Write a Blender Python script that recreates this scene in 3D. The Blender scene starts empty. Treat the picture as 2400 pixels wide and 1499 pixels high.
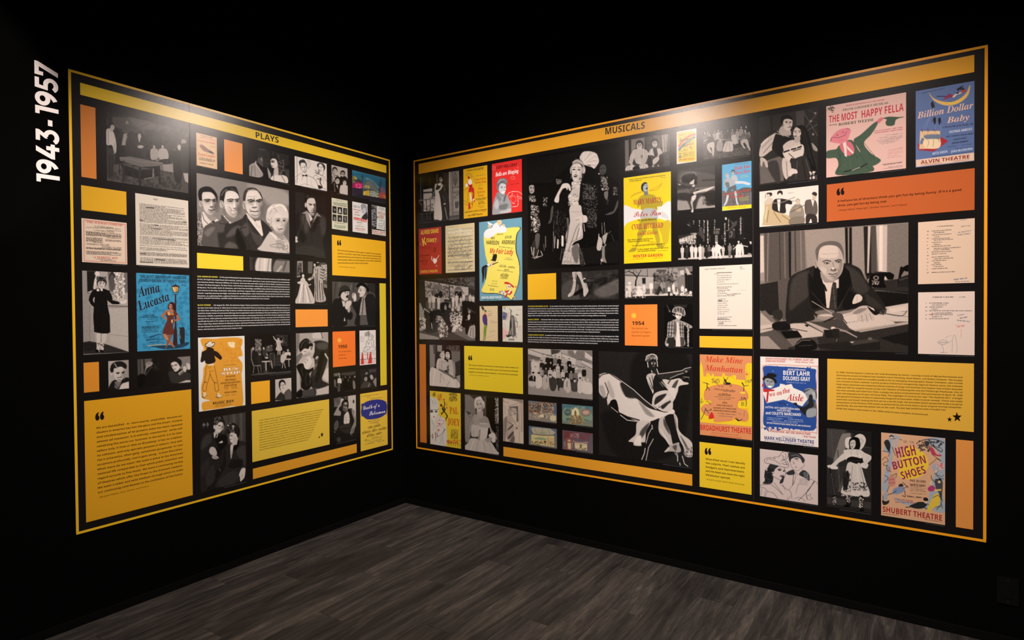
import bpy, math, random
import numpy as np
from mathutils import Vector, Matrix

# ------------------------------------------------------------------ camera, world, light, exposure
W_PX, H_PX = 2400, 1499
FOCAL, YAW, PITCH, ROLL = 1397.94, -0.59562, -0.01346, -0.00745
CAM = Vector((3.46089, -3.53056, 1.55))
scene = bpy.context.scene
col = scene.collection
_f = Vector((math.sin(YAW)*math.cos(PITCH), math.cos(YAW)*math.cos(PITCH), math.sin(PITCH)))
_r = Vector((math.cos(YAW), -math.sin(YAW), 0.0))
_u = _r.cross(_f)
AX_R = _r*math.cos(ROLL)+_u*math.sin(ROLL)
AX_U = -_r*math.sin(ROLL)+_u*math.cos(ROLL)
AX_F = _f
cam = bpy.data.cameras.new('camera')
cam.sensor_fit = 'HORIZONTAL'; cam.sensor_width = 36.0; cam.lens = FOCAL/W_PX*36.0
cam.clip_start = 0.05; cam.clip_end = 60
cam_obj = bpy.data.objects.new('camera', cam); col.objects.link(cam_obj)
M = Matrix((AX_R, AX_U, -AX_F)).transposed().to_4x4(); M.translation = CAM
cam_obj.matrix_world = M
scene.camera = cam_obj

world = bpy.data.worlds.new('world'); scene.world = world; world.use_nodes = True
world.node_tree.nodes['Background'].inputs[0].default_value = (1.0, 0.85, 0.78, 1)
world.node_tree.nodes['Background'].inputs[1].default_value = 0.0
scene.view_settings.view_transform = 'Standard'; scene.view_settings.look = 'None'
scene.view_settings.gamma = 1.0; scene.view_settings.use_curve_mapping = False
scene.view_settings.exposure = 0.0

def spot(name, loc, aim, watts, deg, blend, colour, radius=0.04):
    l = bpy.data.lights.new(name, 'SPOT'); l.energy = watts; l.spot_size = math.radians(deg)
    l.spot_blend = blend; l.color = colour; l.shadow_soft_size = radius
    o = bpy.data.objects.new(name, l); col.objects.link(o)
    o.location = loc
    o.rotation_euler = (Vector(aim)-Vector(loc)).to_track_quat('-Z', 'Y').to_euler()
    return o
WARM = (1.0, 0.855, 0.775)
spot('lamp_left', (1.9, -0.76, 3.38), (0.0, -0.9, 1.4), 212, 88, 1.0, WARM)
spot('lamp_right', (1.78, -2.0, 3.38), (1.6, 0.0, 1.25), 310, 86, 1.0, WARM)
spot('lamp_left_wash', (2.2, -2.3, 4.05), (0.0, -1.7, 0.6), 440, 62, 1.0, WARM)
spot('lamp_right_wash', (3.1, -2.0, 4.1), (3.35, 0.0, 0.1), 760, 70, 1.0, WARM)
spot('added_fill_dates', (2.0, -3.5, 3.9), (0.0, -2.86, 2.56), 235, 24, .3, WARM)  # added spot to brighten the white numerals, not a known fixture


# ------------------------------------------------------------------ helpers: pixels of the photograph <-> the two walls
# left wall is the plane x = 0 (u = -y, metres from the corner), right wall is the plane y = 0 (u = x)
def pix2wall(wall, px, py, d=0.0):
    ray = AX_R*((px-W_PX/2)/FOCAL)-AX_U*((py-H_PX/2)/FOCAL)+AX_F
    t = (d-CAM.x)/ray.x if wall == 'L' else (-d-CAM.y)/ray.y
    p = CAM+ray*t
    return (-p.y if wall == 'L' else p.x), p.z
def place(wall, u, z, d=0.0):
    return (d, -u, z) if wall == 'L' else (u, -d, z)
R_np, U_np, F_np, C_np = (np.array(v) for v in (AX_R, AX_U, AX_F, CAM))
def project(P):
    q = P-C_np
    z = q@F_np
    return W_PX/2+FOCAL*(q@R_np)/z, H_PX/2-FOCAL*(q@U_np)/z
def lin(c):
    c = np.clip(np.asarray(c, float), 0, 1)
    return np.where(c <= 0.04045, c/12.92, ((c+0.055)/1.055)**2.4)

# ------------------------------------------------------------------ materials
def new_mat(name):
    m = bpy.data.materials.new(name); m.use_nodes = True
    nt = m.node_tree; b = nt.nodes['Principled BSDF']
    return m, nt, b
def node(nt, kind, **kw):
    n = nt.nodes.new(kind)
    for k, v in kw.items():
        if k in n.inputs: n.inputs[k].default_value = v
        else: setattr(n, k, v)
    return n
def laminate_bump(nt, b, strength, dist=0.0012, scale=420):
    tc = node(nt, 'ShaderNodeTexCoord')
    n = node(nt, 'ShaderNodeTexNoise', Scale=scale, Detail=2.0)
    bp = node(nt, 'ShaderNodeBump', Strength=strength, Distance=dist)
    nt.links.new(tc.outputs['Object'], n.inputs['Vector'])
    nt.links.new(n.outputs['Fac'], bp.inputs['Height'])
    nt.links.new(bp.outputs['Normal'], b.inputs['Normal'])
SHEET_ROUGH, SHEET_SPEC = 0.24, 0.42
def print_material():
    m, nt, b = new_mat('laminated_print')
    a = node(nt, 'ShaderNodeVertexColor'); a.layer_name = 'Col'
    nt.links.new(a.outputs['Color'], b.inputs['Base Color'])
    b.inputs['Roughness'].default_value = SHEET_ROUGH; b.inputs['Specular IOR Level'].default_value = SHEET_SPEC
    laminate_bump(nt, b, 0.22)
    return m
MAT_PRINT = print_material()
def plain(name, rgb, rough, spec=0.5, bump=0.0, scale=420):
    m, nt, b = new_mat(name)
    b.inputs['Base Color'].default_value = (*lin(np.array(rgb)/255), 1)
    b.inputs['Roughness'].default_value = rough; b.inputs['Specular IOR Level'].default_value = spec
    if bump: laminate_bump(nt, b, bump, scale=scale)
    return m

# ------------------------------------------------------------------ mesh helpers
ABS = {}
def link(name, me, parent=None, loc=(0, 0, 0)):
    o = bpy.data.objects.new(name, me); col.objects.link(o)
    o.location = loc
    if parent is not None: o.parent = parent
    return o
def tag(o, label, cat, group=None):
    o['label'] = label; o['category'] = cat
    if group: o['group'] = group
    return o
def slab_mesh(name, x0, x1, y0, y1, z0, z1, mat, bev=0.0):
    import bmesh
    bm = bmesh.new(); bmesh.ops.create_cube(bm, size=1.0)
    for v in bm.verts:
        v.co = Vector((x0+(v.co.x+.5)*(x1-x0), y0+(v.co.y+.5)*(y1-y0), z0+(v.co.z+.5)*(z1-z0)))
    if bev: bmesh.ops.bevel(bm, geom=bm.edges[:], offset=bev, segments=2, affect='EDGES')
    me = bpy.data.meshes.new(name); bm.to_mesh(me); bm.free(); me.materials.append(mat)
    return me
def wall_box(name, wall, u0, u1, z0, z1, d0, d1, mat, parent=None, bev=0.0):
    """a box lying on a wall, in wall coordinates; origin at its centre on the wall"""
    uc, zc = (u0+u1)/2, (z0+z1)/2
    hu, hz = abs(u1-u0)/2, abs(z1-z0)/2
    if wall == 'L': me = slab_mesh(name, d0, d1, -hu, hu, -hz, hz, mat, bev)
    else: me = slab_mesh(name, -hu, hu, -d1, -d0, -hz, hz, mat, bev)
    loc = Vector(place(wall, uc, zc))
    ab = loc.copy()
    if parent is not None: loc = loc-ABS.get(parent.name, parent.location)
    o = link(name, me, parent, loc); ABS[o.name] = ab
    return o

# ------------------------------------------------------------------ the print painter: flat ink on a sheet, drawn shape by shape
RES = 1.0          # spacing of the ink grid, in pixels of the photograph
BOARD_D = 0.003     # the mural boards stand 3 mm off the wall
PRINT_D = 0.0036    # each print is a thin sheet on the board
INK_D = 0.0038      # lettering
GAIN = 1.0
TEXTJOBS = []       # (wall, parent, list of runs)
def rgb(tok):
    a = 1.0
    if '@' in tok: tok, s = tok.split('@'); a = float(s)
    if tok[0] == '#':
        h = tok[1:]
        if len(h) == 3: c = [int(x*2, 16)/255 for x in h]
        else: c = [int(h[i:i+2], 16)/255 for i in (0, 2, 4)]
    else: c = [float(tok)/255]*3
    return np.array(c), a
class Painter:
    def __init__(s, X, Y, seed):
        s.X, s.Y = X, Y
        s.C = np.zeros((len(X), 3)); s.rng = np.random.default_rng(seed)
        s.x0 = s.y0 = 0.0; s.k = 1.0; s.f = 0.55
    def pt(s, t):
        a, b = t.split(','); return (s.x0+float(a)/s.k, s.y0+float(b)/s.k)
    def pts(s, ts): return np.array([s.pt(t) for t in ts if t])
    def box(s, x0, y0, x1, y1):
        return np.nonzero((s.X >= x0) & (s.X <= x1) & (s.Y >= y0) & (s.Y <= y1))[0]
    def mix(s, i, al, c):
        al = np.clip(al, 0, 1)[:, None]
        s.C[i] = s.C[i]*(1-al)+c*al
    def seg(s, x, y, P, w, closed=False):
        """distance to a polyline minus its (interpolated) half width"""
        d = np.full(len(x), 1e9); n = len(P)
        for j in range(n if closed else max(n-1, 1)):
            a = P[j]; b = P[(j+1) % n]; ab = b-a; L = ab@ab+1e-12
            t = np.clip(((x-a[0])*ab[0]+(y-a[1])*ab[1])/L, 0, 1)
            e = np.hypot(x-a[0]-t*ab[0], y-a[1]-t*ab[1])
            if w is not None: e = e-(w[j]+(w[min(j+1, n-1)]-w[j])*t)/2
            d = np.minimum(d, e)
        return d
    def smooth(s, P, closed, n=5):
        out = []; m = len(P)
        for j in range(m if closed else m-1):
            if closed: p0, p1, p2, p3 = P[j-1], P[j], P[(j+1) % m], P[(j+2) % m]
            else: p0, p1, p2, p3 = P[max(j-1, 0)], P[j], P[j+1], P[min(j+2, m-1)]
            for t in np.arange(n)/n:
                out.append(.5*((2*p1)+(-p0+p2)*t+(2*p0-5*p1+4*p2-p3)*t*t+(-p0+3*p1-3*p2+p3)*t**3))
        if not closed: out.append(P[-1])
        return np.array(out)
    def poly(s, P, c, a, f):
        m = f+1
        i = s.box(P[:, 0].min()-m, P[:, 1].min()-m, P[:, 0].max()+m, P[:, 1].max()+m)
        if not len(i): return
        x, y = s.X[i], s.Y[i]
        ins = np.zeros(len(i), bool); n = len(P)
        for j in range(n):
            x1, y1 = P[j]; x2, y2 = P[(j+1) % n]
            if y1 == y2: continue
            cr = ((y1 > y) != (y2 > y)) & (x < (x2-x1)*(y-y1)/(y2-y1)+x1)
            ins ^= cr
        d = s.seg(x, y, P, None, True); d = np.where(ins, -d, d)
        s.mix(i, a*(.5-d/(2*f)), c)
    def stroke(s, P, c, a, w, f):
        m = max(w)/2+f+1
        i = s.box(P[:, 0].min()-m, P[:, 1].min()-m, P[:, 0].max()+m, P[:, 1].max()+m)
        if not len(i): return
        d = s.seg(s.X[i], s.Y[i], P, w)
        s.mix(i, a*(.5-d/(2*f)), c)
    def ell(s, cx, cy, rx, ry, rot, c, a, f):
        m = max(rx, ry)+f+1
        i = s.box(cx-m, cy-m, cx+m, cy+m)
        if not len(i): return
        q, w = math.cos(rot), math.sin(rot)
        dx, dy = s.X[i]-cx, s.Y[i]-cy
        ex, ey = (dx*q+dy*w)/rx, (-dx*w+dy*q)/ry
        r = np.hypot(ex, ey)
        s.mix(i, a*(.5-(r-1)*min(rx, ry)/(2*f)), c)
    def fake_line(s, a, b, h, c, al, dens):
        """a line of type too small to read: dark clumps the length of words"""
        L = np.hypot(*(b-a)); t = 0.0; u = (b-a)/max(L, 1e-6)
        while t < L-h*.4:
            wl = min(h*s.rng.uniform(1.0, 4.2), L-t)
            n = max(2, int(wl/1.1)); tt = np.linspace(t, t+wl, n)
            i = s.box(min(a[0], b[0])-1, min(a[1], b[1])-h-1, max(a[0], b[0])+1, max(a[1], b[1])+h+1)
            dx, dy = s.X[i]-a[0], s.Y[i]-a[1]
            tl = dx*u[0]+dy*u[1]; nv = -dx*u[1]+dy*u[0]
            k = (tl > t) & (tl < t+wl) & (np.abs(nv+h/2) < h/2+.35)
            i = i[k]; fall = np.clip(1.15-np.abs(nv[k]+h/2)/(h/2+.35), 0, 1)
            s.mix(i, al*dens*fall*s.rng.uniform(.45, 1.1, len(i)), c)
            t += wl+h*s.rng.uniform(.35, .75)
    def run(s, text, wall, runs):
        for ln in text.split('\n'):
            ln = ln.strip()
            if not ln: continue
            if ln[0] in 'tB' and ln[1] == ' ':
                runs.append((ln, s.x0, s.y0, s.k)); continue
            for cmd in ln.split(';'):
                T = cmd.split()
                if T: s.cmd(T)
    def cmd(s, T):
        op = T[0]
        if op == 'V':
            s.x0, s.y0, s.k = (float(v) for v in T[1:4]); return
        if op == 'f': s.f = max(.42, float(T[1])*.5); return
        if op == 'n':
            g = s.rng.normal(0, float(T[1])/255, len(s.X))[:, None]; s.C = np.clip(s.C+g, 0, 1); return
        c, a = rgb(T[1])
        if op == 'b': s.C[:] = c
        elif op == 'g' or op == 'h':
            c2, _ = rgb(T[2]); v = s.Y if op == 'g' else s.X
            t = (v-v.min())/(v.max()-v.min()); s.C = c+(c2-c)*t[:, None]
        elif op == 'p': s.poly(s.pts(T[2:]), c, a, s.f)
        elif op == 'q': s.poly(s.smooth(s.pts(T[2:]), True), c, a, s.f)
        elif op in 'sc':
            P = s.pts(T[3:])
            w = [float(v)/s.k for v in T[2].split('>')]
            if op == 'c' and len(P) > 2: P = s.smooth(P, False)
            n = len(P); w = np.interp(np.linspace(0, 1, n), np.linspace(0, 1, len(w)), w)
            s.stroke(P, c, a, w, s.f)
        elif op == 'e':
            x, y = s.pt(T[2]); rx, ry = (float(v)/s.k for v in T[3].split(','))
            s.ell(x, y, rx, ry, math.radians(float(T[4])) if len(T) > 4 else 0, c, a, s.f)
        elif op == 'x':      # mottled texture: x colour amount size  over a polygon
            amt = a; size = float(T[2])/s.k; P = s.pts(T[3:])
            i = s.box(P[:, 0].min(), P[:, 1].min(), P[:, 0].max(), P[:, 1].max())
            n = max(1, int((np.ptp(P[:, 0])*np.ptp(P[:, 1]))/(size*size)))
            for _ in range(min(n, 260)):
                x = s.rng.uniform(P[:, 0].min(), P[:, 0].max()); y = s.rng.uniform(P[:, 1].min(), P[:, 1].max())
                s.ell(x, y, size*s.rng.uniform(.25, .7), size*s.rng.uniform(.25, .7), s.rng.uniform(0, 3), c, amt*s.rng.uniform(.3, 1), s.f)
        elif op == 'w':      # w colour height a b [a2 b2 n]
            h = float(T[2])/s.k; P = s.pts([t for t in T[3:] if ',' in t])
            if len(P) == 2: s.fake_line(P[0], P[1], h, c, a, .9)
            else:
                n = int(T[7])
                for j in range(n):
                    t = j/(n-1) if n > 1 else 0
                    A = P[0]+(P[2]-P[0])*t; B = P[1]+(P[3]-P[1])*t
                    if s.rng.random() < .25: B = A+(B-A)*s.rng.uniform(.55, .95)
                    s.fake_line(A, B, h, c, a, .9)
        elif op == 'F':      # small full figure: F head clothes x,y(top of head) height [legs]
            x, y = s.pt(T[3]); h = float(T[4])/s.k; c2, a2 = rgb(T[2]); c3 = rgb(T[5])[0] if len(T) > 5 else c2
            j = s.rng.uniform(-.02, .02)*h
            s.poly(np.array([(x-.10*h, y+.5*h), (x+.10*h, y+.5*h), (x+.09*h+j, y+h), (x-.08*h+j, y+h)]), c3, a2, s.f)
            s.poly(np.array([(x-.05*h, y+.15*h), (x+.05*h, y+.15*h), (x+.13*h, y+.21*h), (x+.13*h, y+.45*h), (x+.1*h, y+.56*h), (x-.1*h, y+.56*h), (x-.13*h, y+.45*h), (x-.13*h, y+.21*h)]), c2, a2, s.f)
            s.ell(x, y+.05*h, .055*h, .055*h, 0, c2*.35, a, s.f)
            s.ell(x, y+.085*h, .045*h, .062*h, 0, c, a, s.f)
        elif op == 'H':      # a head: H skin hair x,y rx,ry tilt turn(-1..1) hair(0..)   (centre of the face)
            x, y = s.pt(T[3]); rx, ry = (float(v)/s.k for v in T[4].split(',')); tilt = math.radians(float(T[5])) if len(T) > 5 else 0
            tn = float(T[6]) if len(T) > 6 else 0.; hs = float(T[7]) if len(T) > 7 else 1.
            hc, ha = rgb(T[2]); q, w = math.cos(tilt), math.sin(tilt)
            def L(u, v): return (x+u*rx*q-v*ry*w, y+u*rx*w+v*ry*q)
            def E(u, v, a_, b_, cc, al, f=None, r=0.):
                X_, Y_ = L(u, v); s.ell(X_, Y_, a_*rx, b_*ry, tilt+r, cc, al, f or s.f)
            dk = c*.45; md = c*.72
            if hs > 0:
                E(-.08*tn, -.22*hs, 1.1+.14*hs, 1.0+.08*hs, hc, ha)
            E(0, 0, .92, 1.0, c, a)
            E(-.95*tn*.9-(.0 if tn else .8), .05, .32, .8, md, .55, .25*rx)
            if hs > 0:
                s.poly(s.smooth(np.array([L(-1.02, -.2), L(-.9, -.8), L(-.3, -1.12), L(.4, -1.1), L(.92, -.75), L(1.02, -.2), L(.75, -.45), L(.3, -.66), L(-.3, -.62), L(-.75, -.4)]), True), hc, ha, s.f)
            o = .22*tn
            for sg in (-1, 1):
                e = sg*.4+o
                E(e, -.08, .2, .09, dk, .4, .08*rx); E(e, -.07, .09, .06, hc*.3, .8, .05*rx)
                s.stroke(np.array([L(e-.22, -.24+.03*sg), L(e, -.30), L(e+.22, -.24-.03*sg)]), hc*.6, .7, np.array([.07, .11, .06])*ry, max(.5, .06*rx))
            s.stroke(np.array([L(o*1.3+.06, -.05), L(o*1.7+.12, .26), L(o*1.3-.06, .32)]), md, .75, np.array([.05, .1, .1])*rx, .09*rx)
            s.stroke(np.array([L(o-.24, .56), L(o+.02, .59), L(o+.26, .55)]), dk, .9, np.array([.05, .13, .05])*ry, max(.45, .05*rx))
            E(o, .74, .22, .06, md, .5, .08*rx)
        else:
            raise ValueError('unknown ink command '+op)

LABELS = set()
def sheet(name, wall, quad, label, cat, art=None, colour=None, group=None, seed=None, res=None, gain=None, parent=None, tint=(1.0, .97, .945), curve=.05):
    """one print: a thin sheet on the wall between two pixel corners (top-left, bottom-right)"""
    xa, ya, xb, yb = quad
    u0, zt = pix2wall(wall, xa, ya, PRINT_D); u1, zb = pix2wall(wall, xb, yb, PRINT_D)
    wpx = abs(xb-xa); hpx = abs(yb-ya)
    r = res or RES
    nu, nv = (max(2, int(wpx/r)), max(2, int(hpx/r))) if art and any(k not in 'tBV' for k in [l.strip()[0] for l in art.split('\n') if l.strip()]) else (2, 2)
    uu = np.linspace(u0, u1, nu); zz = np.linspace(zt, zb, nv)
    Ug, Zg = np.meshgrid(uu, zz); Ug, Zg = Ug.ravel(), Zg.ravel()
    if wall == 'L': P = np.stack([np.full_like(Ug, PRINT_D), -Ug, Zg], 1)
    else: P = np.stack([Ug, np.full_like(Ug, -PRINT_D), Zg], 1)
    X, Y = project(P)
    pt = Painter(X, Y, seed if seed is not None else (int(xa)*31+int(ya)))
    runs = []
    if colour is not None: pt.C[:] = rgb(colour)[0]
    if art: pt.run(art, wall, runs)
    wb = np.array([1.0, 1.10, 1.20])                          # inks as they are before the warm lamps tint them
    if cat == 'photograph':                                   # the black-and-white prints are contrasty, with a warm tone
        wb = 1.0; v = pt.C
        v = np.clip((v-curve*np.sin(2*math.pi*np.clip(v, 0, 1)))*.95-.012, 0, 1)
        pt.C = v*np.array(tint)
    G = GAIN if gain is None else gain
    C = np.clip(lin(pt.C)*G*wb, 0, .92)
    c0 = np.array(place(wall, (u0+u1)/2, (zt+zb)/2))
    # front grid plus a thin rim down to the board
    idx = np.arange(nu*nv).reshape(nv, nu)
    quads = np.stack([idx[:-1, :-1], idx[1:, :-1], idx[1:, 1:], idx[:-1, 1:]], -1).reshape(-1, 4)
    rim = np.concatenate([idx[0, :], idx[1:, -1], idx[-1, -2::-1], idx[-2:0:-1, 0]])
    back = P[rim].copy()
    if wall == 'L': back[:, 0] = BOARD_D+.0002
    else: back[:, 1] = -BOARD_D-.0002
    n = len(P); k = len(rim); ar = np.arange(k)
    rq = np.stack([rim, np.roll(rim, -1), n+np.roll(ar, -1), n+ar], -1)
    V = np.concatenate([P, back])-c0; Q = np.concatenate([quads, rq])
    CC = np.concatenate([C, C[rim]*.25])
    me = bpy.data.meshes.new(name)
    me.vertices.add(len(V)); me.vertices.foreach_set('co', V.astype(np.float32).ravel())
    me.loops.add(Q.size); me.loops.foreach_set('vertex_index', Q.astype(np.int32).ravel())
    me.polygons.add(len(Q)); me.polygons.foreach_set('loop_start', np.arange(0, Q.size, 4, dtype=np.int32))
    me.update(calc_edges=True); me.shade_flat()
    at = me.color_attributes.new('Col', 'FLOAT_COLOR', 'POINT')
    at.data.foreach_set('color', np.concatenate([CC, np.ones((len(CC), 1))], 1).astype(np.float32).ravel())
    me.materials.append(MAT_PRINT)
    o = link(name, me, None, c0)
    if parent is not None:
        o.parent = parent; o.location = Vector(c0)-parent.location
    if label: tag(o, label, cat, group)
    if runs: TEXTJOBS.append((wall, o, Vector(c0), runs, G))
    return o

# ------------------------------------------------------------------ lettering as thin ink outlines
STYLES = {'s': None, 'S': (0x1D5D4, 0x1D5EE, 0x1D7EC), 'I': (0x1D63C, 0x1D656, None), 'i': (0x1D608, 0x1D622, None),
          'r': (0x1D400, 0x1D41A, 0x1D7CE), 'R': (0x1D468, 0x1D482, 0x1D7CE), 'c': (0x1D4D0, 0x1D4EA, None), 'm': (0x1D670, 0x1D68A, 0x1D7F6)}
def glyph_char(st, ch):
    k = STYLES[st]
    if not k: return ch
    if 'A' <= ch <= 'Z': return chr(k[0]+ord(ch)-65)
    if 'a' <= ch <= 'z': return chr(k[1]+ord(ch)-97)
    if ch.isdigit():
        d = k[2] or STYLES['S'][2]
        return chr(d+ord(ch)-48)
    return ch
GLYPH = {}
def load_font():
    import os
    try:
        p = os.path.join(bpy.utils.system_resource('DATAFILES', path='fonts'), 'NotoSansMath-Regular.woff2')
        return bpy.data.fonts.load(p)
    except Exception:
        return None
def make_glyphs(keys):
    fnt = load_font(); tmp = []
    for (st, ch) in keys:
        for tail in ('', '|'):
            cu = bpy.data.curves.new('glyph', 'FONT'); cu.size = 1.0; cu.resolution_u = 2; cu.fill_mode = 'FRONT'
            if fnt: cu.font = fnt; cu.body = glyph_char(st, ch)+tail
            else: cu.body = ch+tail
            o = bpy.data.objects.new('glyph', cu); col.objects.link(o); tmp.append((st, ch, tail, o))
    cu = bpy.data.curves.new('glyph', 'FONT'); cu.size = 1.0; cu.body = '|'
    if fnt: cu.font = fnt
    ob = bpy.data.objects.new('glyph', cu); col.objects.link(ob)
    bpy.context.view_layer.update(); dg = bpy.context.evaluated_depsgraph_get()
    bar = max(c[0] for c in ob.evaluated_get(dg).bound_box)
    for st, ch, tail, o in tmp:
        e = o.evaluated_get(dg)
        if tail:
            GLYPH.setdefault((st, ch), {})['adv'] = max(c[0] for c in e.bound_box)-bar
        else:
            me = e.to_mesh(); nv = len(me.vertices)
            v = np.zeros(nv*3, np.float32); me.vertices.foreach_get('co', v); v = v.reshape(-1, 3)
            me.calc_loop_triangles(); t = np.zeros(len(me.loop_triangles)*3, np.int32); me.loop_triangles.foreach_get('vertices', t)
            GLYPH.setdefault((st, ch), {}).update(v=v[:, :2].copy(), t=t.reshape(-1, 3).copy())
            e.to_mesh_clear()
    for key, G in GLYPH.items():
        if key[1] == '“':
            V, T = [], []
            for dx in (0.0, 0.36):
                ring = [(.17+.155*math.cos(a)+dx, .43+.15*math.sin(a)) for a in np.linspace(-math.pi*.97, math.pi*.35, 16)]
                ring += [(.20+dx, .60), (.235+dx, .66), (.30+dx, .72), (.24+dx, .735), (.13+dx, .69), (.05+dx, .61), (.012+dx, .50)]
                c = (.17+dx, .45); b = len(V); V += [c]+ring; n = len(ring)
                T += [(b, b+1+j, b+1+(j+1) % n) for j in range(n)]
            V = [(x, .25+(y-.28)*.74) for x, y in V]
            G.update(v=np.array(V, np.float32), t=np.array(T, np.int32), adv=.70)
        elif key[1] == '★':
            V = [(.5, .36)]+[(.5+(.5 if j % 2 == 0 else .2)*math.cos(math.pi/2+j*math.pi/5), .36+(.5 if j % 2 == 0 else .2)*.8*math.sin(math.pi/2+j*math.pi/5)) for j in range(10)]
            G.update(v=np.array(V, np.float32), t=np.array([(0, 1+j, 1+(j+1) % 10) for j in range(10)], np.int32), adv=1.0)
    for _, _, _, o in tmp+[(0, 0, 0, ob)]:
        cu = o.data; bpy.data.objects.remove(o); bpy.data.curves.remove(cu)
def parse_run(job):
    ln, x0, y0, k = job
    if ln[0] == 't': _, st, c, h, a, b, text = ln.split(None, 6); lines = [text]; last = None
    else:
        _, st, c, h, a, b, a2, b2, text = ln.split(None, 8); lines = text.split('/'); last = (a2, b2)
    f = lambda t: np.array([x0+float(t.split(',')[0])/k, y0+float(t.split(',')[1])/k])
    A, B = f(a), f(b); out = []; n = len(lines)
    if last: A2, B2 = f(last[0]), f(last[1])
    for j, l in enumerate(lines):
        t = j/(n-1) if n > 1 else 0
        p, q = (A+(A2-A)*t, B+(B2-B)*t) if last else (A, B)
        out.append((st, c, float(h)/k, p, q, l))
    return out
def layout(st, s):
    x = 0; g = []
    for ch in s:
        G = GLYPH[(st, ch)]; g.append((x, G)); x += G['adv']
    return g, max(x, 1e-3)
def flush_text():
    allruns = [(w, o, c0, [parse_run(r) for r in rs], G) for (w, o, c0, rs, G) in TEXTJOBS]
    keys = {(r[0], ch) for (_, _, _, rs, _) in allruns for blk in rs for r in blk for ch in r[5].lstrip('<')}
    make_glyphs(sorted(keys | {('S', 'H')}))
    CAP = float(GLYPH[('S', 'H')]['v'][:, 1].max())
    def emit(name, o, c0, VV, TT, CC, stuff):
        if not VV: return
        V = np.concatenate(VV)-np.array(c0); C = np.concatenate(CC)
        off = np.cumsum([0]+[len(v) for v in VV[:-1]]); T = np.concatenate([t+k for t, k in zip(TT, off)])
        me = bpy.data.meshes.new(name)
        me.vertices.add(len(V)); me.vertices.foreach_set('co', V.astype(np.float32).ravel())
        me.loops.add(T.size); me.loops.foreach_set('vertex_index', T.astype(np.int32).ravel())
        me.polygons.add(len(T)); me.polygons.foreach_set('loop_start', np.arange(0, T.size, 3, dtype=np.int32))
        me.update(calc_edges=True); me.shade_flat()
        at = me.color_attributes.new('Col', 'FLOAT_COLOR', 'POINT'); at.data.foreach_set('color', C.astype(np.float32).ravel())
        me.materials.append(MAT_PRINT)
        p = link(name, me, o, (0, 0, 0))
        if stuff: p['kind'] = 'stuff'
    for wall, o, c0, rs, G in allruns:
        SV, ST, SC = [], [], []
        for nb, blk in enumerate(rs):
            xs = []; lay = []
            dz = nb*.00002                                       # later inks lie over earlier ones
            for (st, c, h, p, q, s) in blk:
                short = s.startswith('<'); s = s.lstrip('<')
                g, wd = layout(st, s)
                a = np.array(pix2wall(wall, *p, INK_D)); b = np.array(pix2wall(wall, *q, INK_D))
                up = np.array(pix2wall(wall, p[0], p[1]-h, INK_D))-a; up2 = np.array(pix2wall(wall, q[0], q[1]-h, INK_D))-b
                sy = (np.hypot(*up)+np.hypot(*up2))/2/CAP
                e = b-a; L = np.hypot(*e)
                lay.append([c, g, wd, a, e/L, L, sy, short, h])
                if not short: xs.append(L/wd)
            mean = np.mean(xs) if xs else 1
            for c, g, wd, a, e, L, sy, short, h in lay:
                sx = mean if short else L/wd
                nrm = np.array([-e[1], e[0]])
                if nrm[1] < 0: nrm = -nrm
                cc, _ = rgb(c); cc = np.clip(lin(cc)*G*np.array([1.0, 1.10, 1.20]), 0, .92)
                big = h >= 6.5
                VV, TT, CC = ([], [], []) if big else (SV, ST, SC)
                for x, gl in g:
                    v = gl['v']
                    if not len(v): continue
                    uz = a+np.outer((v[:, 0]+x)*sx, e)+np.outer(v[:, 1]*sy, nrm)
                    P = np.stack([np.full(len(v), INK_D+dz), -uz[:, 0], uz[:, 1]], 1) if wall == 'L' else np.stack([uz[:, 0], np.full(len(v), -INK_D-dz), uz[:, 1]], 1)
                    VV.append(P); TT.append(gl['t']); CC.append(np.tile(np.append(cc, 1), (len(v), 1)))
                if big: emit('lettering', o, c0, VV, TT, CC, False)
        emit('small_print', o, c0, SV, ST, SC, True)

# ------------------------------------------------------------------ the room
MAT_WALL = plain('black_wall_paint', (8, 8, 8), 1.0, 0.0, 0.25, 160)
MAT_TRIM = plain('black_trim_paint', (5, 5, 5), 0.7, 0.1)
MAT_BOARD = plain('black_mural_laminate', (22, 20, 20), SHEET_ROUGH, SHEET_SPEC, 0.22)
MAT_GAP = plain('joint_shadow', (4, 4, 4), 0.9, 0.1)
MAT_SEAM = plain('pale_panel_edge', (84, 76, 71), 0.6, 0.3)
MAT_WHITE = plain('white_vinyl', (245, 238, 236), 0.6, 0.3)
MAT_PLASTIC = plain('black_outlet_plastic', (7, 7, 7), 0.35, 0.4)
MAT_SLOT = plain('outlet_slot', (3, 3, 3), 0.8, 0.1)
MAT_SCREW = plain('dull_screw', (34, 30, 28), 0.4, 0.4)

def struct(o): o['kind'] = 'structure'; return o
WALL_L, WALL_R, CEIL, TIER = 5.2, 5.2, 4.3, 3.205
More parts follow.
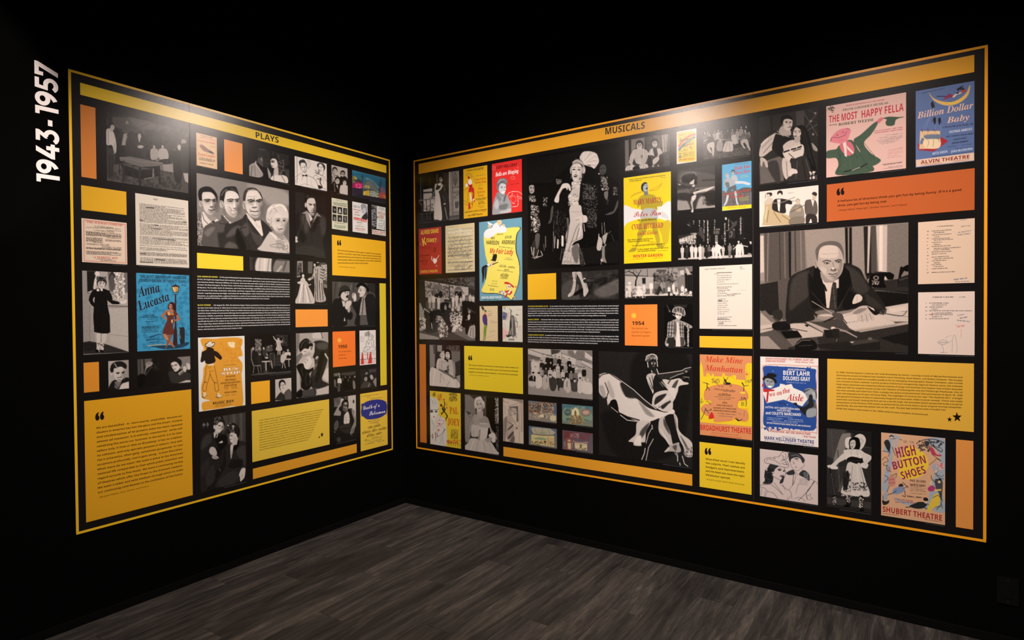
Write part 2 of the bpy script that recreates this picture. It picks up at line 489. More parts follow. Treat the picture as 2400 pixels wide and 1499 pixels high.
# the walls are bare backing with painted sheets on them; a fine joint shows between the tall lower sheets and the upper ones
def build_wall(name, wall, length, uppers):
    me = slab_mesh(name, -0.12, -0.004, -length, 0.124, 0, CEIL, MAT_GAP) if wall == 'L' else slab_mesh(name, -0.004, length, 0.004, 0.12, 0, CEIL, MAT_GAP)
    w = struct(link(name, me))
    def board(u0, u1, z0, z1):
        uc, zc = (u0+u1)/2, (z0+z1)/2; hu, hz = (u1-u0)/2, (z1-z0)/2
        m = slab_mesh('wall_sheet', -.004, 0, -hu, hu, -hz, hz, MAT_WALL, .0012) if wall == 'L' else slab_mesh('wall_sheet', -hu, hu, 0, .004, -hz, hz, MAT_WALL, .0012)
        link('wall_sheet', m, w, place(wall, uc, zc))
    board(0.0005, length, 0, TIER-.004)
    for a, b in zip(uppers[:-1], uppers[1:]): board(a+.0015, b-.0015, TIER+.004, CEIL)
    return w
build_wall('wall_left', 'L', WALL_L, [0, 2.44, WALL_L])
build_wall('wall_right', 'R', WALL_R, [0, 2.489, 4.93, WALL_R])
struct(link('ceiling', slab_mesh('ceiling', -0.12, WALL_R, -WALL_L, 0.12, CEIL, CEIL+.1, MAT_WALL)))
for nm, wall in (('baseboard_left', 'L'), ('baseboard_right', 'R')):
    struct(wall_box(nm, wall, 0.0 if wall == 'L' else .014, WALL_L, 0.0, 0.042, 0.0, 0.013, MAT_TRIM, bev=.003))

# ------------------------------------------------------------------ floor of dark grey wood-look planks, running along the left wall
def plank_material():
    m, nt, b = new_mat('smoked_oak_plank')
    tc = node(nt, 'ShaderNodeTexCoord'); oi = node(nt, 'ShaderNodeObjectInfo')
    off = node(nt, 'ShaderNodeVectorMath', operation='SCALE'); off.inputs[3].default_value = 37.0
    cmb = node(nt, 'ShaderNodeCombineXYZ')
    nt.links.new(oi.outputs['Random'], cmb.inputs[0]); nt.links.new(oi.outputs['Random'], cmb.inputs[1])
    nt.links.new(cmb.outputs[0], off.inputs[0])
    add = node(nt, 'ShaderNodeVectorMath', operation='ADD')
    nt.links.new(tc.outputs['Object'], add.inputs[0]); nt.links.new(off.outputs[0], add.inputs[1])
    mp = node(nt, 'ShaderNodeMapping'); mp.inputs['Scale'].default_value = (6.0, 0.6, 1)
    nt.links.new(add.outputs[0], mp.inputs[0])
    n1 = node(nt, 'ShaderNodeTexNoise', Scale=2.2, Detail=6.0, Roughness=.6, Distortion=1.3)
    nt.links.new(mp.outputs[0], n1.inputs['Vector'])
    mp2 = node(nt, 'ShaderNodeMapping'); mp2.inputs['Scale'].default_value = (60.0, 2.4, 1)
    nt.links.new(add.outputs[0], mp2.inputs[0])
    n2 = node(nt, 'ShaderNodeTexNoise', Scale=2.5, Detail=4.0, Roughness=.65, Distortion=2.0)
    nt.links.new(mp2.outputs[0], n2.inputs['Vector'])
    n3 = node(nt, 'ShaderNodeTexNoise', Scale=1.6, Detail=3.0)
    mp3 = node(nt, 'ShaderNodeMapping'); mp3.inputs['Scale'].default_value = (3.2, 1.0, 1)
    nt.links.new(add.outputs[0], mp3.inputs[0]); nt.links.new(mp3.outputs[0], n3.inputs['Vector'])
    r1 = node(nt, 'ShaderNodeValToRGB')
    r1.color_ramp.elements[0].position = .30; r1.color_ramp.elements[0].color = (*lin(np.array((30, 28, 28))/255), 1)
    r1.color_ramp.elements[1].position = .68; r1.color_ramp.elements[1].color = (*lin(np.array((80, 75, 70))/255), 1)
    e = r1.color_ramp.elements.new(.5); e.color = (*lin(np.array((53, 50, 48))/255), 1)
    nt.links.new(n1.outputs['Fac'], r1.inputs[0])
    r2 = node(nt, 'ShaderNodeValToRGB')
    r2.color_ramp.elements[0].position = .38; r2.color_ramp.elements[0].color = (.45, .45, .45, 1)
    r2.color_ramp.elements[1].position = .66; r2.color_ramp.elements[1].color = (1.25, 1.22, 1.2, 1)
    nt.links.new(n2.outputs['Fac'], r2.inputs[0])
    mx = node(nt, 'ShaderNodeMix', data_type='RGBA', blend_type='MULTIPLY'); mx.inputs['Factor'].default_value = .8
    nt.links.new(r1.outputs[0], mx.inputs[6]); nt.links.new(r2.outputs[0], mx.inputs[7])
    mp4 = node(nt, 'ShaderNodeMapping'); mp4.inputs['Scale'].default_value = (260.0, 9.0, 1)
    nt.links.new(add.outputs[0], mp4.inputs[0])
    n4 = node(nt, 'ShaderNodeTexNoise', Scale=2.0, Detail=3.0, Roughness=.7, Distortion=.8)
    nt.links.new(mp4.outputs[0], n4.inputs['Vector'])
    r4 = node(nt, 'ShaderNodeValToRGB')
    r4.color_ramp.elements[0].position = .36; r4.color_ramp.elements[0].color = (.72, .72, .72, 1)
    r4.color_ramp.elements[1].position = .70; r4.color_ramp.elements[1].color = (1.5, 1.48, 1.45, 1)
    nt.links.new(n4.outputs['Fac'], r4.inputs[0])
    mx4 = node(nt, 'ShaderNodeMix', data_type='RGBA', blend_type='MULTIPLY'); mx4.inputs['Factor'].default_value = .7
    nt.links.new(mx.outputs[2], mx4.inputs[6]); nt.links.new(r4.outputs[0], mx4.inputs[7])
    mx = mx4
    # dark cloudy figure and a tone of its own for each plank
    r3 = node(nt, 'ShaderNodeValToRGB')
    r3.color_ramp.elements[0].position = .36; r3.color_ramp.elements[0].color = (.5, .48, .5, 1)
    r3.color_ramp.elements[1].position = .56; r3.color_ramp.elements[1].color = (1, 1, 1, 1)
    nt.links.new(n3.outputs['Fac'], r3.inputs[0])
    mx2 = node(nt, 'ShaderNodeMix', data_type='RGBA', blend_type='MULTIPLY'); mx2.inputs['Factor'].default_value = .8
    nt.links.new(mx.outputs[2], mx2.inputs[6]); nt.links.new(r3.outputs[0], mx2.inputs[7])
    mr = node(nt, 'ShaderNodeMapRange'); mr.inputs[3].default_value = .78; mr.inputs[4].default_value = 1.18
    nt.links.new(oi.outputs['Random'], mr.inputs[0])
    hsv = node(nt, 'ShaderNodeHueSaturation'); nt.links.new(mr.outputs[0], hsv.inputs['Value'])
    nt.links.new(mx2.outputs[2], hsv.inputs['Color'])
    nt.links.new(hsv.outputs[0], b.inputs['Base Color'])
    b.inputs['Roughness'].default_value = .62; b.inputs['Specular IOR Level'].default_value = .3
    bp = node(nt, 'ShaderNodeBump', Strength=.35, Distance=.001)
    nt.links.new(n2.outputs['Fac'], bp.inputs['Height']); nt.links.new(bp.outputs['Normal'], b.inputs['Normal'])
    return m
MAT_PLANK = plank_material()
floor = struct(link('floor', slab_mesh('floor', -0.12, WALL_R, -WALL_L, 0.12, -.1, -.004, plain('plank_joint', (26, 24, 23), .9, .1))))
rnd = random.Random(8)
PW, PL = 0.178, 1.22
full = slab_mesh('plank', -PW/2+.0004, PW/2-.0004, -PL/2+.0004, PL/2-.0004, -.004, 0, MAT_PLANK, .0006)
i = 0; x = 0.0
offs = [.45, 1.02, .20, .72, 1.15, .36, .90, .58, .10]
while x < WALL_R-.1:
    y = -offs[i % len(offs)]-rnd.uniform(-.06, .06); prev = 0.0; i += 1
    while prev > -WALL_L+.3:
        L = prev-y
        me = full if abs(L-PL) < 1e-6 else slab_mesh('plank', -PW/2+.0004, PW/2-.0004, -L/2+.0004, L/2-.0004, -.004, 0, MAT_PLANK, .0006)
        link('plank', me, floor, (x+PW/2, (prev+y)/2, 0))
        prev = y; y = y-PL
        if y < -WALL_L: y = -WALL_L
    x += PW

# ------------------------------------------------------------------ the two murals: glossy black boards with a thin yellow line along their edges
def mural(wall, edges, zb, zt, lines, labels, seam=False):
    lw = 0.012
    for j, (a, b) in enumerate(zip(edges[:-1], edges[1:])):
        g = .0006
        o = wall_box('mural_board', wall, a+(g if j else 0), b-(g if j < len(edges)-2 else 0), zb, zt, 0.0013, BOARD_D, MAT_BOARD)
        tag(o, labels[j], 'mural board', 'black boards of the mural')
        m = lines[j]
        wall_box('border_line', wall, a+g, b-g, zt-lw, zt, BOARD_D, PRINT_D, m, o)
        wall_box('border_line', wall, a+g, b-g, zb, zb+lw, BOARD_D, PRINT_D, m, o)
        if j == 0: wall_box('border_line', wall, a, a+lw, zb+lw, zt-lw, BOARD_D, PRINT_D, m, o)
        if j == len(edges)-2: wall_box('border_line', wall, b-lw, b, zb+lw, zt-lw, BOARD_D, PRINT_D, m, o)
        if seam and j == 0: wall_box('seam', wall, b-.0012, b, zb+lw, zt-lw, BOARD_D, BOARD_D+.0004, MAT_SEAM, o)
LINE_Y = plain('yellow_border_ink', (236, 190, 40), SHEET_ROUGH, SHEET_SPEC, .3)
LINE_O = plain('amber_border_ink', (240, 162, 30), SHEET_ROUGH, SHEET_SPEC, .3)
mural('L', [0.1384, 1.716, 2.3075], 0.4582, 2.7627, [LINE_Y, LINE_Y],
      ['glossy black mural board running into the room corner on the left wall', 'glossy black mural board at the far left, beside the large white dates'])
mural('R', [0.1298, 2.705, 3.7331], 0.4590, 2.7655, [LINE_O, LINE_O],
      ['wide glossy black mural board nearest the corner on the right wall', 'narrower glossy black mural board at the right end of the right wall'], True)

# ------------------------------------------------------------------ black power outlet low on the right wall
def outlet():
    u0, u1, z0, z1 = 3.772, 3.8506, .1888, .3145
    o = wall_box('power_outlet', 'R', u0, u1, z0, z1, 0.0, .006, MAT_PLASTIC, bev=.0022)
    tag(o, 'black power outlet plate low on the right wall, near the photo edge', 'outlet')
    uc, zc = (u0+u1)/2, (z0+z1)/2
    r = wall_box('receptacle', 'R', uc-.0165, uc+.0165, zc-.034, zc+.034, .006, .0085, MAT_PLASTIC, o, bev=.001)
    for s in (-1, 1):
        for du, dz, hw, hh in ((-.006, .004, .0011, .004), (.006, .004, .0011, .0034), (0, -.007, .0024, .0024)):
            wall_box('slot', 'R', uc+du-hw, uc+du+hw, zc+s*.017+dz-hh, zc+s*.017+dz+hh, .0083, .0087, MAT_SLOT, r)
        wall_box('screw', 'R', uc-.003, uc+.003, zc+s*.048-.003, zc+s*.048+.003, .006, .0072, MAT_SCREW, o, bev=.001)
outlet()

# ------------------------------------------------------------------ the prints of the left wall
YEL, AMB, ORA, GOLD = '#efcf2e', '#e6a51f', '#e0883a', '#e8b321'
def credit(o, wall, quad, frac=.6, dark='1c'):
    """the tiny grey credit line under the right end of a print"""
    xa, ya, xb, yb = quad
    u0, _ = pix2wall(wall, xa, ya, PRINT_D); u1, zb = pix2wall(wall, xb, yb, PRINT_D)
    us = u1+(u0-u1)*frac; P = np.array([place(wall, us, zb-.003, PRINT_D), place(wall, u1, zb-.003, PRINT_D), place(wall, us, zb-.0085, PRINT_D), place(wall, u1, zb-.0085, PRINT_D)])
    X, Y = project(P)
    sheet('credit_line', wall, (X[0], Y[0], X[3], Y[3]), None, None, 'b 22\nw 130@.6 1.6 %f,%f %f,%f' % (X[2], Y[2]-.4, X[3], Y[3]-.4), parent=o, res=.8)
def pic(name, quad, label, cat, art, cr=.6, wall='L', **kw):
    o = sheet(name, wall, quad, label, cat, art, **kw)
    if cr: credit(o, wall, quad, cr)
    return o
def block(quad, colour, label, wall='L', name='color_block', group='plain colour blocks of the mural'):
    return sheet(name, wall, quad, label, 'color block', None, colour, group)

o = sheet('title_bar', 'L', (187.7, 193.5, 905.5, 405.5), 'long yellow title bar reading PLAYS along the top of the left mural', 'title bar', """
V 440 290 8.819
t S #241f1c 118 1392,282 1888,398 PLAYS""", '#e8bd2c')
block((188, 244, 226.3, 419.5), '#cf7a34', 'tall narrow orange block at the upper left end of the left mural')
block((190, 433.5, 296.8, 503.7), '#d9a024', 'amber block above the red and black typed notice, left mural')
block((195.7, 849.8, 232.8, 916.3), '#d98a2c', 'small orange block left of the curly-haired portrait, above the big quote')
block((525, 326, 569, 408.7), '#e08c48', 'upright orange block below the start of the word PLAYS')
block((461.6, 592.1, 570.2, 634), '#ecc934', 'yellow block under the four-person portrait, left mural')
block((692.5, 724.8, 768.2, 764.3), '#f0953c', 'orange block under the striped-robe stage photo, left mural')
block((889.3, 663.4, 906.5, 901), '#dcc130', 'thin upright yellow strip at the corner end of the left mural')

pic('photograph', (248, 259, 441.6, 453), 'brown stage photo of a group around a long wooden table, left mural', 'photograph', """
V 40 100 4.1636
b 30
f 3
p 62 930,720 1130,730 1680,870 1672,1000 1250,900 930,820
f 8
p 84 1090,730 1300,760 1350,820 1250,870 1130,800
p 44 1250,850 1500,880 1500,1000 1260,960
p 70 1380,800 1672,870 1672,1200 1480,1150 1400,900
x 30 22 1250,860 1670,860 1670,1150 1250,1150
f 2
p 96 1340,1130 1540,1150 1672,1260 1672,1370 1530,1300 1400,1250
p 70 865,1200 1010,1180 1672,1290 1672,1470 1200,1400 865,1350
x 48 30 900,1240 1600,1240 1600,1460 900,1420
p 128 1420,1180 1530,1190 1525,1265 1430,1250
s 60 6 1120,860 1330,765
p 52 865,1000 965,1060 935,1300 905,1320 870,1310
s 34 14 905,1100 900,1320; s 34 12 930,1100 925,1310
q 172 868,860 905,830 945,880 968,980 965,1070 945,1060 925,1000 880,1000 865,960
s 110 5 890,860 890,990; s 140 10 950,980 950,1080
f 1; q 30 872,810 880,770 905,755 935,775 940,800 915,805 905,835 880,835; e 150 930,828 20,28; p 150 905,835 935,850 930,870 900,860; s 60 8 880,740 880,790
e 130 1073,785 15,22; s 40 5 1062,778 1084,778; p 150 1060,830 1090,830 1085,870 1060,870; q 60 1035,800 1100,800 1115,880 1080,890 1030,870
p 130 1040,890 1080,880 1065,1000 1020,1000
e 40 1105,900 34,26; q 40 1070,930 1130,930 1145,1110 1060,1110
q 36 1165,895 1175,868 1215,868 1222,895 1195,885; e 160 1195,912 17,26; s 60 3 1186,908 1192,908; s 60 3 1200,908 1206,908; q 36 1130,935 1195,930 1255,950 1250,1130 1150,1120
p 160 1180,930 1205,930 1195,980; e 150 1205,1015 30,16
e 34 1335,1000 20,20; e 140 1337,1018 12,18; q 140 1305,1040 1370,1040 1380,1120 1310,1140
e 34 1420,1000 20,22; e 150 1421,1015 12,18; q 150 1385,1040 1460,1040 1475,1130 1390,1135
e 30 1450,1160 70,26
e 60 1580,1000 24,28; e 170 1582,1020 17,26; p 160 1575,1045 1595,1045 1585,1080; q 38 1530,1070 1600,1060 1615,1200 1600,1350 1540,1340 1520,1150
q 130 1600,960 1620,940 1650,955 1645,985 1610,985; e 140 1628,985 14,20; q 46 1600,1010 1665,1010 1670,1260 1600,1260
p 150 1620,1270 1672,1275 1672,1370 1640,1350
p 26 1010,1180 1180,1240 1380,1230 1390,1300 1200,1330 1050,1290
p 92 1000,1115 1100,1110 1425,1170 1420,1200 1210,1212 1005,1150
s 112 5 1005,1118 1200,1160 1420,1175
s 40 22 1040,1160 1040,1330; s 36 24 1200,1220 1200,1400; s 34 22 1385,1210 1395,1370; s 36 12 1130,1200 1140,1310
s 30 8 1000,1160 1000,1290; s 30 8 990,1000 1000,1110; s 90 6 1040,1180 1130,1190
s 120 6 1240,1330 1330,1310 1340,1280; s 130 8 1330,1230 1325,1300
n 5""", .0, curve=0.0, gain=1.35)

pic('notice', (190.8, 510.7, 298.4, 619.6), 'cream notice with red headings and black press quotations in a thin red frame', 'notice', """
V 160 420 6.8125
b #d9bfa6
f .5
s #bb5a4a 7 243,645 912,718 922,1338 252,1304 243,645
s #c98a7a 4 262,665 900,735 908,1322 270,1290 262,665
w #2c2420 9 278,770 840,800
w #2c2420 9 610,818 845,832
w #2c2420 11 278,838 845,885 280,895 845,930 5
w #2c2420 10 610,935 848,952
w #2c2420 10 280,930 545,950 285,990 550,1000 5
w #2c2420 10 590,968 845,985 590,985 840,1000 2
w #2c2420 10 380,1005 550,1022
w #2c2420 10 285,1092 845,1122 285,1110 845,1140 3
w #2c2420 10 285,1150 850,1178 285,1195 850,1220 4
w #2c2420 9 440,1278 700,1290
w #2c2420 9 510,1300 760,1310
t R #b8352a 34 272,690 880,752 "THE ICEMAN COMETH"
t R #221c1a 24 408,758 718,786 "A SUPERB DRAMA
t R #221c1a 24 398,822 735,852 "A NOTABLE DRAMA
t R #221c1a 26 285,1042 660,1064 "POWERFUL THEATRE
t R #221c1a 24 535,1088 850,1108 SUPERBLY PLAYED
t R #b8352a 36 388,1258 795,1278 "A TERRIFIC HIT!""", .35)

pic('typed_page', (316.8, 452, 443.3, 627.4), 'dense single-spaced typescript page with struck-out words, left mural', 'typed page', """
V 160 420 6.8125
b #d2c3b0
w #3a332e 8 1355,310 1435,322
w #3a332e 8 1365,326 1425,336
w #3a332e@.85 11 1135,392 1840,476 1140,680 1900,735 17
w #3a332e@.85 11 1140,712 1915,775 1145,880 1915,930 10
w #3a332e@.85 11 1143,912 1915,962 1145,1030 1915,1068 7
w #3a332e@.85 11 1145,1058 1870,1108
w #3a332e@.85 11 1145,1092 1900,1140 1145,1130 1700,1155 3
w #3a332e@.85 11 1145,1165 1890,1210 1145,1215 1890,1245 4
w #3a332e@.9 11 1145,1255 1890,1295 1148,1330 1900,1360 5
s 40 13 1245,450 1370,458; s 40 12 1145,650 1190,655; s 45 11 1380,730 1440,737; s 40 11 1400,1278 1540,1292; s 45 10 1145,1320 1350,1330; s 40 12 1845,680 1880,682
s 60 8 1310,778 1480,795; s 60 8 1340,940 1720,975; s 60 10 1145,1180 1240,1190""", .95)

pic('photograph', (192.5, 633.8, 301.4, 825.2), 'photo of a curly-haired woman in a black dress by an ornate mantel', 'photograph', """
V 160 620 6.247
b 168
f 1.2
p 150 203,86 275,90 290,410 320,430 320,1120 220,1140
p 44 272,90 400,95 390,360 280,400
p 120 575,100 870,110 868,410 600,400; e 60 640,170 40,80 20; e 100 640,260 40,120
s 96 9 275,415 380,420 600,425 700,430
s 90 12 590,600 870,610; s 130 8 590,622 870,632
p 176 600,640 875,630 878,1265 620,1150 600,1000
p 156 320,440 380,470 370,900 400,1140 320,1110
s 110 4 318,600 318,1115; s 130 4 218,965 370,970; s 126 4 610,1020 870,1050
p 60 220,1135 310,1118 560,1165 883,1275 883,1282 225,1310
p 48 220,1140 420,1150 420,1250 225,1270
s 196 40 425,110 440,150 400,230 385,340; s 196 34 690,115 720,180 790,190 750,280 700,240
x 225 30 385,110 450,110 450,330 385,330
q 190 660,110 760,105 810,150 810,300 830,400 800,480 830,520 750,540 690,480 690,320 720,200
x 235 34 680,120 820,120 820,500 690,500
x 120 22 690,130 800,130 800,490 700,490
f .8
p 30 310,460 350,380 420,345 520,350 600,380 640,460 650,520 730,540 760,560 740,580 640,575 570,520 580,620 610,760 615,990 570,1010 480,1005 380,985 365,760 375,620 330,580 300,520
p 168 388,470 380,560 362,530 365,490; 
p 30 300,500 330,470 375,590 340,590
q 214 760,540 800,535 850,510 855,545 820,570 770,565
H 205 70 488,280 58,72 6 .5 1.25
x 110 16 420,170 555,170 555,240 420,240
x 40 14 415,180 555,180 555,250 415,250
p 226 415,355 440,350 460,375 445,390 418,385; p 226 465,352 500,350 505,385 480,385
p 196 415,1005 480,1005 478,1150 455,1260 415,1250; p 190 490,1010 565,1005 555,1090 520,1180 520,1250 465,1250
s 120 10 480,1010 480,1140
c 20 7 425,1150 480,1170 525,1210; c 20 7 455,1140 440,1180; c 20 6 475,1180 525,1155
q 22 395,1265 420,1240 445,1255 465,1275 410,1278; q 22 450,1260 480,1245 520,1255 525,1230 528,1250 505,1275 460,1278
e 220 455,1272 10,5
n 5""", .62)

pic('poster', (319, 639, 445.7, 816.6), 'sea-blue poster of a woman in a dark red dress leaning on a street lamp', 'poster', """
V 160 620 6.247
b #3d8fb2
f 1
x #2f7a9c@.5 60 1000,120 1780,120 1780,1230 1000,1230
c #24506c@.8 26>4 1150,1105 1280,1090 1400,1100; c #24506c@.7 30>6 1200,1060 1330,1020 1400,1040; c #24506c@.7 24>6 1230,1200 1400,1190 1550,1200; c #2b5a78@.8 24>4 1620,1030 1700,1020 1760,1040; c #24506c@.6 20>4 1200,1135 1330,1130 1420,1140
q #1f3c50 1260,1190 1560,1175 1700,1140 1770,1135 1740,1180 1600,1225 1380,1230
s #cba765 10>6 1165,1185 1330,1170 1540,1160
q #23262e 1622,935 1650,920 1700,925 1705,1100 1690,1150 1640,1150; c #8a8a78 9 1630,940 1625,1000 1645,1080
p #3a2022 1560,430 1580,430 1582,900 1592,960 1600,1180 1530,1180 1545,950 1558,900
s #35221f 9 1540,432 1600,434
p #33211c 1512,318 1570,290 1625,318 1610,408 1540,405
p #e0b76c 1522,328 1560,325 1565,400 1545,398; p #eec983 1568,322 1585,322 1582,398 1570,400; p #c99b52 1592,325 1614,330 1602,395 1590,398
s #33211c 7 1570,275 1570,300
q #30191a 1462,590 1500,548 1550,560 1572,610 1570,660 1540,680 1480,660 1462,640
e #b5795c 1500,612 27,40 -4; s #43221f 5 1480,600 1520,598; s #5a2420 5 1492,636 1508,636; e #7d4a3c 1520,625 10,26
p #a96b4e 1475,650 1530,650 1560,690 1450,690
q #a5664a 1450,660 1420,680 1365,740 1375,770 1440,805 1448,790 1400,750 1460,700
q #a5664a 1560,680 1600,720 1635,790 1625,815 1550,825 1548,805 1590,790 1570,730
q #5f2e26 1450,690 1500,705 1560,680 1600,720 1580,745 1545,760 1550,830 1535,900 1540,1010 1470,1030 1385,1010 1410,900 1450,800 1430,730
q #d69a5a 1450,700 1480,690 1500,730 1465,740; q #b9773f 1505,700 1545,705 1540,735 1510,735; q #e3b070 1505,820 1530,800 1525,860
q #a5664a 1392,1015 1440,1020 1500,1100 1560,1210 1530,1200 1450,1120 1400,1060; q #8a5038 1470,1030 1505,1030 1490,1110 1440,1210 1420,1230 1440,1150
q #c38a5c 1400,1020 1420,1030 1470,1095 1440,1090
w #1f2630 9 1660,290 1730,296; w #1f2630 9 1658,308 1730,314; w #1f2630 8 1158,800 1230,802; w #1f2630 14 1130,840 1265,838; w #1f2630 10 1072,992 1320,984
t S #22323f 42 1035,192 1730,214 "THE MOST IMPORTANT AMERICAN
t S #22323f 42 1035,248 1730,268 COMEDY-DRAMA IN TWENTY YEARS"
t R #2c1c20 150 1045,470 1360,392 Anna
t R #2c1c20 140 1050,670 1500,515 Lucasta
t S #22323f 15 1190,722 1200,722 A
t S #22323f 20 1122,750 1268,748 JOHN WILDBERG
t S #22323f 20 1068,778 1320,776 HARRY WAGSTAFF GRIBBLE
t S #22303c 40 1072,938 1320,932 MANSFIELD
t S #22303c 18 1074,968 1318,962 THEATRE West 47th St""", .22)

pic('photograph', (253.7, 846.1, 302.4, 909.5), 'small portrait of a curly-haired man in a pale coat and dark collar', 'photograph', """
V 160 820 6.8125
h 176 150
f 1.5
q 40 640,640 700,500 790,470 880,440 970,450 970,560 940,610 780,630
p 206 870,530 970,500 972,610 810,630 840,560
p 120 740,500 850,500 830,560 790,620 740,600; s 60 8 740,530 790,600
e 190 690,370 18,34
q 196 715,330 745,270 830,250 905,290 905,380 880,440 845,490 780,490 735,420
e 150 890,380 24,80
q 46 668,300 690,230 760,185 850,180 915,215 935,260 920,300 890,290 850,265 800,270 760,290 735,290 710,350 690,360 670,330
s 150 18 740,215 780,280; s 30 14 700,300 720,340
s 60 14 765,365 815,358; s 60 14 855,355 900,345; e 40 795,372 16,10; e 40 875,365 14,10
s 130 10 845,370 855,415 835,425; s 70 10 785,440 860,435; e 140 820,468 36,8
p 150 770,480 850,480 840,510 790,520
n 4""", .45)
pic('photograph', (321.2, 841.3, 375, 904.4), 'very dark small profile photo of a curly-haired man facing left', 'photograph', """
V 160 820 6.8125
b 36
f 3
p 92 1100,145 1200,140 1215,400 1110,410; p 60 1140,145 1150,145 1155,400 1145,400; s 110 14 1175,150 1180,390
p 104 1215,140 1340,132 1320,200 1220,260
f 2
q 150 1250,200 1340,190 1340,240 1250,300 1215,420 1200,460 1215,380 1235,270
s 60 6 1265,215 1275,215; s 60 6 1300,210 1312,208
q 30 1365,200 1420,190 1460,230 1462,520 1380,570 1300,580 1120,600 1110,440 1180,380 1230,400 1290,300 1330,260
x 60 16 1340,205 1450,205 1450,300 1340,330
c 120 8 1205,455 1260,360 1330,270
q 22 1110,420 1180,380 1240,420 1200,570 1110,590
n 4""", .75)
pic('photograph', (392.7, 837.3, 446.7, 895.2), 'small photo of a dark-haired woman resting her chin by clasped hands', 'photograph', """
V 160 820 6.8125
b 40
f 2
p 132 1750,110 1953,95 1953,300 1800,310 1750,250
q 66 1600,370 1640,330 1700,350 1760,345 1830,300 1900,350 1960,400 1955,500 1740,530 1640,500
q 34 1690,350 1760,330 1840,300 1830,330 1770,370
p 190 1760,525 1880,480 1955,480 1955,515
q 36 1640,200 1660,150 1720,125 1790,150 1812,200 1795,260 1750,230 1690,200 1650,220
q 205 1640,215 1690,185 1740,200 1780,260 1770,310 1720,345 1690,330 1655,270
s 60 8 1650,245 1675,250; s 60 8 1700,235 1740,228; e 50 1665,255 8,5; e 50 1718,245 10,5; s 150 6 1682,250 1685,285; s 70 8 1682,308 1712,302
q 196 1830,270 1880,250 1890,210 1930,215 1950,260 1940,310 1890,310 1850,330
s 190 44>30 1780,375 1870,300; c 100 6 1880,245 1895,290 1905,330; e 200 1860,320 24,30; q 120 1770,380 1830,330 1850,345 1790,390
n 4""", .35)

sheet('quote_panel', 'L', (197.1, 939.6, 451.8, 1159.6), 'large amber quote panel with sixteen lines of black text, lower left mural', 'quote panel', """
V 160 960 4.684
t R #1d160c 128 298,188 400,172 “
B S #2a1d0c 19.5 308,210 1253,74 325,918 1262,708 We are dissatisfied - or, more exactly, unsatisfied - because our/theatre in America has lost the glory and the dream. Analysis/and condemnation of its present state has been repeated/almost ad nauseam: it is entirely 'commercial,' while still/remaining the worst-run 'business' in the world; it is for best-/sellers only; it lives or dies on Broadway; it has no tradition,/no cohesion, and only sporadic purpose or stature. Very well./Yet it entertains, often gaily, sometimes gorgeously, on rare/occasions profoundly; and it gets along - it even flourishes./What more do we want? We want a place in the American/national life comparable to that which public attention and/regard accords to fine music. We want a continuing variety/of theatres which offer the finest in the dramatic medium./We want a sober and solid medium through which to make/our continuing contribution to the civilization of the future.
t i #2a1d0c 15 330,970 890,840 - Margaret Webster, Actor, Director, and Producer""", '#dc9c20')

pic('poster', (459.8, 310.4, 509, 396.6), 'small faded cream poster with red script and a brown smudge, below the title bar', 'poster', """
V 440 290 8.819
b #dcb68c
s #b98a6a 4 205,215 580,290 585,905 205,850 205,215
f 2
q #8d6a5e@.8 245,440 300,430 420,520 530,590 545,630 470,610 330,560 260,490
q #4a4548@.8 420,560 470,560 530,600 500,615 440,590
f 1
w #c0504a 16 230,285 560,350
w #6a5a50 9 280,262 500,300; w #6a5a50 9 240,240 520,290
w #6a5a50 9 460,470 570,490
w #6a5a50 9 230,690 570,760 230,745 560,800 5
t S #c4605a 34 215,360 568,428 CLIFTON WEBB
t R #c4605a 66 215,650 572,706 Present Laughter
t S #54504c 26 245,815 540,866 PLYMOUTH THEATRE""", .7)

pic('photograph', (583.4, 341, 678.5, 430.6), 'dark photo of a man in glasses leaning in to kiss a woman', 'photograph', """
V 440 290 8.819
b 34
f 5
p 54 1750,560 1900,600 2100,640 2100,850 1960,900 1900,780; s 90 14 1755,570 1760,650; s 110 12 1872,650 1878,720
p 76 1985,915 2105,950 2105,1180 2020,1060
f 2
q 52 1440,600 1490,510 1620,520 1690,600 1715,700 1700,780 1640,900 1560,880 1500,740 1440,690
s 96 20 1480,520 1600,535
q 92 1450,720 1520,700 1560,760 1570,900 1530,890 1460,800
q 58 1560,760 1690,750 1690,850 1640,910 1570,900; s 26 10 1640,770 1700,768; e 130 1525,730 16,40
q 150 1265,870 1400,790 1400,770 1440,790 1560,1030 1480,1110 1265,1075
s 110 24 1330,880 1310,1070; s 120 16 1380,870 1400,1080; s 190 14 1400,780 1410,850 1560,1020
q 24 1410,790 1560,890 1640,910 1720,1060 1690,1130 1600,1120 1560,1030
q 150 1650,910 1720,1060 1690,1130 1665,1070; s 176 10 1650,920 1720,1050
q 44 1730,690 1800,680 1880,740 1940,830 1990,950 2010,1060 1940,1090 1880,1060 1870,900 1850,760
x 110 24 1860,750 1960,750 1990,1000 1900,1040
q 206 1712,760 1760,715 1830,740 1860,830 1850,900 1780,915 1735,890 1720,840
e 60 1755,785 34,16 10; s 70 10 1735,755 1790,760; s 120 8 1720,790 1712,835; s 70 14 1722,868 1756,874
p 178 1790,910 1870,900 1880,1060 1800,1080 1760,1060
q 206 1715,1150 1760,1070 1880,1060 1980,1060 2060,1110 2065,1225 1900,1200
s 60 8 1940,1070 2010,1200; s 80 6 1780,1000 1775,1160
n 4""", .25)

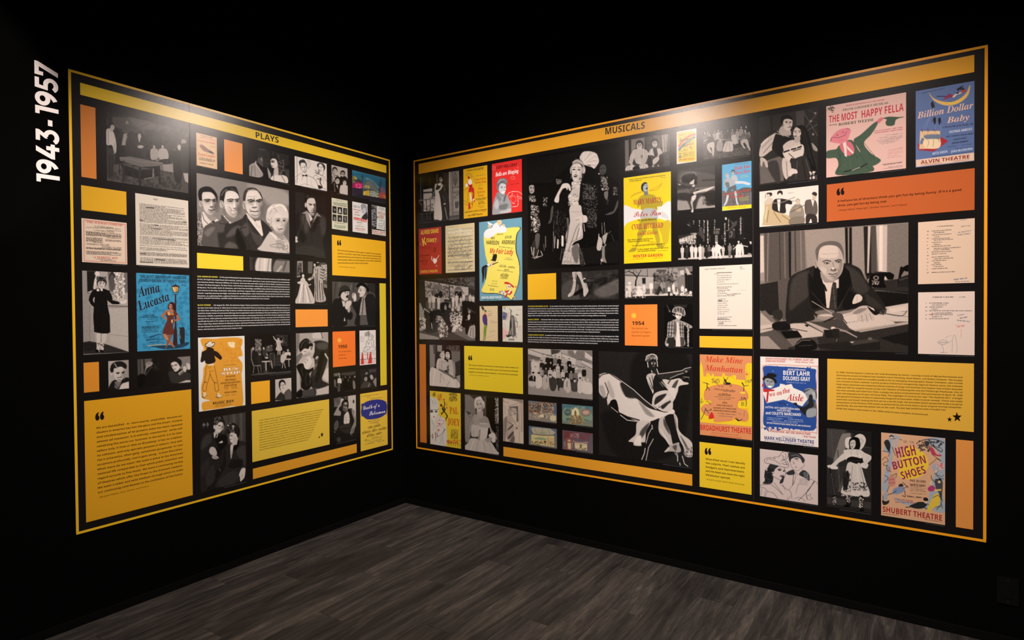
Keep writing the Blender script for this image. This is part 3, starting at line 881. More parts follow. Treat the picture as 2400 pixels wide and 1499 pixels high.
pic('photograph', (460.5, 405.1, 678.6, 594), 'large portrait of three stern men and a white-haired woman in a row', 'photograph', """
V 440 400 6.246
h 142 120
f 10
q 156 880,200 1300,250 1490,350 1490,500 1200,500 1000,300
f 2
q 118 130,680 210,620 290,800 250,1000 200,1100 130,1095
x 60 14 132,690 230,690 230,1090 132,1090
x 190 11 132,690 240,690 240,1090 132,1090
p 214 200,610 240,600 380,740 420,700 460,730 330,800 250,870 205,750
f 1.2
s 60 8 210,620 240,720 305,785 365,735; p 60 350,740 390,730 400,760 360,760
q 148 222,540 420,600 400,700 340,735 260,640
q 34 152,330 180,260 270,228 350,250 420,330 438,400 430,480 400,420 330,330 215,330 210,440 170,430
q 205 215,330 260,310 350,320 410,400 425,540 400,600 350,640 290,630 240,560 215,450
f 9; e 100@.8 408,520 44,120 6; e 150@.6 350,620 70,30; e 226@.5 285,380 50,40; e 130@.5 300,455 60,30; f 1.2; e 175 190,480 26,45; s 110 7 185,460 200,500
q 60@.2 240,430 330,410 330,450 270,465; q 60@.2 350,425 410,415 415,455 365,460
s 44 12 240,425 300,415 335,425; s 44 12 355,425 410,415; e 40 292,445 18,7; e 40 388,445 15,7; s 226 18 345,470 350,510; q 120 325,520 385,515 370,545 330,540
s 60 11 305,570 350,580 395,568; e 140 345,600 34,12
f 2
q 96 210,1000 240,830 330,770 470,720 500,650 560,700 640,770 700,740 770,760 620,900 520,930 500,1130 215,1100
f 5
q 60 440,920 520,900 560,800 520,1130 470,1130; q 120 240,900 330,830 400,840 300,960
f 1.2
p 210 520,660 545,650 640,760 620,775; s 50 8 470,770 560,780 600,740; s 64 6 490,660 560,780 545,860
q 126 530,560 740,640 720,700 650,750 600,730 540,660
q 50 468,420 480,320 540,245 620,228 700,235 735,300 755,380 752,440 720,330 640,290 560,300 540,400 530,470 490,430
s 110 16 490,360 530,300 570,270; s 96 12 640,260 710,300
q 214 530,470 545,380 570,310 650,295 730,340 755,430 750,560 720,640 680,680 620,660 560,590
f 9; e 104@.8 738,560 42,130 4; e 150@.6 670,660 70,34; e 230@.5 620,390 55,50; e 130@.5 640,455 70,30; e 160@.5 600,600 30,60; f 1.2; e 180 497,490 30,54; s 120 8 490,450 510,520
q 60@.2 580,430 670,415 660,455 590,460; q 60@.2 690,425 750,410 748,460 700,455
s 44 12 580,425 630,412 670,420; s 44 12 690,420 750,412; e 34 630,445 18,6; e 34 724,445 14,6; s 232 20 680,470 688,530; q 130 660,545 720,540 700,565
s 240 9 625,592 670,598 715,592; s 70 6 620,583 670,590 720,582; s 150 10 600,530 640,560 630,620; e 160 670,640 36,14
f 2
q 62 500,1130 540,930 550,790 640,770 790,700 850,640 960,720 1080,720 1230,870 1210,960 1080,1080 1045,1170
f 5
q 96 560,960 640,850 740,800 780,860 640,960; q 100 540,1130 600,1040 700,1070 740,1130; q 34 740,840 860,1130 760,1150 700,980; q 92 780,850 860,760 900,900 830,960; q 84 900,780 960,900 1100,990 1050,1100 960,1000
f 1.2
s 36 8 770,840 860,825; s 40 7 770,845 930,1160; s 96 6 860,690 910,900 1090,970
p 216 850,600 870,620 980,740 1060,700 1105,940 1085,960 960,800 880,690
s 180 10 990,740 1010,800 1060,830
q 110 850,590 1080,640 1060,720 1000,725 920,660
q 70 808,420 830,300 900,250 990,255 1070,330 1098,430 1090,480 1050,350 960,300 880,300 850,400 840,470
s 170 10 880,290 960,270 1030,300
q 208 842,470 870,320 950,285 1030,310 1080,400 1095,500 1080,600 1040,670 980,690 900,640 855,560
f 9; e 110@.8 1080,560 46,130 4; e 150@.6 980,670 80,34; e 228@.5 940,350 70,50; e 140@.5 930,460 70,30; e 150@.5 1040,460 50,30; f 1.2; e 176 830,500 26,60; s 90 8 820,470 840,540
q 70@.2 880,440 960,420 975,450 900,470; q 70@.2 1000,430 1080,410 1080,460 1010,460
s 50 14 878,430 930,420 975,445; s 50 14 1000,440 1050,420 1085,425; e 34 930,455 20,7; e 34 1042,455 18,7; s 70 8 970,400 975,440; s 230 18 985,470 980,520; q 120 940,530 1015,525 1000,548 950,548
s 150 9 900,480 960,500; s 64 13 925,590 980,600 1030,590; s 120 8 910,560 920,610; s 140 14 930,640 1000,660 1050,640; s 150 6 880,380 1000,375
f 2
q 190 1045,1160 1080,1080 1200,900 1290,930 1350,980 1400,940 1480,1050 1490,1200
q 222 1190,895 1250,920 1310,960 1340,1030 1290,1000; q 210 1400,940 1430,990 1480,1060 1440,1080 1390,1000
s 120 8 1200,1090 1330,1060 1450,1120; s 130 7 1210,1110 1400,1130; s 226 16 1320,990 1400,1030 1450,1120; c 140 8 1400,1155 1440,1160 1470,1190
x 140 14 1300,950 1460,960 1470,1150 1330,1040
f 1.2
q 150 1240,880 1400,900 1390,960 1340,975 1270,930
q 202 1150,650 1170,560 1230,500 1320,482 1420,510 1470,610 1470,720 1440,770 1420,640 1330,600 1270,640 1240,720 1190,770 1150,720
c 240 16 1180,580 1230,530 1250,600; c 245 18 1290,520 1370,500 1440,580; c 150 8 1200,640 1230,580 1260,610; c 140 8 1240,560 1280,560 1300,600; c 150 9 1170,700 1200,730 1230,690
q 205 1240,720 1270,640 1330,600 1410,620 1450,700 1445,830 1400,890 1340,910 1280,880 1230,800
f 8; e 120@.8 1438,820 32,100 6; e 150@.6 1340,890 60,30; e 225@.5 1320,670 50,40; e 150@.5 1325,735 45,26; f 1.2; e 185 1218,780 20,34
q 90@.25 1290,715 1350,700 1350,740 1300,745; q 90@.25 1385,715 1430,705 1435,745 1395,745
s 120 8 1290,700 1350,695; s 120 8 1385,700 1435,698; e 40 1322,728 15,8; e 40 1408,730 13,8; s 150 10 1375,740 1385,800 1360,810; s 90 14 1340,855 1385,848; s 140 8 1315,830 1330,870
n 4""", .2)
pic('photograph', (584.9, 601.7, 679, 638.6), 'cropped photo strip of a pale blouse and dark jacket beside the yellow block', 'photograph', """
V 440 400 6.246
b 92
f 4
p 52 930,1260 1030,1265 1000,1470 950,1470; p 70 905,1260 950,1260 940,1470 905,1470
q 200 1030,1265 1230,1280 1230,1480 1000,1475; s 150 10 1060,1280 1050,1440; s 226 16 1130,1290 1120,1460; s 120 10 1190,1290 1170,1470
q 60 1235,1280 1300,1300 1260,1480 1225,1480
q 132 1300,1300 1490,1300 1490,1490 1260,1485; s 190 22 1310,1480 1370,1400; s 50 7 1240,1290 1370,1310 1490,1310; s 80 14 1440,1330 1400,1460
n 4""", .75)

pic('ink_drawing', (690.6, 365.4, 766.2, 447.6), 'ink caricature of a man in a bow tie beside a woman with a flower', 'drawing', """
V 680 340 6.812
b #dccfc2
f .5
c 60 5 110,190 112,600; c 70 4 80,510 160,460 200,440; c 60 5 270,480 360,520 420,580 460,700; c 80 4 100,620 90,560 130,520
c 50 4 165,340 170,370 200,410 230,440 255,420 265,340; c 60 4 230,330 235,400 215,410; c 50 4 180,360 215,350; c 50 4 225,352 250,348
q 50 140,260 170,235 215,230 245,260 265,320 255,340 240,290 200,280 170,290 165,345 145,300
q 40 195,470 230,480 265,465 272,505 235,490 205,500
c 60 4 215,420 240,430 250,405; c 70 4 270,510 272,650; c 90 4 180,560 200,520 185,480; c 100 4 160,640 240,620 330,650 420,700
c 120 4 270,260 300,240 325,290 310,350 280,370 268,320 270,270; c 130 3 290,250 300,360
q 50 430,310 460,280 510,285 550,320 560,370 530,420 535,370 505,310 470,300 450,340 435,350
c 50 4 450,340 450,390 475,470 520,480 540,430; c 40 5 455,350 480,345; c 40 5 500,350 525,352; c 40 7 478,410 495,412; c 70 4 490,350 488,385
c 40 7 395,395 430,420 450,440; c 40 8 400,430 450,450 470,390; c 60 6 410,450 460,465 450,400
c 70 4 480,470 550,510 580,580; c 70 4 450,500 400,480 365,520
c 30 9 430,540 480,530 500,560; c 30 12 490,520 480,590 510,660; c 30 9 455,550 480,560 475,600; q 36 445,640 490,650 520,680 460,700
c 110 3 520,540 540,620; c 110 3 500,500 560,560; c 120 3 330,560 350,640
s 50 6 520,685 530,695; s 50 6 545,690 570,705""", .8)
pic('photograph', (776.9, 386, 815, 456.7), 'small photo of two couples grouped together, upper corner of left mural', 'photograph', """
V 680 340 6.812
b 176
f 1.2
q 120 665,440 720,470 780,500 760,600 660,590; x 190 20 670,450 740,450 740,580 670,580
H 190 60 715,410 34,48 -6 .3 1.2
q 34 790,520 850,490 910,530 920,640 800,640; H 185 40 838,460 32,44 0 -.4 1
s 40 4 815,465 865,465
q 30 660,620 720,580 800,640 790,780 665,740; H 195 44 755,570 36,54 4 .3 1
p 200 735,640 760,640 765,700; s 190 5 705,610 715,740
q 196 800,660 840,630 900,640 920,680 920,790 798,775; H 214 50 870,600 30,48 0 -.3 1.35
n 4""", .7)
pic('painting', (825.3, 398, 904.2, 474.8), 'colour painting of a lit street corner under a teal sky', 'painting', """
V 680 340 6.812
g #2f7086 #2a3a44
f 4
c #86b6b8@.5 40 1230,540 1320,600 1400,680; c #1f5a74@.6 50 1000,470 1200,480 1400,560 1520,600
f 1.2
p #7d7030 995,500 1040,490 1075,580 1000,600; p #cbb040 1030,500 1060,520 1065,580; p #3a3440 1000,560 1060,590 1150,590 1100,540
q #8e2350 995,620 1060,590 1150,600 1160,680 1100,700 1000,690; q #d23a72 1040,620 1130,620 1140,690 1060,690; s #2a1420 10 1088,640 1090,670; s #f0a0b0 8 1070,690 1100,680 1130,690
p #2a2030 995,680 1160,690 1160,810 1000,780
p #5e6660 1165,620 1250,545 1330,600 1400,690 1420,840 1165,800; p #3c4046 1175,690 1260,700 1400,770 1400,800 1170,730
x #d9b050 14 1180,640 1270,640 1270,690 1180,690
p #d8a832 1170,740 1260,715 1265,830 1170,800; p #8aa070 1165,760 1180,750 1185,810 1165,800; s #6a5a20 6 1210,730 1212,810; s #6a5a20 6 1240,730 1240,815
p #6e7e88 1270,720 1380,750 1380,830 1270,815; x #c0b880 12 1280,730 1410,760 1400,830 1280,810
s #35383c 6 1270,700 1420,760; s #35383c 6 1180,640 1230,550 1330,600 1420,720
p #6a5262 1430,700 1470,650 1525,720 1525,800 1430,790; p #a04a3c 1420,770 1490,750 1525,790 1525,860 1420,845; p #c06a3a 1470,800 1525,800 1525,860
s #231c20 8 1155,470 1150,600; s #231c20 6 1130,500 1180,510; s #231c20 8 1450,540 1430,740; s #231c20 6 1415,590 1470,610; s #231c20 6 1410,620 1460,640
p #241e24 995,790 1200,800 1527,860 1527,918 995,810
q #3a3238 1090,560 1110,540 1130,570 1150,600 1100,590""", .5)
pic('photograph', (691, 447.9, 766, 601.7), 'half-length photo of a young man in an open-collared dark jacket', 'photograph', """
V 680 340 6.812
b 40
f 5
p 52 80,740 230,760 230,1040 80,1100
f 2
q 58 80,1500 150,1300 150,1100 200,1060 280,1040 420,1080 500,1100 570,1150 585,1300 520,1520 520,1800 80,1790
f 6
q 84 180,1150 260,1120 300,1300 250,1400; q 40 420,1150 470,1220 380,1380 340,1340; q 78 480,1160 560,1180 560,1400 500,1420; q 38 170,1350 260,1480 200,1560 140,1480
q 66 100,1640 300,1600 520,1680 520,1790 80,1760
f 1.2
s 30 6 330,1340 460,1140; s 30 6 330,1340 250,1140; s 34 6 240,1150 180,1480; s 36 6 330,1350 360,1560; c 90 7 430,1280 470,1260 495,1290
p 150 185,1090 270,1045 300,1100 310,1200 330,1330 260,1180 245,1095; p 140 430,1070 500,1145 430,1130 350,1260 340,1300 400,1110
p 206 285,1060 300,1110 320,1220 360,1180 330,1120
p 140 290,1000 400,1080 370,1130 320,1120
q 36 232,900 240,850 290,800 350,795 400,850 400,890 340,845 280,860 265,930 240,920
x 70 14 250,805 390,805 390,850 250,860
q 200 262,920 285,860 340,842 390,860 410,950 405,1020 390,1080 340,1095 290,1040 270,990
e 110 392,1020 24,70 6; e 185 250,955 18,38
s 50 12 300,935 345,945; s 50 12 370,945 405,938; e 60 325,955 18,7; e 60 388,958 14,7; s 232 12 365,970 370,1000; s 110 8 345,1020 390,1015; s 70 9 335,1045 385,1045; e 80 365,1075 36,9
q 190 75,1470 100,1455 120,1480 110,1510 125,1540 85,1550; s 70 6 80,1645 300,1630 520,1700; s 76 6 260,1700 350,1760
n 4""", .4)
pic('poster', (777.2, 463, 815.4, 540.8), 'small cream and green poster with six tiny dark stage photos', 'poster', """
V 680 340 6.812
b #d3ccb0
f .6
w #4c6a50 8 730,880 860,905
p 30 677,970 741,980 741,1090 677,1080; p 30 757,985 830,995 830,1105 757,1093; p 30 846,1000 909,1008 909,1115 846,1107
p 30 677,1100 741,1110 741,1212 677,1205; p 30 757,1112 830,1122 830,1225 757,1217; p 30 846,1125 909,1132 909,1238 846,1230
p 130 690,1010 730,1020 715,1060; p 190 785,1020 800,1010 815,1080 775,1080; p 110 870,1020 890,1020 895,1090 870,1090; p 120 690,1150 720,1140 735,1190 700,1200; p 130 775,1160 810,1150 815,1200 780,1200; p 120 860,1150 890,1140 895,1220 870,1220
w #35302a 9 712,1240 875,1258; w #4c6a50 7 730,1320 870,1330; w #4c6a50 7 700,1300 880,1320
t S #3f6b4b 26 688,930 905,958 TAYLOR and DOWLING
t S #4a3a30 22 692,952 900,990 THE GLASS MENAGERIE
t S #3f7b50 24 700,1290 890,1312 THE PLAYHOUSE""", .5)
pic('poster', (825.6, 471.7, 862, 547.4), 'small white and red poster with a fair-haired woman looking back', 'poster', """
V 680 340 6.812
b #e2d9d0
f .8
q 44 1140,1160 1190,1090 1225,1060 1235,1180 1180,1180
q 190 1140,1020 1160,990 1210,980 1222,1050 1190,1100 1150,1080
q 150 1128,980 1140,940 1190,940 1225,980 1228,1050 1210,1060 1205,1010 1160,1005 1140,1030
e 50 1155,1020 8,4; s 90 4 1150,1065 1170,1068
p #c9302a 1012,1145 1222,1190 1222,1232 1012,1185
w 50 8 1008,965 1115,990; w 50 8 1008,985 1112,1005; w 50 10 1025,1110 1120,1130; w 50 11 1062,1235 1155,1245; w 70 7 1080,1265 1140,1275; w 80 6 1040,1290 1180,1305
w #b04038 6 1060,1360 1180,1375
t S #b8433a 20 1005,1030 1130,1058 BARBARA BEL GEDDES
t S #b8433a 22 1035,1080 1095,1090 BURL IVES
t R #f4ece4 28 1016,1178 1218,1224 Cat on a Hot Tin Roof
t S #b8433a 24 1038,1338 1196,1358 MOROSCO THEATRE""", .5)
pic('poster', (871.1, 479.9, 904.2, 552.6), 'small poster with dark figures at its left edge and bold red lettering', 'poster', """
V 680 340 6.812
b #d8d6c8
f .8
p 70 1308,960 1385,975 1380,1330 1310,1340
x 24 30 1310,965 1385,975 1380,1330 1310,1330
x 150 16 1310,980 1380,980 1380,1300 1310,1300
p 30 1312,1320 1440,1345 1520,1360 1520,1372 1312,1345; s 50 4 1505,1200 1515,1360; s 90 3 1490,1230 1500,1350
w 60 8 1420,1000 1500,1015; w 70 7 1410,1020 1510,1040; w #355c3e 10 1420,1200 1490,1218; w 60 7 1410,1250 1480,1265; w 60 6 1400,1280 1490,1295; w 60 8 1415,1310 1480,1320
t R #b23a30 40 1388,1092 1516,1122 STREETCAR
t R #b23a30 26 1440,1062 1456,1066 A
t R #b23a30 20 1420,1128 1490,1140 NAMED
t R #b23a30 44 1392,1165 1496,1180 DESIRE
t S #c02c24 26 1308,1382 1520,1410 WALNUT ST. THEATRE
t S #c02c24 20 1308,1408 1516,1436 2 WEEKS BEG. MON. OCT. 27""", .5)
sheet('quote_panel', 'L', (777.7, 549.5, 904.5, 651.7), 'amber quote panel with five lines of black text near the corner, left mural', 'quote panel', """
V 680 530 5.996
t R #1d160c 110 664,328 724,330 “
B S #2a1d0c 19 666,345 1280,402 668,524 1280,530 The nervous system of any age or nation is its creative/workers, its artists. And if that nervous system is profoundly/disturbed by its environment, the work it produces will/inescapably reflect the disturbance, sometimes obliquely/<and sometimes with violent directness.
t i #2a1d0c 14 680,573 915,588 Tennessee Williams, Playwright""", '#ecb124')
pic('photograph', (691, 609.7, 767.2, 711.5), 'stage photo of a woman in a pale gown facing a man in striped robe', 'photograph', """
V 680 530 5.996
b 44
f 1.5
p 150 100,490 175,485 180,700 95,720; p 60 110,520 160,510 165,680 100,700; x 120 14 105,520 165,520 165,690 105,690
p 110 250,490 320,495 310,660 250,660; q 90 400,560 460,500 522,560 522,800 430,800
x 220 12 440,540 520,560 520,760 450,740
p 130 470,810 522,820 522,870 475,860
f .8
q 190 150,740 200,730 225,780 260,850 310,950 335,1085 80,1085 110,960 140,830
s 235 16 170,800 130,1060; s 240 14 215,830 250,1070; s 130 8 190,820 180,1070; s 130 8 230,850 290,1070
q 200 100,790 150,770 170,790 130,810; s 200 16>10 225,780 260,830 290,815
e 40 165,680 28,32; e 210 183,698 17,26; p 210 165,725 200,725 205,750 160,750
q 170 330,600 380,560 430,570 470,640 460,760 470,900 500,1045 350,1045 345,850 340,740
s 36 8 360,600 365,760 355,1040; s 36 8 385,600 385,760 385,1040; s 36 8 410,760 425,1040; s 36 8 440,780 465,1040; s 40 9 430,600 470,620; s 40 9 430,640 470,660; s 40 9 425,680 470,700; s 40 9 425,720 465,740; s 36 8 300,720 340,700
s 170 34 350,640 320,720 270,745; s 40 7 320,700 340,740; s 40 7 300,715 315,750
e 40 345,520 20,22; e 180 352,540 17,30; s 190 14 375,510 400,505; q 30 340,500 370,495 380,560 350,560; e 200 345,545 14,22; s 200 12 425,780 440,790; e 205 265,748 16,10
n 5""", .7)
pic('photograph', (778.4, 659.3, 880.1, 762.3), 'photo of two men in hats, one laughing and one holding up a pipe', 'photograph', """
V 680 530 5.996
b 92
f 3
s 70 16 640,790 620,1000; s 116 14 700,780 690,850; s 120 16 860,820 850,900; s 70 12 900,800 890,900; p 60 1080,800 1200,800 1200,960 1100,900
f 1.2
q 34 600,1060 680,1010 730,1000 780,1120 830,1180 880,1230 860,1310 800,1310 790,1390 596,1395
p 200 725,1040 770,1060 770,1120 745,1130; p 210 765,1270 775,1330 755,1330; q 200 770,1130 790,1060 850,1045 860,1090 800,1170; q 170 805,1170 845,1130 835,1210 810,1200
q 200 715,950 740,900 800,890 830,930 815,980 810,1030 770,1050 720,1010
q 50 790,975 812,960 812,1005 785,1000; s 220 6 785,970 810,960; e 50 775,935 9,6; e 50 810,930 8,6; s 90 6 760,920 785,915; s 130 8 795,935 810,955
q 60 690,910 715,850 780,830 835,870 832,905 780,900 720,930 690,985
q 24 680,960 720,910 830,890 838,908 740,925 700,985
q 40 870,1080 900,1050 940,1060 1000,1000 1080,950 1190,1000 1200,1390 920,1390 930,1240 880,1130
p 150 1010,1000 1085,940 1050,1020 1075,1250 970,1250 990,1100; s 96 14 1030,1010 1010,1250; s 190 7 1000,1080 990,1200; p 100 985,1250 1085,1255 1100,1385 980,1390
q 44 1080,960 1190,1010 1195,1390 1100,1385 1060,1100
q 205 960,890 1000,830 1060,860 1060,920 1030,980 980,990 975,940 955,930
e 60 990,900 10,7; s 90 5 975,880 1005,875; s 110 6 965,960 985,958; e 170 1050,890 12,24
q 26 930,840 970,795 1040,800 1090,850 1110,900 1090,930 1060,870 1000,835 945,860
q 205 870,960 900,930 925,960 930,1030 900,1060 890,1020 875,1010; s 70 8 915,920 880,970; s 130 5 880,980 880,1020
n 4""", .35)

sheet('text_block', 'L', (460.6, 643.5, 681.8, 777.5), 'two paragraphs of small white text headed in yellow capitals, left mural', 'text panel', """
V 440 630 9.231
t S #e0cf4a 30 205,176 650,188 NEW AMERICAN DRAMA
t S #d8d0cc 27 680,190 2205,248 | In the years following the Second World War, as Broadway continued to narrow in both definition and
B S #d8d0cc 26 205,234 2205,302 210,596 2208,608 terrain, the legitimate stage blazed with creativity, audacity, and invention, spurred on, in part, by the emergence of an extraordinary/new American drama. Tennessee Williams, for instance, burst onto the scene with a string of instant classics, including Cat on a Hot/Tin Roof, The Glass Menagerie, The Rose Tattoo, and A Streetcar Named Desire. Arthur Miller turned out such stunning masterworks as/All My Sons, The Crucible, Death of a Salesman, and A View from the Bridge; and William Inge etched three potent portraits of small/town America in Bus Stop, Come Back, Little Sheba, and Picnic. Eugene O'Neill, meanwhile, returned to Broadway with The Iceman/Cometh, Long Day's Journey Into Night, and A Moon for the Misbegotten, each of which had been penned years prior to its premiere./Elsewhere, on a glittering Rialto, audiences flocked to a coterie of new comedies by the likes of Mary Chase, Garson Kanin, Norman
t S #d8d0cc 26 210,642 1772,656 Krasna, and John Van Druten, a prolific author and director perhaps best known for I Am a Camera.
t S #e0cf4a 30 212,796 500,796 BLACK STORIES
t S #d8d0cc 27 545,797 2212,797 | On August 30, 1944, the American Negro Theatre production of Anna Lucasta moved from the basement of
B S #d8d0cc 26 214,856 2212,852 220,1262 2215,1208 the New York Public Library at 135th Street in Harlem to the Mansfield Theatre on Broadway, playing a total of 957 performances on/the Main Stem. Initially penned by Philip Yordan as a Polish American story with white characters, the landmark play was part of a/small but steady stream of nonmusical offerings that brought Black talent to Broadway in the years leading up to the Civil Rights/Movement. Othello, in particular, found Paul Robeson turning in a towering performance as the title character opposite Uta Hagen/and Jose Ferrer, while Lysistrata marked Sidney Poitier's Broadway debut. The majority, however, were new works that told Black stories/specifically focused on the subject of race. Among the most prominent were Dorothy Heyward's Set My People Free, Louis Peterson's/Take a Giant Step, Maxine Wood's On Whitman Avenue, and Arnaud D'Usseau and James Gow's Deep Are the Roots, a long-running/hit that followed the southern homecoming of an African-American army lieutenant at the end of World War II. It was directed by Elia
t S #d8d0cc 26 220,1320 1182,1290 Kazan, who famously co-founded the Actors Studio in 1947.""", '22')

pic('poster', (464, 791, 575.1, 949), 'ochre poster of a cowboy seen from behind under a glowing lamp', 'poster', """
V 450 770 7.496
b #e3dcd2
f 1
q #e09a34 150,200 200,170 400,175 600,155 860,165 885,260 860,330 885,420 880,480 810,500 880,600 885,720 870,800 885,1000 890,1340 700,1360 500,1400 300,1420 190,1435 180,1300 320,1260 200,1230 165,1180 160,1000 185,900 200,700 170,420 200,350 180,300
p #e3dcd2 195,300 160,330 190,380 215,450; q #e3dcd2 180,580 230,560 240,620 200,690 180,660
x #d98e2c@.5 40 450,200 850,200 850,600 450,600
f 2
e #f4e2b8 700,280 50,48; x #f4e2b8 22 640,230 760,230 760,330 640,330; e #e8c070 700,265 16,22
f .8
q #2a1c16 228,290 240,260 270,250 285,225 330,215 350,250 375,235 402,245 390,290 350,322 250,325
q #e6d6c4 240,285 270,260 300,225 335,225 350,260 380,245 395,255 375,290 330,315 260,312; s #9a8470 6 270,290 340,285
q #211712 250,345 300,325 380,350 385,380 450,410 525,500 500,545 430,500 395,480 415,560 380,600 290,620 235,600 225,560 180,590 150,570 165,470 175,410 250,370
p #e3dcd2 270,630 380,610 385,640 290,640
s #2a1c16 6 262,640 240,720 245,780 225,860 225,930; s #2a1c16 6 390,650 415,760 430,830 450,930 470,1070; c #2a1c16 7 225,930 195,1000 190,1080 240,1100; c #2a1c16 6 320,760 310,830 280,930 260,1000 250,1090; c #2a1c16 6 325,800 350,880 390,940 410,1090 470,1080; s #2a1c16 9 215,935 255,945; s #2a1c16 9 395,945 430,950; c #2a1c16 4 290,660 280,700; c #2a1c16 4 330,660 310,700; c #2a1c16 4 300,740 340,745 380,740
q #e8c890 195,1120 240,1115 250,1150 275,1150 230,1200 200,1190; c #2a1c16 5 190,1125 190,1190 220,1205 270,1155; s #2a1c16 8 175,1195 215,1215
q #e8c890 440,1130 480,1130 490,1160 540,1175 500,1200 450,1200; c #2a1c16 5 435,1125 445,1200 500,1205 545,1170; s #2a1c16 8 415,1200 470,1215
w #3a2414 9 555,648 780,630; w #3a2414 6 560,1035 650,1025; w #3a2414 6 690,1025 790,1010; w #3a2414 7 575,1062 645,1052; w #3a2414 7 690,1050 795,1038; w #3a2414 7 585,1175 665,1165; w #3a2414 7 695,1165 775,1155; w #3a2414 6 410,1350 690,1310; w #3a2414 7 395,1375 705,1335
t r #5a3414 58 536,745 822,722 BUS
t r #5a3414 58 500,818 858,788 STOP
t r #f6ecdc 50 542,741 816,720 BUS
t r #f6ecdc 50 506,813 852,786 STOP
t S #4a2a10 28 595,855 760,840 WILLIAM INGE
t S #5a3010 34 580,918 775,905 KIM STANLEY
t S #5a3010 30 500,975 850,945 ANTHONY ROSS ELAINE STRITCH
t S #5a3010 28 568,1012 788,995 JEROME COURTLAND
t S #5a3010 30 570,1136 785,1115 HAROLD CLURMAN
t S #2a1c16 44 362,1332 736,1284 MUSIC BOX""", .25)
pic('photograph', (587.4, 785.7, 682.1, 872), 'dark cafe stage photo with a girl waving her arm from a platform', 'photograph', """
V 450 770 7.496
b 28
f 1.2
x 110 16 1120,180 1220,180 1220,400 1110,400
x 180 7 1120,180 1220,180 1220,400 1110,400
x 120 9 1460,110 1680,110 1680,300 1460,300; x 150 12 1300,290 1420,300 1410,400 1300,400
p 60 1360,440 1560,470 1570,660 1370,650; s 120 6 1370,440 1365,650; s 130 6 1445,440 1450,670; s 140 8 1375,432 1440,432; s 90 5 1460,530 1560,530; s 90 5 1460,580 1560,580; s 90 5 1460,630 1580,630
q 190 1480,210 1550,205 1560,280 1580,375 1475,375 1490,290; s 130 6 1515,230 1505,370; s 130 6 1540,230 1550,370
s 200 20>12 1495,215 1450,180 1430,135; s 190 18>10 1555,215 1580,240 1595,195; e 200 1517,175 18,26; e 60 1517,155 20,14
s 190 16 1515,380 1510,450; s 190 16 1545,380 1545,450
q 50 1150,440 1210,430 1230,540 1300,560 1260,720 1150,640; e 170 1190,440 22,26; e 90 1180,425 30,20
q 120 1030,370 1060,340 1080,420 1050,540 1030,530; e 160 1075,350 20,28; q 40 1060,400 1140,430 1130,640 1060,620
s 180 9 1045,540 1080,650 1200,645; s 170 8 1090,660 1075,780; s 160 8 1150,660 1175,780; s 150 7 1205,650 1215,760
p 205 1225,570 1370,562 1365,582 1230,585; s 170 30 1295,590 1300,750; s 60 6 1290,600 1292,745; e 80 1295,745 50,14
q 70 1240,380 1310,370 1340,480 1330,530 1250,470; e 190 1260,345 16,24; s 180 12 1310,440 1330,470; e 190 1310,510 30,14; e 170 1180,350 14,22
q 150 1380,560 1400,570 1420,690 1400,680
q 185 1560,480 1610,430 1650,460 1660,510 1600,600 1560,580; e 130 1610,420 24,28; q 195 1630,420 1720,410 1730,470 1650,470; e 190 1685,375 16,26; e 60 1685,350 20,14
p 190 1640,525 1735,520 1735,545 1650,545; s 150 18 1700,550 1705,660; s 190 10 1600,600 1585,690; s 190 10 1620,600 1640,690
e 40 1690,480 24,20
f 2
p 92 1040,800 1300,765 1500,760 1740,740 1740,765 1340,800 1040,822
n 5""", .55)
block((588.3, 895.4, 632.8, 940.4), '#eda829', 'small square amber block beside the smiling-man portrait, left mural')
pic('photograph', (645, 889.1, 683.2, 934.4), 'small light portrait of a smiling dark-haired man in a grey suit', 'photograph', """
V 450 770 7.496
h 186 200
f 1.2
q 60 1470,1225 1560,1110 1600,1140 1690,1060 1745,1110 1748,1232 1480,1260
q 100 1640,1120 1700,1060 1745,1110 1745,1230 1640,1235
p 200 1580,1100 1620,1090 1625,1150 1600,1150; s 40 8 1600,1130 1610,1230
q 200 1540,1000 1560,950 1610,950 1640,990 1635,1060 1600,1105 1570,1080
q 40 1525,1000 1530,930 1570,895 1620,905 1645,960 1640,985 1610,940 1560,950 1545,1060
q 110 1545,1020 1570,1090 1590,1100 1560,1090 1540,1050
s 50 6 1562,995 1585,990; s 50 6 1600,985 1625,985; s 90 6 1595,1000 1600,1040; s 245 6 1590,1062 1620,1050; s 70 4 1585,1056 1622,1044
n 3""", .3)
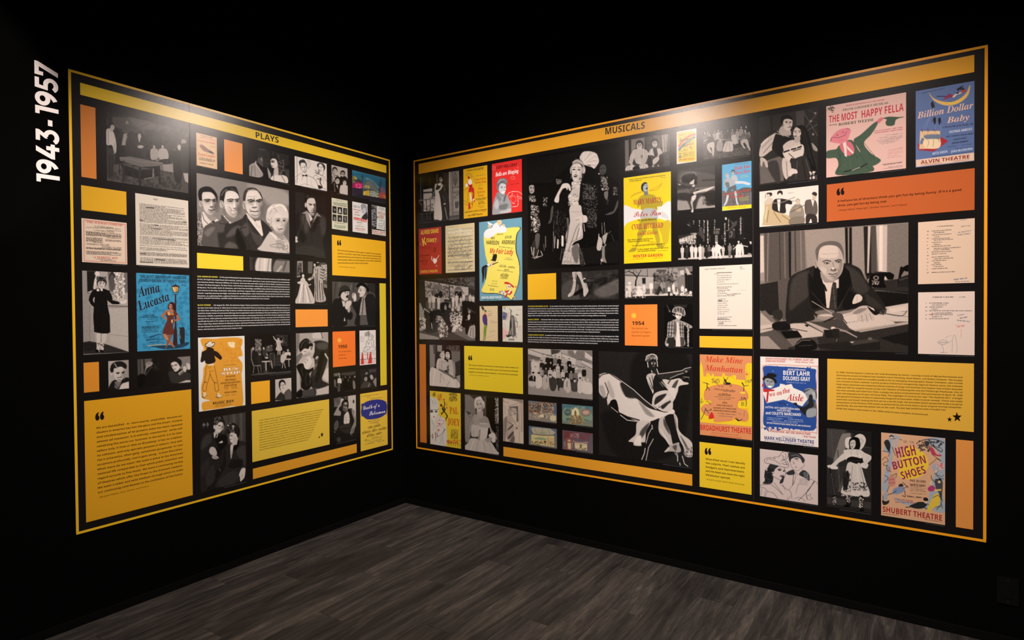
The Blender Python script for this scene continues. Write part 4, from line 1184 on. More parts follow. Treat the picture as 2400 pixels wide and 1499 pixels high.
pic('photograph', (693.7, 781, 770.7, 921.8), 'photo of a uniformed soldier bending a woman back in a kiss', 'photograph', """
V 680 760 7.496
b 166
f 3
p 130 105,160 155,158 150,420 105,560; s 100 6 158,160 155,400
q 196 410,145 540,140 570,235 400,240; s 60 9 545,140 570,235
q 205 560,880 675,760 675,980 600,970; q 190 470,1150 640,1090 680,1080 680,1210 470,1230; p 120 110,850 200,900 210,1170 115,1210; p 176 112,860 170,850 180,1120 118,1190
f 1.5
q 56 400,330 520,280 660,320 675,420 675,560 600,830 560,970 675,1040 650,1080 480,1130 370,1090 360,900 420,700 400,560
f 5
q 92 430,360 560,310 660,330 660,420 520,440; q 84 440,620 520,560 560,640 480,820 400,900; q 34 520,520 600,480 580,640 500,960 440,980
f 1.2
p 205 600,520 620,500 670,590 665,620; q 200 445,590 480,555 500,580 460,620; s 190 5 430,720 475,690; s 190 5 430,750 475,715; s 30 5 480,290 440,560; s 36 6 420,660 560,500
p 190 350,340 430,320 430,480 400,560 370,580
q 34 160,440 165,340 220,270 290,245 360,290 400,350 390,400 340,390 320,430 250,420 190,480
c 90 14 190,400 230,310 300,280; c 80 8 250,400 290,330 340,300; x 160 8 330,270 400,270 400,330 340,330
q 208 195,480 250,430 330,430 345,390 390,390 400,450 380,540 350,585 300,560 260,530 215,520
e 130 375,420 20,34; s 80 8 240,480 280,470; s 90 8 262,520 300,545; f 8; e 150@.7 330,520 46,40; f 1.2
q 120 110,560 200,500 215,540 160,650 110,690
q 214 210,700 260,600 310,560 370,600 385,660 350,740 300,790 250,760
s 70 8 255,640 275,680; s 60 6 300,640 310,610; q 190 180,620 270,570 300,600 230,680 160,670; s 130 5 190,640 270,600
q 190 380,600 425,610 425,780 380,770 350,790 385,690
q 28 110,740 160,690 230,690 260,770 330,790 410,750 400,800 330,880 390,1000 340,1130 250,1150 190,1080 200,960 160,860
c 80 10 230,720 200,800 230,900; c 90 9 300,850 270,960 290,1080; c 70 9 340,880 350,960 330,1080; c 120 6 360,970 355,1040
q 84 210,1160 300,1150 440,1120 440,1250 205,1275; q 20 110,1200 200,1140 210,1270 120,1280
s 30 8 430,1130 440,1240
n 4""", .8)
sheet('date_panel', 'L', (779.4, 777, 833.4, 855), 'bright orange panel reading 1950 with an amber dot, left mural', 'date panel', """
V 680 760 7.496
b #f0762e
f 1
e #f5b041 866,277 34,37
t S #2a1410 58 840,420 1004,412 1950
t s #4a2010 24 848,490 1070,478 The United States
t s #4a2010 24 848,550 978,542 enters the
t s #4a2010 24 848,606 995,600 Korean War""")
pic('poster', (842.4, 774.4, 881.4, 852), 'small white poster with an ink line drawing and red brush strokes', 'poster', """
V 680 760 7.496
b #ddd2c8
f .5
p #9a948e@.5 1305,150 1375,110 1410,140 1400,205 1310,215; s 90 6 1375,110 1380,190
c 60 4 1390,210 1370,240 1400,275 1430,260 1440,190 1410,180 1385,200; c 60 5 1440,190 1460,200 1450,250; c 70 4 1380,270 1340,300 1330,380 1300,430 1280,470; c 70 4 1430,260 1470,290 1460,370 1500,400 1490,450 1430,460; c 60 4 1350,290 1380,350 1390,300; c 60 4 1300,420 1350,390 1400,400 1390,440 1330,470 1280,470; c 90 3 1420,300 1440,370; c 90 3 1400,420 1440,380 1480,430; c 50 4 1345,440 1375,430; s 60 4 1385,222 1405,220; s 60 4 1418,215 1435,212
f 1
p #c9362e@.9 1260,490 1280,500 1300,695 1240,700; p #c9362e@.9 1405,480 1425,480 1440,680 1365,690; p #b04038@.6 1350,500 1370,490 1370,600 1350,600
w #c0504a 8 1240,215 1280,212; w 80 7 1232,245 1310,238; w 90 5 1232,300 1295,295; w 90 5 1230,275 1300,268; w 110 8 1230,500 1500,490; w 110 8 1230,540 1500,520
w 60 14 1225,625 1505,605; w #c04038 7 1232,650 1500,640; w #c04038 7 1232,680 1500,665""", .0)
pic('photograph', (780.7, 873.7, 834.4, 911.8), 'tiny dark stage photo with a man in a white shirt, left mural', 'photograph', """
V 680 760 7.496
b 32
f 1.5
p 100 760,860 860,850 890,880 770,920; p 80 900,850 1150,820 1155,870 1050,900 900,890; x 140 14 770,860 880,855 870,900 780,910
q 205 835,960 870,940 900,960 900,1030 840,1040; e 150 870,915 12,18; q 60 830,1040 890,1040 880,1130 840,1120
q 24 940,930 1000,920 1030,1130 950,1130; e 130 970,925 10,16; e 150 1048,930 10,16; q 30 1030,960 1070,950 1080,1120 1040,1120; s 120 10 1018,950 1022,1000
e 150 1130,920 10,16; e 170 1140,912 9,12; q 130 1100,1000 1130,980 1150,1110 1110,1130; s 40 14 1125,950 1130,990; s 130 10 925,930 930,980; q 110 770,980 800,970 810,1050 780,1100; q 90 830,1100 870,1090 880,1170 840,1180; s 180 6 800,1100 820,1095; e 180 860,1065 8,8
n 5""", .5)
pic('photograph', (844, 866.7, 882.4, 906), 'tiny dark photo of a woman standing over two seated men', 'photograph', """
V 680 760 7.496
b 50
f 1.5
p 80 1380,790 1517,775 1517,830 1390,850
H 150 30 1345,860 26,40 10 -.5 1.2
q 36 1300,900 1390,880 1400,1000 1300,980
H 165 40 1330,950 32,46 10 .5 .8
q 80 1235,1110 1260,1050 1310,1000 1400,1010 1420,1090 1240,1120; s 170 10 1375,1090 1395,1040
q 170 1400,920 1420,880 1460,890 1460,950 1430,970; q 40 1400,880 1430,845 1480,850 1500,910 1460,920 1440,880
q 140 1460,990 1517,940 1517,1090 1480,1060
n 4""", .4)
pic('photograph', (467.7, 981.7, 577.8, 1126.8), 'dark photo of a smiling man and a woman in a floral turban holding hands', 'photograph', """
V 450 950 7.496
b 40
f 3
p 84 530,180 940,115 945,640 860,640 640,700 600,450 580,300
s 64 18 640,160 640,300; s 110 20 730,150 740,300; s 66 14 800,140 810,400; s 106 16 860,140 870,600; s 70 14 910,140 920,600
f 1.2
x 130 22 395,195 510,195 500,300 400,300
q 120 185,340 200,305 225,320 230,355 190,360; q 110 250,330 265,295 290,310 295,350 260,355; s 110 9 205,360 205,390; s 110 9 270,355 272,385
q 52 150,800 160,640 220,510 380,460 470,470 600,500 620,700 560,800 540,1000 400,1200 240,1500 150,1500
f 4
q 72 170,660 230,530 330,500 340,620 250,720 160,780; q 34 400,760 520,740 480,900 420,900; q 62 160,1060 280,930 300,1100 170,1250; q 66 250,1200 380,1050 400,1300 260,1420; q 28 420,560 600,520 600,700 480,760
f 1.2
p 205 380,470 460,490 440,560 400,580 385,540; s 24 20 430,510 410,580; s 26 6 350,560 400,620 500,540; q 200 470,655 520,620 540,625 530,655
q 200 415,350 440,300 500,280 560,310 555,400 520,440 480,480 430,470 405,420
e 190 395,375 20,36; f 8; e 130@.8 552,400 26,64; f 1.2
q 44 425,330 470,270 500,240 560,260 575,320 560,360 540,300 480,290 440,340
s 60 8 460,345 500,350; s 60 8 525,370 550,365; e 60 482,358 14,6; e 60 538,380 10,6; s 150 9 515,370 510,410; s 240 12 450,415 480,430 510,425; s 90 5 445,408 512,416
p 180 400,440 470,480 440,500 395,480
q 56 590,730 690,680 760,650 860,620 950,680 955,1080 880,1100 850,1180 820,1340 420,1440 480,1250 560,1130 600,1000
f 4
q 76 780,800 880,700 940,760 940,1050 880,1000; q 40 700,960 880,950 860,1080 640,1090; q 68 480,1300 700,1150 820,1200 760,1350 500,1420
f 1.2
q 200 675,720 710,670 760,680 745,740 720,790 690,930 680,900; s 110 5 710,690 740,720; s 100 6 700,790 690,880; q 24 740,680 800,600 835,640 790,760 720,800
q 208 660,560 670,490 720,470 780,500 805,560 790,640 740,670 680,640 665,600
p 190 720,640 805,590 790,680 730,700
s 70 7 680,515 715,510; e 60 698,535 14,6; s 150 7 665,540 652,568; s 80 10 665,595 690,592; f 8; e 165@.6 750,590 36,40; f 1.2; e 60 680,520 8,4
q 40 605,440 610,370 660,320 740,305 800,350 840,420 835,520 800,560 770,490 700,460 650,490 620,480
x 180 26 620,320 770,315 770,460 620,460; x 50 16 610,320 800,320 800,500 620,500
q 188 300,810 330,730 400,740 440,830 420,870 350,870; q 170 350,900 400,860 470,910 430,940 370,930; s 80 5 380,900 440,920
q 208 880,1100 935,1100 935,1180 920,1260 880,1310 850,1330 840,1240 825,1240 840,1170; s 120 5 880,1200 880,1290; e 200 880,1280 14,10
s 140 8 480,1110 500,1150
n 4""", .5)
sheet('story_panel', 'L', (590, 962.9, 772.5, 1040.9), 'golden text panel with thirteen lines and two black stars, lower left mural', 'text panel', """
V 570 900 6.517
B S #382a0c 13.5 243,562 1222,390 250,1012 1005,848 In the 1930s and 40s, Canada Lee emerged as one of the leading Black actors on the Broadway/stage. A boxer, bandleader, violinist, and restaurateur, the multifaceted figure was starred or/featured in numerous Main Stem productions, including Macbeth (1936), Mamba's Daughters/(1939), Native Son (1941), Anna Lucasta (1944), The Tempest (1945), and On Whitman Avenue/(1946), which he also produced. For his sinister turn in the 17th century melodrama The Duchess/of Malfi (1946), he even wore white makeup, appearing alongside an otherwise white company./"The role in Malfi was no stunt," Lee explained. "It's the kind of thing that startles people, but I/want to set a precedent. For an ambitious Negro actor, until now, what parts have there been?/Native Son, if he's young enough; Othello, if he's old enough; and Emperor Jones, if he likes that/sort of part. It's true that the scope of Negro actors has expanded greatly in recent years, but/there is still a sharp segregation. Just as it was an important step for Ira Aldridge first and then/Paul Robeson to dare play Othello with a white cast, so I'd like to think my doing this/part will have beneficial results for the theatre and for all Negro actors."
t S #1c150a 52 1174,812 1228,806 ★
t S #1c150a 30 1146,832 1174,829 ★""", '#dcb63e')
block((592.6, 1098, 836.2, 1060), '#d9952a', 'long amber bar along the bottom of the left mural')
pic('photograph', (782, 932.4, 835.2, 1027.3), 'photo of a seated man in a ruffled white shirt, hand raised to his head', 'photograph', """
V 770 900 8.327
b 34
f 2
p 110 100,280 250,240 260,340 220,420 110,430; s 60 4 120,280 230,420; s 60 4 160,270 250,390; s 170 8 105,435 250,425
p 60 250,240 375,225 390,480 370,380 260,380; s 150 10 325,235 330,300; s 120 8 355,230 365,300
p 190 378,225 535,205 540,560 470,490 385,470; q 60 470,340 490,300 505,330 490,375
f 1
q 40 105,640 240,520 300,560 400,490 450,470 480,560 480,720 540,740 540,1080 120,1120
q 150 105,580 200,400 250,320 275,370 200,480 240,540 230,610 150,610 105,605; q 180 235,350 240,290 270,275 300,300 280,350
q 140 450,480 500,520 540,620 540,780 510,860 490,940 460,960 430,940 440,870 490,760 500,700 460,580
e 170 520,580 20,60; e 120 470,900 30,50
q 96 270,480 262,380 300,320 360,320 390,380 385,470 360,540 320,540 290,520
q 26 258,420 262,350 310,300 360,300 388,360 380,400 350,350 300,350 280,420 275,480
f 3
e 190 340,375 28,18; e 150 350,460 22,16; e 150 310,440 14,16; e 40 370,420 14,30
f 1
s 30 8 305,420 330,425; s 30 8 350,425 375,420; s 200 6 335,495 365,492; s 50 5 330,485 370,482; s 170 10 350,435 352,465
q 205 310,600 360,540 385,540 410,640 400,760 305,770 300,680
c 150 6 310,640 350,650 400,640; c 150 6 310,700 350,690 405,700; c 140 5 330,570 345,760
q 60 220,820 300,780 420,770 430,860 380,960 240,900; q 96 110,780 170,700 200,800 150,900 110,880; s 200 8 115,930 130,935; s 210 10 430,945 432,970; e 80 200,1080 40,50; s 230 5 440,985 460,990; s 80 5 230,840 420,800; s 20 8 240,870 420,850
n 4""", .9)
pic('poster', (844.1, 922.8, 908.7, 1041.1), 'yellow poster with white script lettering on a dark blue oval', 'poster', """
V 770 900 8.327
b #e2b83c
f 1
q #2a2f7c 635,520 660,400 740,340 860,305 1000,298 1100,330 1140,400 1140,500 1110,580 1030,640 920,675 760,685 690,640 640,590
x #2a2f7c 24 640,370 700,370 690,650 640,640; x #2a2f7c 20 1090,340 1135,340 1135,560 1090,600
w 60 10 652,245 980,195; w 60 8 750,265 815,255; w 60 9 825,290 1045,258
w 50 11 775,735 1010,700; w 50 11 810,768 975,742; w 60 7 690,918 745,910; w 60 7 860,880 915,872; w 60 7 1035,842 1080,836; w 60 7 780,975 845,968; w 60 7 975,935 1015,930; w 60 7 935,780 985,772
w 50 9 700,1085 785,1075 700,1110 820,1092 2; w 50 9 840,1048 970,1030 850,1072 945,1058 2; w 50 9 1025,1010 1080,1002 975,1045 1085,1030 2
w 60 8 760,1140 1035,1078; w 60 8 700,1180 905,1140; w 60 8 945,1128 1085,1100
t c #f0e8ec 86 668,505 1000,435 Death of a
t c #f0e8ec 86 790,612 1112,552 Salesman
t S #3a2c12 40 768,870 1020,815 COBB - KENNEDY
t S #3a2c12 40 655,975 1130,870 DUNNOCK - SMITH - CHALMERS
t S #3a2c12 40 746,1035 1040,968 MITCHELL - HEWITT""", .2)

# ------------------------------------------------------------------ the prints of the right wall
def rpic(name, quad, label, cat, art, cr=.6, **kw): return pic(name, quad, label, cat, art, cr, 'R', **kw)
sheet('title_bar', 'R', (981, 384, 2283.4, 168.7), 'long amber title bar reading MUSICALS along the top of the right mural', 'title bar', """
V 1390 200 4
t S #2a201c 62 108,462 488,402 MUSICALS""", '#e09a26')
block((982.7, 806, 1000, 1037.7), '#c9702e', 'tall thin orange strip at the corner end of the right mural', 'R')
block((1179.8, 1046.2, 1622.5, 1138), '#e59b2a', 'long amber bar along the bottom of the right mural', 'R')

rpic('photograph', (981.3, 415, 1076.6, 513.5), 'photo of a woman in a long white apron on a porch', 'photograph', """
V 970 365 8.819
b 40
f 1
p 24 100,430 480,380 480,720 100,800; s 96 22 140,450 145,900; s 70 12 185,450 190,820; s 76 7 322,420 328,760; s 120 12 478,385 480,560
p 176 195,700 370,670 430,760 430,1130 200,1150; p 60 195,745 420,735 420,760 195,780; x 120 30 200,1000 420,1000 420,1140 200,1150
p 62 600,360 720,345 720,700 640,600; s 40 7 600,400 720,385; s 40 7 600,450 720,440; s 40 7 610,500 720,490; s 40 7 640,560 720,545; s 40 7 660,640 720,630
p 130 722,335 940,305 940,1290 722,1310
s 176 14 735,340 745,1250; s 80 8 800,330 805,1230; q 104 815,480 855,340 900,470 860,630; s 60 6 815,480 855,340 900,470 860,630 815,480; s 170 5 830,480 858,370 885,470
f .8
s 60 9 810,660 930,640; s 180 7 815,700 925,685; s 60 9 820,760 935,740; s 170 7 820,800 930,860; s 60 8 830,870 935,760; s 170 8 830,920 930,900 930,1100 840,1120 830,920; p 90 850,960 930,940 925,1070 855,1080; s 60 8 815,1180 935,1170
p 100 730,1240 940,1210 940,1310 720,1340; s 50 8 730,1270 935,1240
s 120 26 100,925 430,880; s 80 14 165,930 170,1340; s 80 14 255,920 275,1350; s 84 14 340,910 335,1330; s 90 12 100,1210 420,1180; s 140 9 105,940 165,1030; s 80 10 270,1230 330,1310
p 44 100,1350 640,1310 640,1370 105,1410; s 90 8 110,1390 400,1370
q 60 440,590 480,560 580,570 660,640 680,760 720,820 720,1320 420,1360 440,1200 450,900 380,800 370,740 400,660
s 100 9 600,620 640,740; s 30 9 580,640 610,760; s 100 8 620,600 660,700; s 34 8 560,900 570,1300; s 96 8 640,1050 690,1310; s 36 8 610,1000 640,1320
q 96 400,740 440,760 400,860 350,880 360,850; e 140 345,870 34,18
q 196 440,590 475,580 460,640 450,700 500,700 545,660 560,600 600,600 560,690 510,740 530,800 560,1000 580,1310 480,1315 415,1290 430,1000 440,800 432,700
q 205 490,590 510,570 570,565 560,600 520,615
q 110 505,500 540,430 595,430 600,500 570,555 520,550; q 24 495,500 500,410 560,395 605,430 600,460 550,430 520,470 520,520
f 2
e 160 560,500 24,22; e 60 520,530 14,30
f .8
s 40 6 545,475 570,465; s 40 6 578,470 595,462; s 210 6 555,520 582,515
s 80 26>18 600,830 640,920 640,1010; s 210 18 620,1000 650,985; s 60 14 640,1010 700,1040; s 190 8 640,1060 690,1310
n 5""", .0)
rpic('poster', (1085.9, 396.7, 1142.9, 505.6), 'mustard yellow poster of a woman in red perched on a bar stool', 'poster', """
V 970 365 8.819
b #dba51c
f .7
c 60 4 1095,420 1090,380 1140,360 1190,390 1190,440 1150,450; c 70 3 1110,400 1150,380 1170,420; c 90 3 1200,440 1230,430 1250,500 1210,540; c 90 3 1070,580 1040,620
e #7a1c1c 1135,450 20,24; q #c02a24 1108,430 1130,420 1160,450 1130,445
q #e8dccc 1120,520 1160,480 1195,510 1200,580 1150,600 1125,560; q #e8dccc 1060,600 1110,560 1130,580 1090,650
q #c02024 1100,540 1130,580 1160,600 1200,580 1200,630 1150,640 1120,600; s #2a1814 12 1150,632 1205,630
q #c02024 1145,650 1210,645 1245,700 1250,850 1235,900 1215,890 1220,780 1200,735 1140,745 1130,720
q #e8dccc 1155,780 1175,785 1195,920 1175,925; q #e8dccc 1222,890 1245,890 1240,925 1222,930; q #c02024 1240,920 1268,910 1240,970
s #3a2c10 5 1025,715 1130,655; s #3a2c10 6 1120,745 1215,745; s #3a2c10 5 1125,750 1110,960; s #3a2c10 5 1205,750 1215,1060; c #3a2c10 4 1040,990 1110,1020 1200,1080; c #3a2c10 4 1030,920 1110,970; q #3a2c10 1190,980 1215,990 1205,1010
p #bb2420 1125,975 1160,960 1170,1090 1128,1115
w 60 8 1290,420 1480,385; w 60 8 1335,625 1425,600; w 50 9 1310,925 1490,900; w #6a5210 8 1330,960 1440,940 1335,1010 1475,985 5; w #6a5210 8 1320,1050 1460,1030; w #6a5210 8 1340,1078 1460,1058; w 60 7 1320,300 1440,280; w 60 7 1415,1155 1505,1140; w 50 6 1220,1200 1320,1188
t S #3f3010 34 1085,328 1445,262 "A RAZZLE-DAZZLE ROUSER"
t r #b8401c 44 1270,515 1490,478 Gwen Verdon
t r #b8401c 44 1258,578 1508,545 Thelma Ritter
t r #b8401c 50 1325,700 1425,690 New
t r #b8401c 50 1308,778 1465,755 Girl in
t r #b8401c 50 1325,848 1445,832 Town
t S #3f3010 24 1282,910 1510,875 GEORGE ABBOTT
t S #3f3010 28 1045,1182 1505,1118 A BROADWAY MUSICAL JAMBOREE
t S #3f3010 30 1118,1252 1418,1215 46th STREET THEATRE""", .3)
rpic('poster', (1152.8, 384.5, 1223.7, 495.2), 'bright red poster with a smiling short-haired woman, arms folded, and white telephone outline', 'poster', """
V 970 365 8.819
b #d9302c
f .7
c #a81e1e@.7 6 1640,620 1700,720 1800,780; c #a81e1e@.7 6 1630,400 1680,560 1760,640 1900,640 2000,500 1960,300; c #a81e1e@.7 6 1700,200 1850,160 1960,300; c #a81e1e@.6 6 2150,90 2230,200
c #e89a90 5 1625,240 1650,215 1680,240 1670,290 1640,280 1625,250; c #e89a90 5 2125,230 2150,260 2160,230; c #e8a8a0 6 1995,450 2030,425 2080,440 2070,480 2010,475
c #f4dcd4 8 1940,830 1960,770 2060,735 2180,750 2235,800; c #f4dcd4 7 1935,860 2010,830 2040,770; c #f4dcd4 7 2130,830 2235,860; c #f4dcd4 6 2140,790 2150,870 2235,890; c #f4c0b8 5 2000,880 2060,820 2110,880 2090,950 2020,950 2000,890; s #f4dcd4 8 1900,970 2010,975; s #f4dcd4 10 2040,980 2080,985; c #f4dcd4 8 1930,900 1900,1020 1960,1045 2140,1035 2150,900; s #f4dcd4 6 1960,880 1900,970
q 150 1640,980 1680,860 1730,750 1800,790 1890,780 1950,870 2010,980 2010,1120 1990,1165 1640,1215 1630,1100
f 3
q 180 1660,1000 1720,900 1760,1040 1700,1100; q 112 1760,1040 1880,990 1950,1010 1900,1100 1800,1110; q 184 1780,1150 1900,1120 2000,1080 1990,1160 1800,1180
f .8
q 128 1730,750 1790,850 1840,920 1800,950 1700,850; q 100 1850,900 1890,790 1910,830 1870,960; e 190 1830,890 12,12; e 190 1810,935 12,12; s 70 5 1780,1000 1775,1140; s 90 5 1680,920 1640,1000
q 120 1750,700 1860,780 1850,830 1790,800
q 196 1748,600 1800,560 1890,580 1905,660 1890,740 1850,800 1800,780 1760,720
q 110 1715,640 1715,560 1760,480 1840,460 1910,480 1928,540 1915,600 1890,590 1850,570 1790,580 1760,650 1745,740 1720,700
c 190 12 1740,560 1790,500 1870,490; c 80 8 1740,620 1770,560 1850,540; c 170 9 1880,500 1915,540
e 50 1815,655 18,8; e 50 1885,645 14,8; s 70 6 1795,635 1835,630; s 130 6 1855,660 1870,700; q 250 1815,740 1885,720 1870,760 1835,765; s 60 4 1812,738 1888,718
w #5a1414 7 1995,600 2180,565
t S #2a1414 62 1705,272 2135,205 JUDY HOLLIDAY
t R #f8ece6 86 1690,430 2165,345 Bells are Ringing""", .35)
rpic('poster', (981.2, 536.7, 1035.2, 640.4), 'brick red poster with bent yellow title lettering, corner end of right mural', 'poster', """
V 970 500 7.137
b #a8302a
f .8
c #d8a8a0 4 110,520 130,540 155,500; c #c86a60 4 365,400 405,450 345,515; c #d8a8a0 4 125,480 110,520
e #8e2420 352,610 24,44; c #7a1c1a 4 290,660 330,600 345,560; s #401412 6 335,645 355,642
q #e6d6cc 320,770 335,740 355,760 380,750 385,800 350,840 325,810; c #e6d6cc 10 300,720 298,770 320,790; c #e6d6cc 9 380,750 405,730 415,700; e #e6d6cc 380,875 8,8; c #7a1c1a 3 420,800 440,870 435,940
w #7a1c18 7 110,560 290,575; w #7a1c18 7 110,585 290,595; w #6a1a16 6 140,745 200,742 150,750 200,752 2; w #6a1a16 6 150,830 235,822 160,860 230,850 3; w #7a1c18 6 200,395 380,385
t S #e8c23c 70 116,355 418,320 ALFRED DRAKE
t S #e8c23c 130 148,548 215,520 K
t S #e8c23c 62 205,480 380,478 ISMET
t S #5a1614 24 95,722 265,708 DORETTA MORROW
t S #5a1614 26 108,810 242,800 RICHARD KILEY
t S #e0b040 42 108,995 398,982 ZIEGFELD THEATRE""", .3)
rpic('music_sheet', (1043.8, 529.4, 1112.9, 635.6), 'cream handwritten sheet of music with pencilled staves and notes', 'music sheet', """
V 970 500 7.137
b #d3bf92
f .5
w 140 8 590,235 740,220
s 130 4 565,285 985,238;s 130 4 565,292 985,245;s 140 4 565,300 985,253;s 130 4 565,345 985,300;s 140 4 565,353 985,308
s 120 5 565,405 985,368;s 130 4 565,414 985,377;s 120 5 565,468 985,430;s 130 4 565,477 985,438;s 120 5 565,530 985,488;s 130 4 565,538 985,497
s 110 5 565,590 985,545;s 110 5 565,600 985,555;s 120 5 565,650 985,610;s 120 4 565,660 985,620
s 110 6 565,708 985,672;s 110 5 565,718 985,682;s 120 5 565,770 985,740;s 120 4 565,780 985,748
s 100 6 565,822 985,800;s 100 5 565,832 985,808;s 120 5 565,890 985,868;s 120 5 565,945 985,920;s 110 5 565,955 985,930
s 70 5 925,430 927,512;s 90 4 770,440 775,515;s 100 4 660,450 662,500;s 110 4 600,590 600,660
x 60@.7 9 570,580 960,545 960,640 570,660
x 70@.6 10 570,690 960,660 960,720 570,740
x 70@.6 9 580,420 960,385 960,510 580,540
x 80@.5 9 570,800 985,790 985,860 570,880
c 70 5 800,910 850,940 920,890 980,870; s 50 9 910,920 950,880; c 80 5 890,730 905,690 915,760; c 90 4 600,560 640,540 630,565
x 80@.5 9 680,870 850,860 850,950 680,950
x 240@.4 12 570,300 960,260 960,330 570,350""", .9)
rpic('poster', (1122.7, 520.6, 1224.6, 702.7), 'blue poster with a curling yellow sheet, white cloud and red script title', 'poster', """
V 970 500 7.137
b #6c9bab
f .8
q #2a2a2a 1190,300 1500,255 1780,230 1735,340 1715,480 1720,640 1765,800 1775,960 1760,1150 1700,1330 1640,1448 1560,1400 1400,1345 1148,1325 1195,1160 1225,1000 1240,860 1195,640
q #eeda62 1190,290 1500,250 1768,232 1720,340 1700,480 1705,640 1752,800 1765,960 1748,1150 1690,1330 1632,1438 1560,1390 1400,1335 1140,1312 1190,1150 1222,1000 1238,860 1190,640
q #e9e4e2 1170,340 1200,290 1250,250 1300,240 1340,180 1400,150 1440,230 1450,200 1510,210 1555,260 1530,310 1450,325 1400,320 1360,350 1300,380 1240,410 1195,400
e #e8c896 1430,150 40,44; q #e9e4e2 1235,140 1290,165 1330,190 1260,195; e #e8c896 1265,215 30,22; e #e8c896 1500,200 24,20
q #e9e4e2 1170,340 1210,290 1300,250 1360,300 1330,370 1250,412 1190,400
s #3c3a38 4 1255,215 1275,220; s #3c3a38 4 1410,140 1425,150
q #1f1b1b 1330,690 1390,690 1368,795 1310,790; q #1f1b1b 1282,775 1330,775 1370,795 1330,800
q #e8c896 1290,800 1350,800 1345,830 1310,900 1285,880; q #1f1b1b 1140,900 1250,850 1290,860 1250,890 1190,910 1180,1050 1150,1170 1145,1050; q #1f1b1b 1195,900 1215,900 1210,1070 1190,1100; s #1f1b1b 18>8 1320,850 1420,810; s #e9e4e2 10 1415,812 1440,800; q #e9e4e2 1220,850 1280,850 1250,885
q #c8302a 1515,1150 1580,1150 1670,1215 1660,1240 1590,1190 1520,1175; e #eed8b0 1590,1225 36,40; e #3c3a38 1585,1222 9,10; e #3c3a38 1612,1228 8,9; c #b89a50 6 1540,1200 1555,1260 1520,1290
q #c8302a 1530,1300 1580,1285 1600,1290 1545,1330; q #c8302a 1580,1330 1640,1290 1640,1330 1600,1365 1580,1350; s #e9e4e2 22 1590,1330 1615,1290; s #b83a3a 26 1530,1400 1560,1345; s #eed8b0 12 1640,1360 1710,1420; s #c8302a 10 1690,1390 1720,1430; c #eed8b0 10 1640,1290 1690,1250 1710,1230; e #c8302a 1705,1225 12,12; q #e9e4e2 1440,1300 1500,1290 1540,1350 1480,1360; x #806a40 14 1430,1290 1530,1290 1500,1360 1440,1340
w 50 9 1415,560 1655,585; w 60 7 1545,745 1630,755 1510,770 1670,780 2; w 60 7 1440,865 1540,872; w 60 7 1610,890 1660,892; w 60 8 1395,950 1660,985; w 60 6 1480,1005 1560,1010; w 50 7 1310,1130 1395,1140; w 50 7 1300,1175 1390,1180; w 50 9 1240,1205 1410,1230; w 50 7 1265,1255 1345,1268 1270,1285 1345,1298 3; w 40 8 1165,1445 1300,1442; w 40 8 1320,1442 1420,1440
t S #2c2820 20 1385,362 1495,352 HERMAN LEVIN
t S #2c2820 40 1285,432 1355,432 REX
t S #2c2820 40 1525,412 1635,412 JULIE
t S #2c2820 66 1208,515 1425,525 HARRISON
t S #2c2820 66 1468,510 1688,518 ANDREWS
t S #2c2820 14 1436,485 1448,485 -
t I #c8302a 84 1265,660 1660,690 My Fair Lady
t S #2c2820 20 1425,890 1545,902 ALAN JAY LERNER
t S #2c2820 20 1570,905 1690,918 FREDERICK LOEWE
t S #2c2820 22 1510,950 1590,955 MOSS HART
t S #2c2820 46 1448,1056 1585,1062 HOLLOWAY
t S #2c2820 22 1450,1088 1570,1092 CATHLEEN NESBITT
t S #e8eaea 40 1128,1426 1468,1420 MARK HELLINGER THEATRE""", .17)
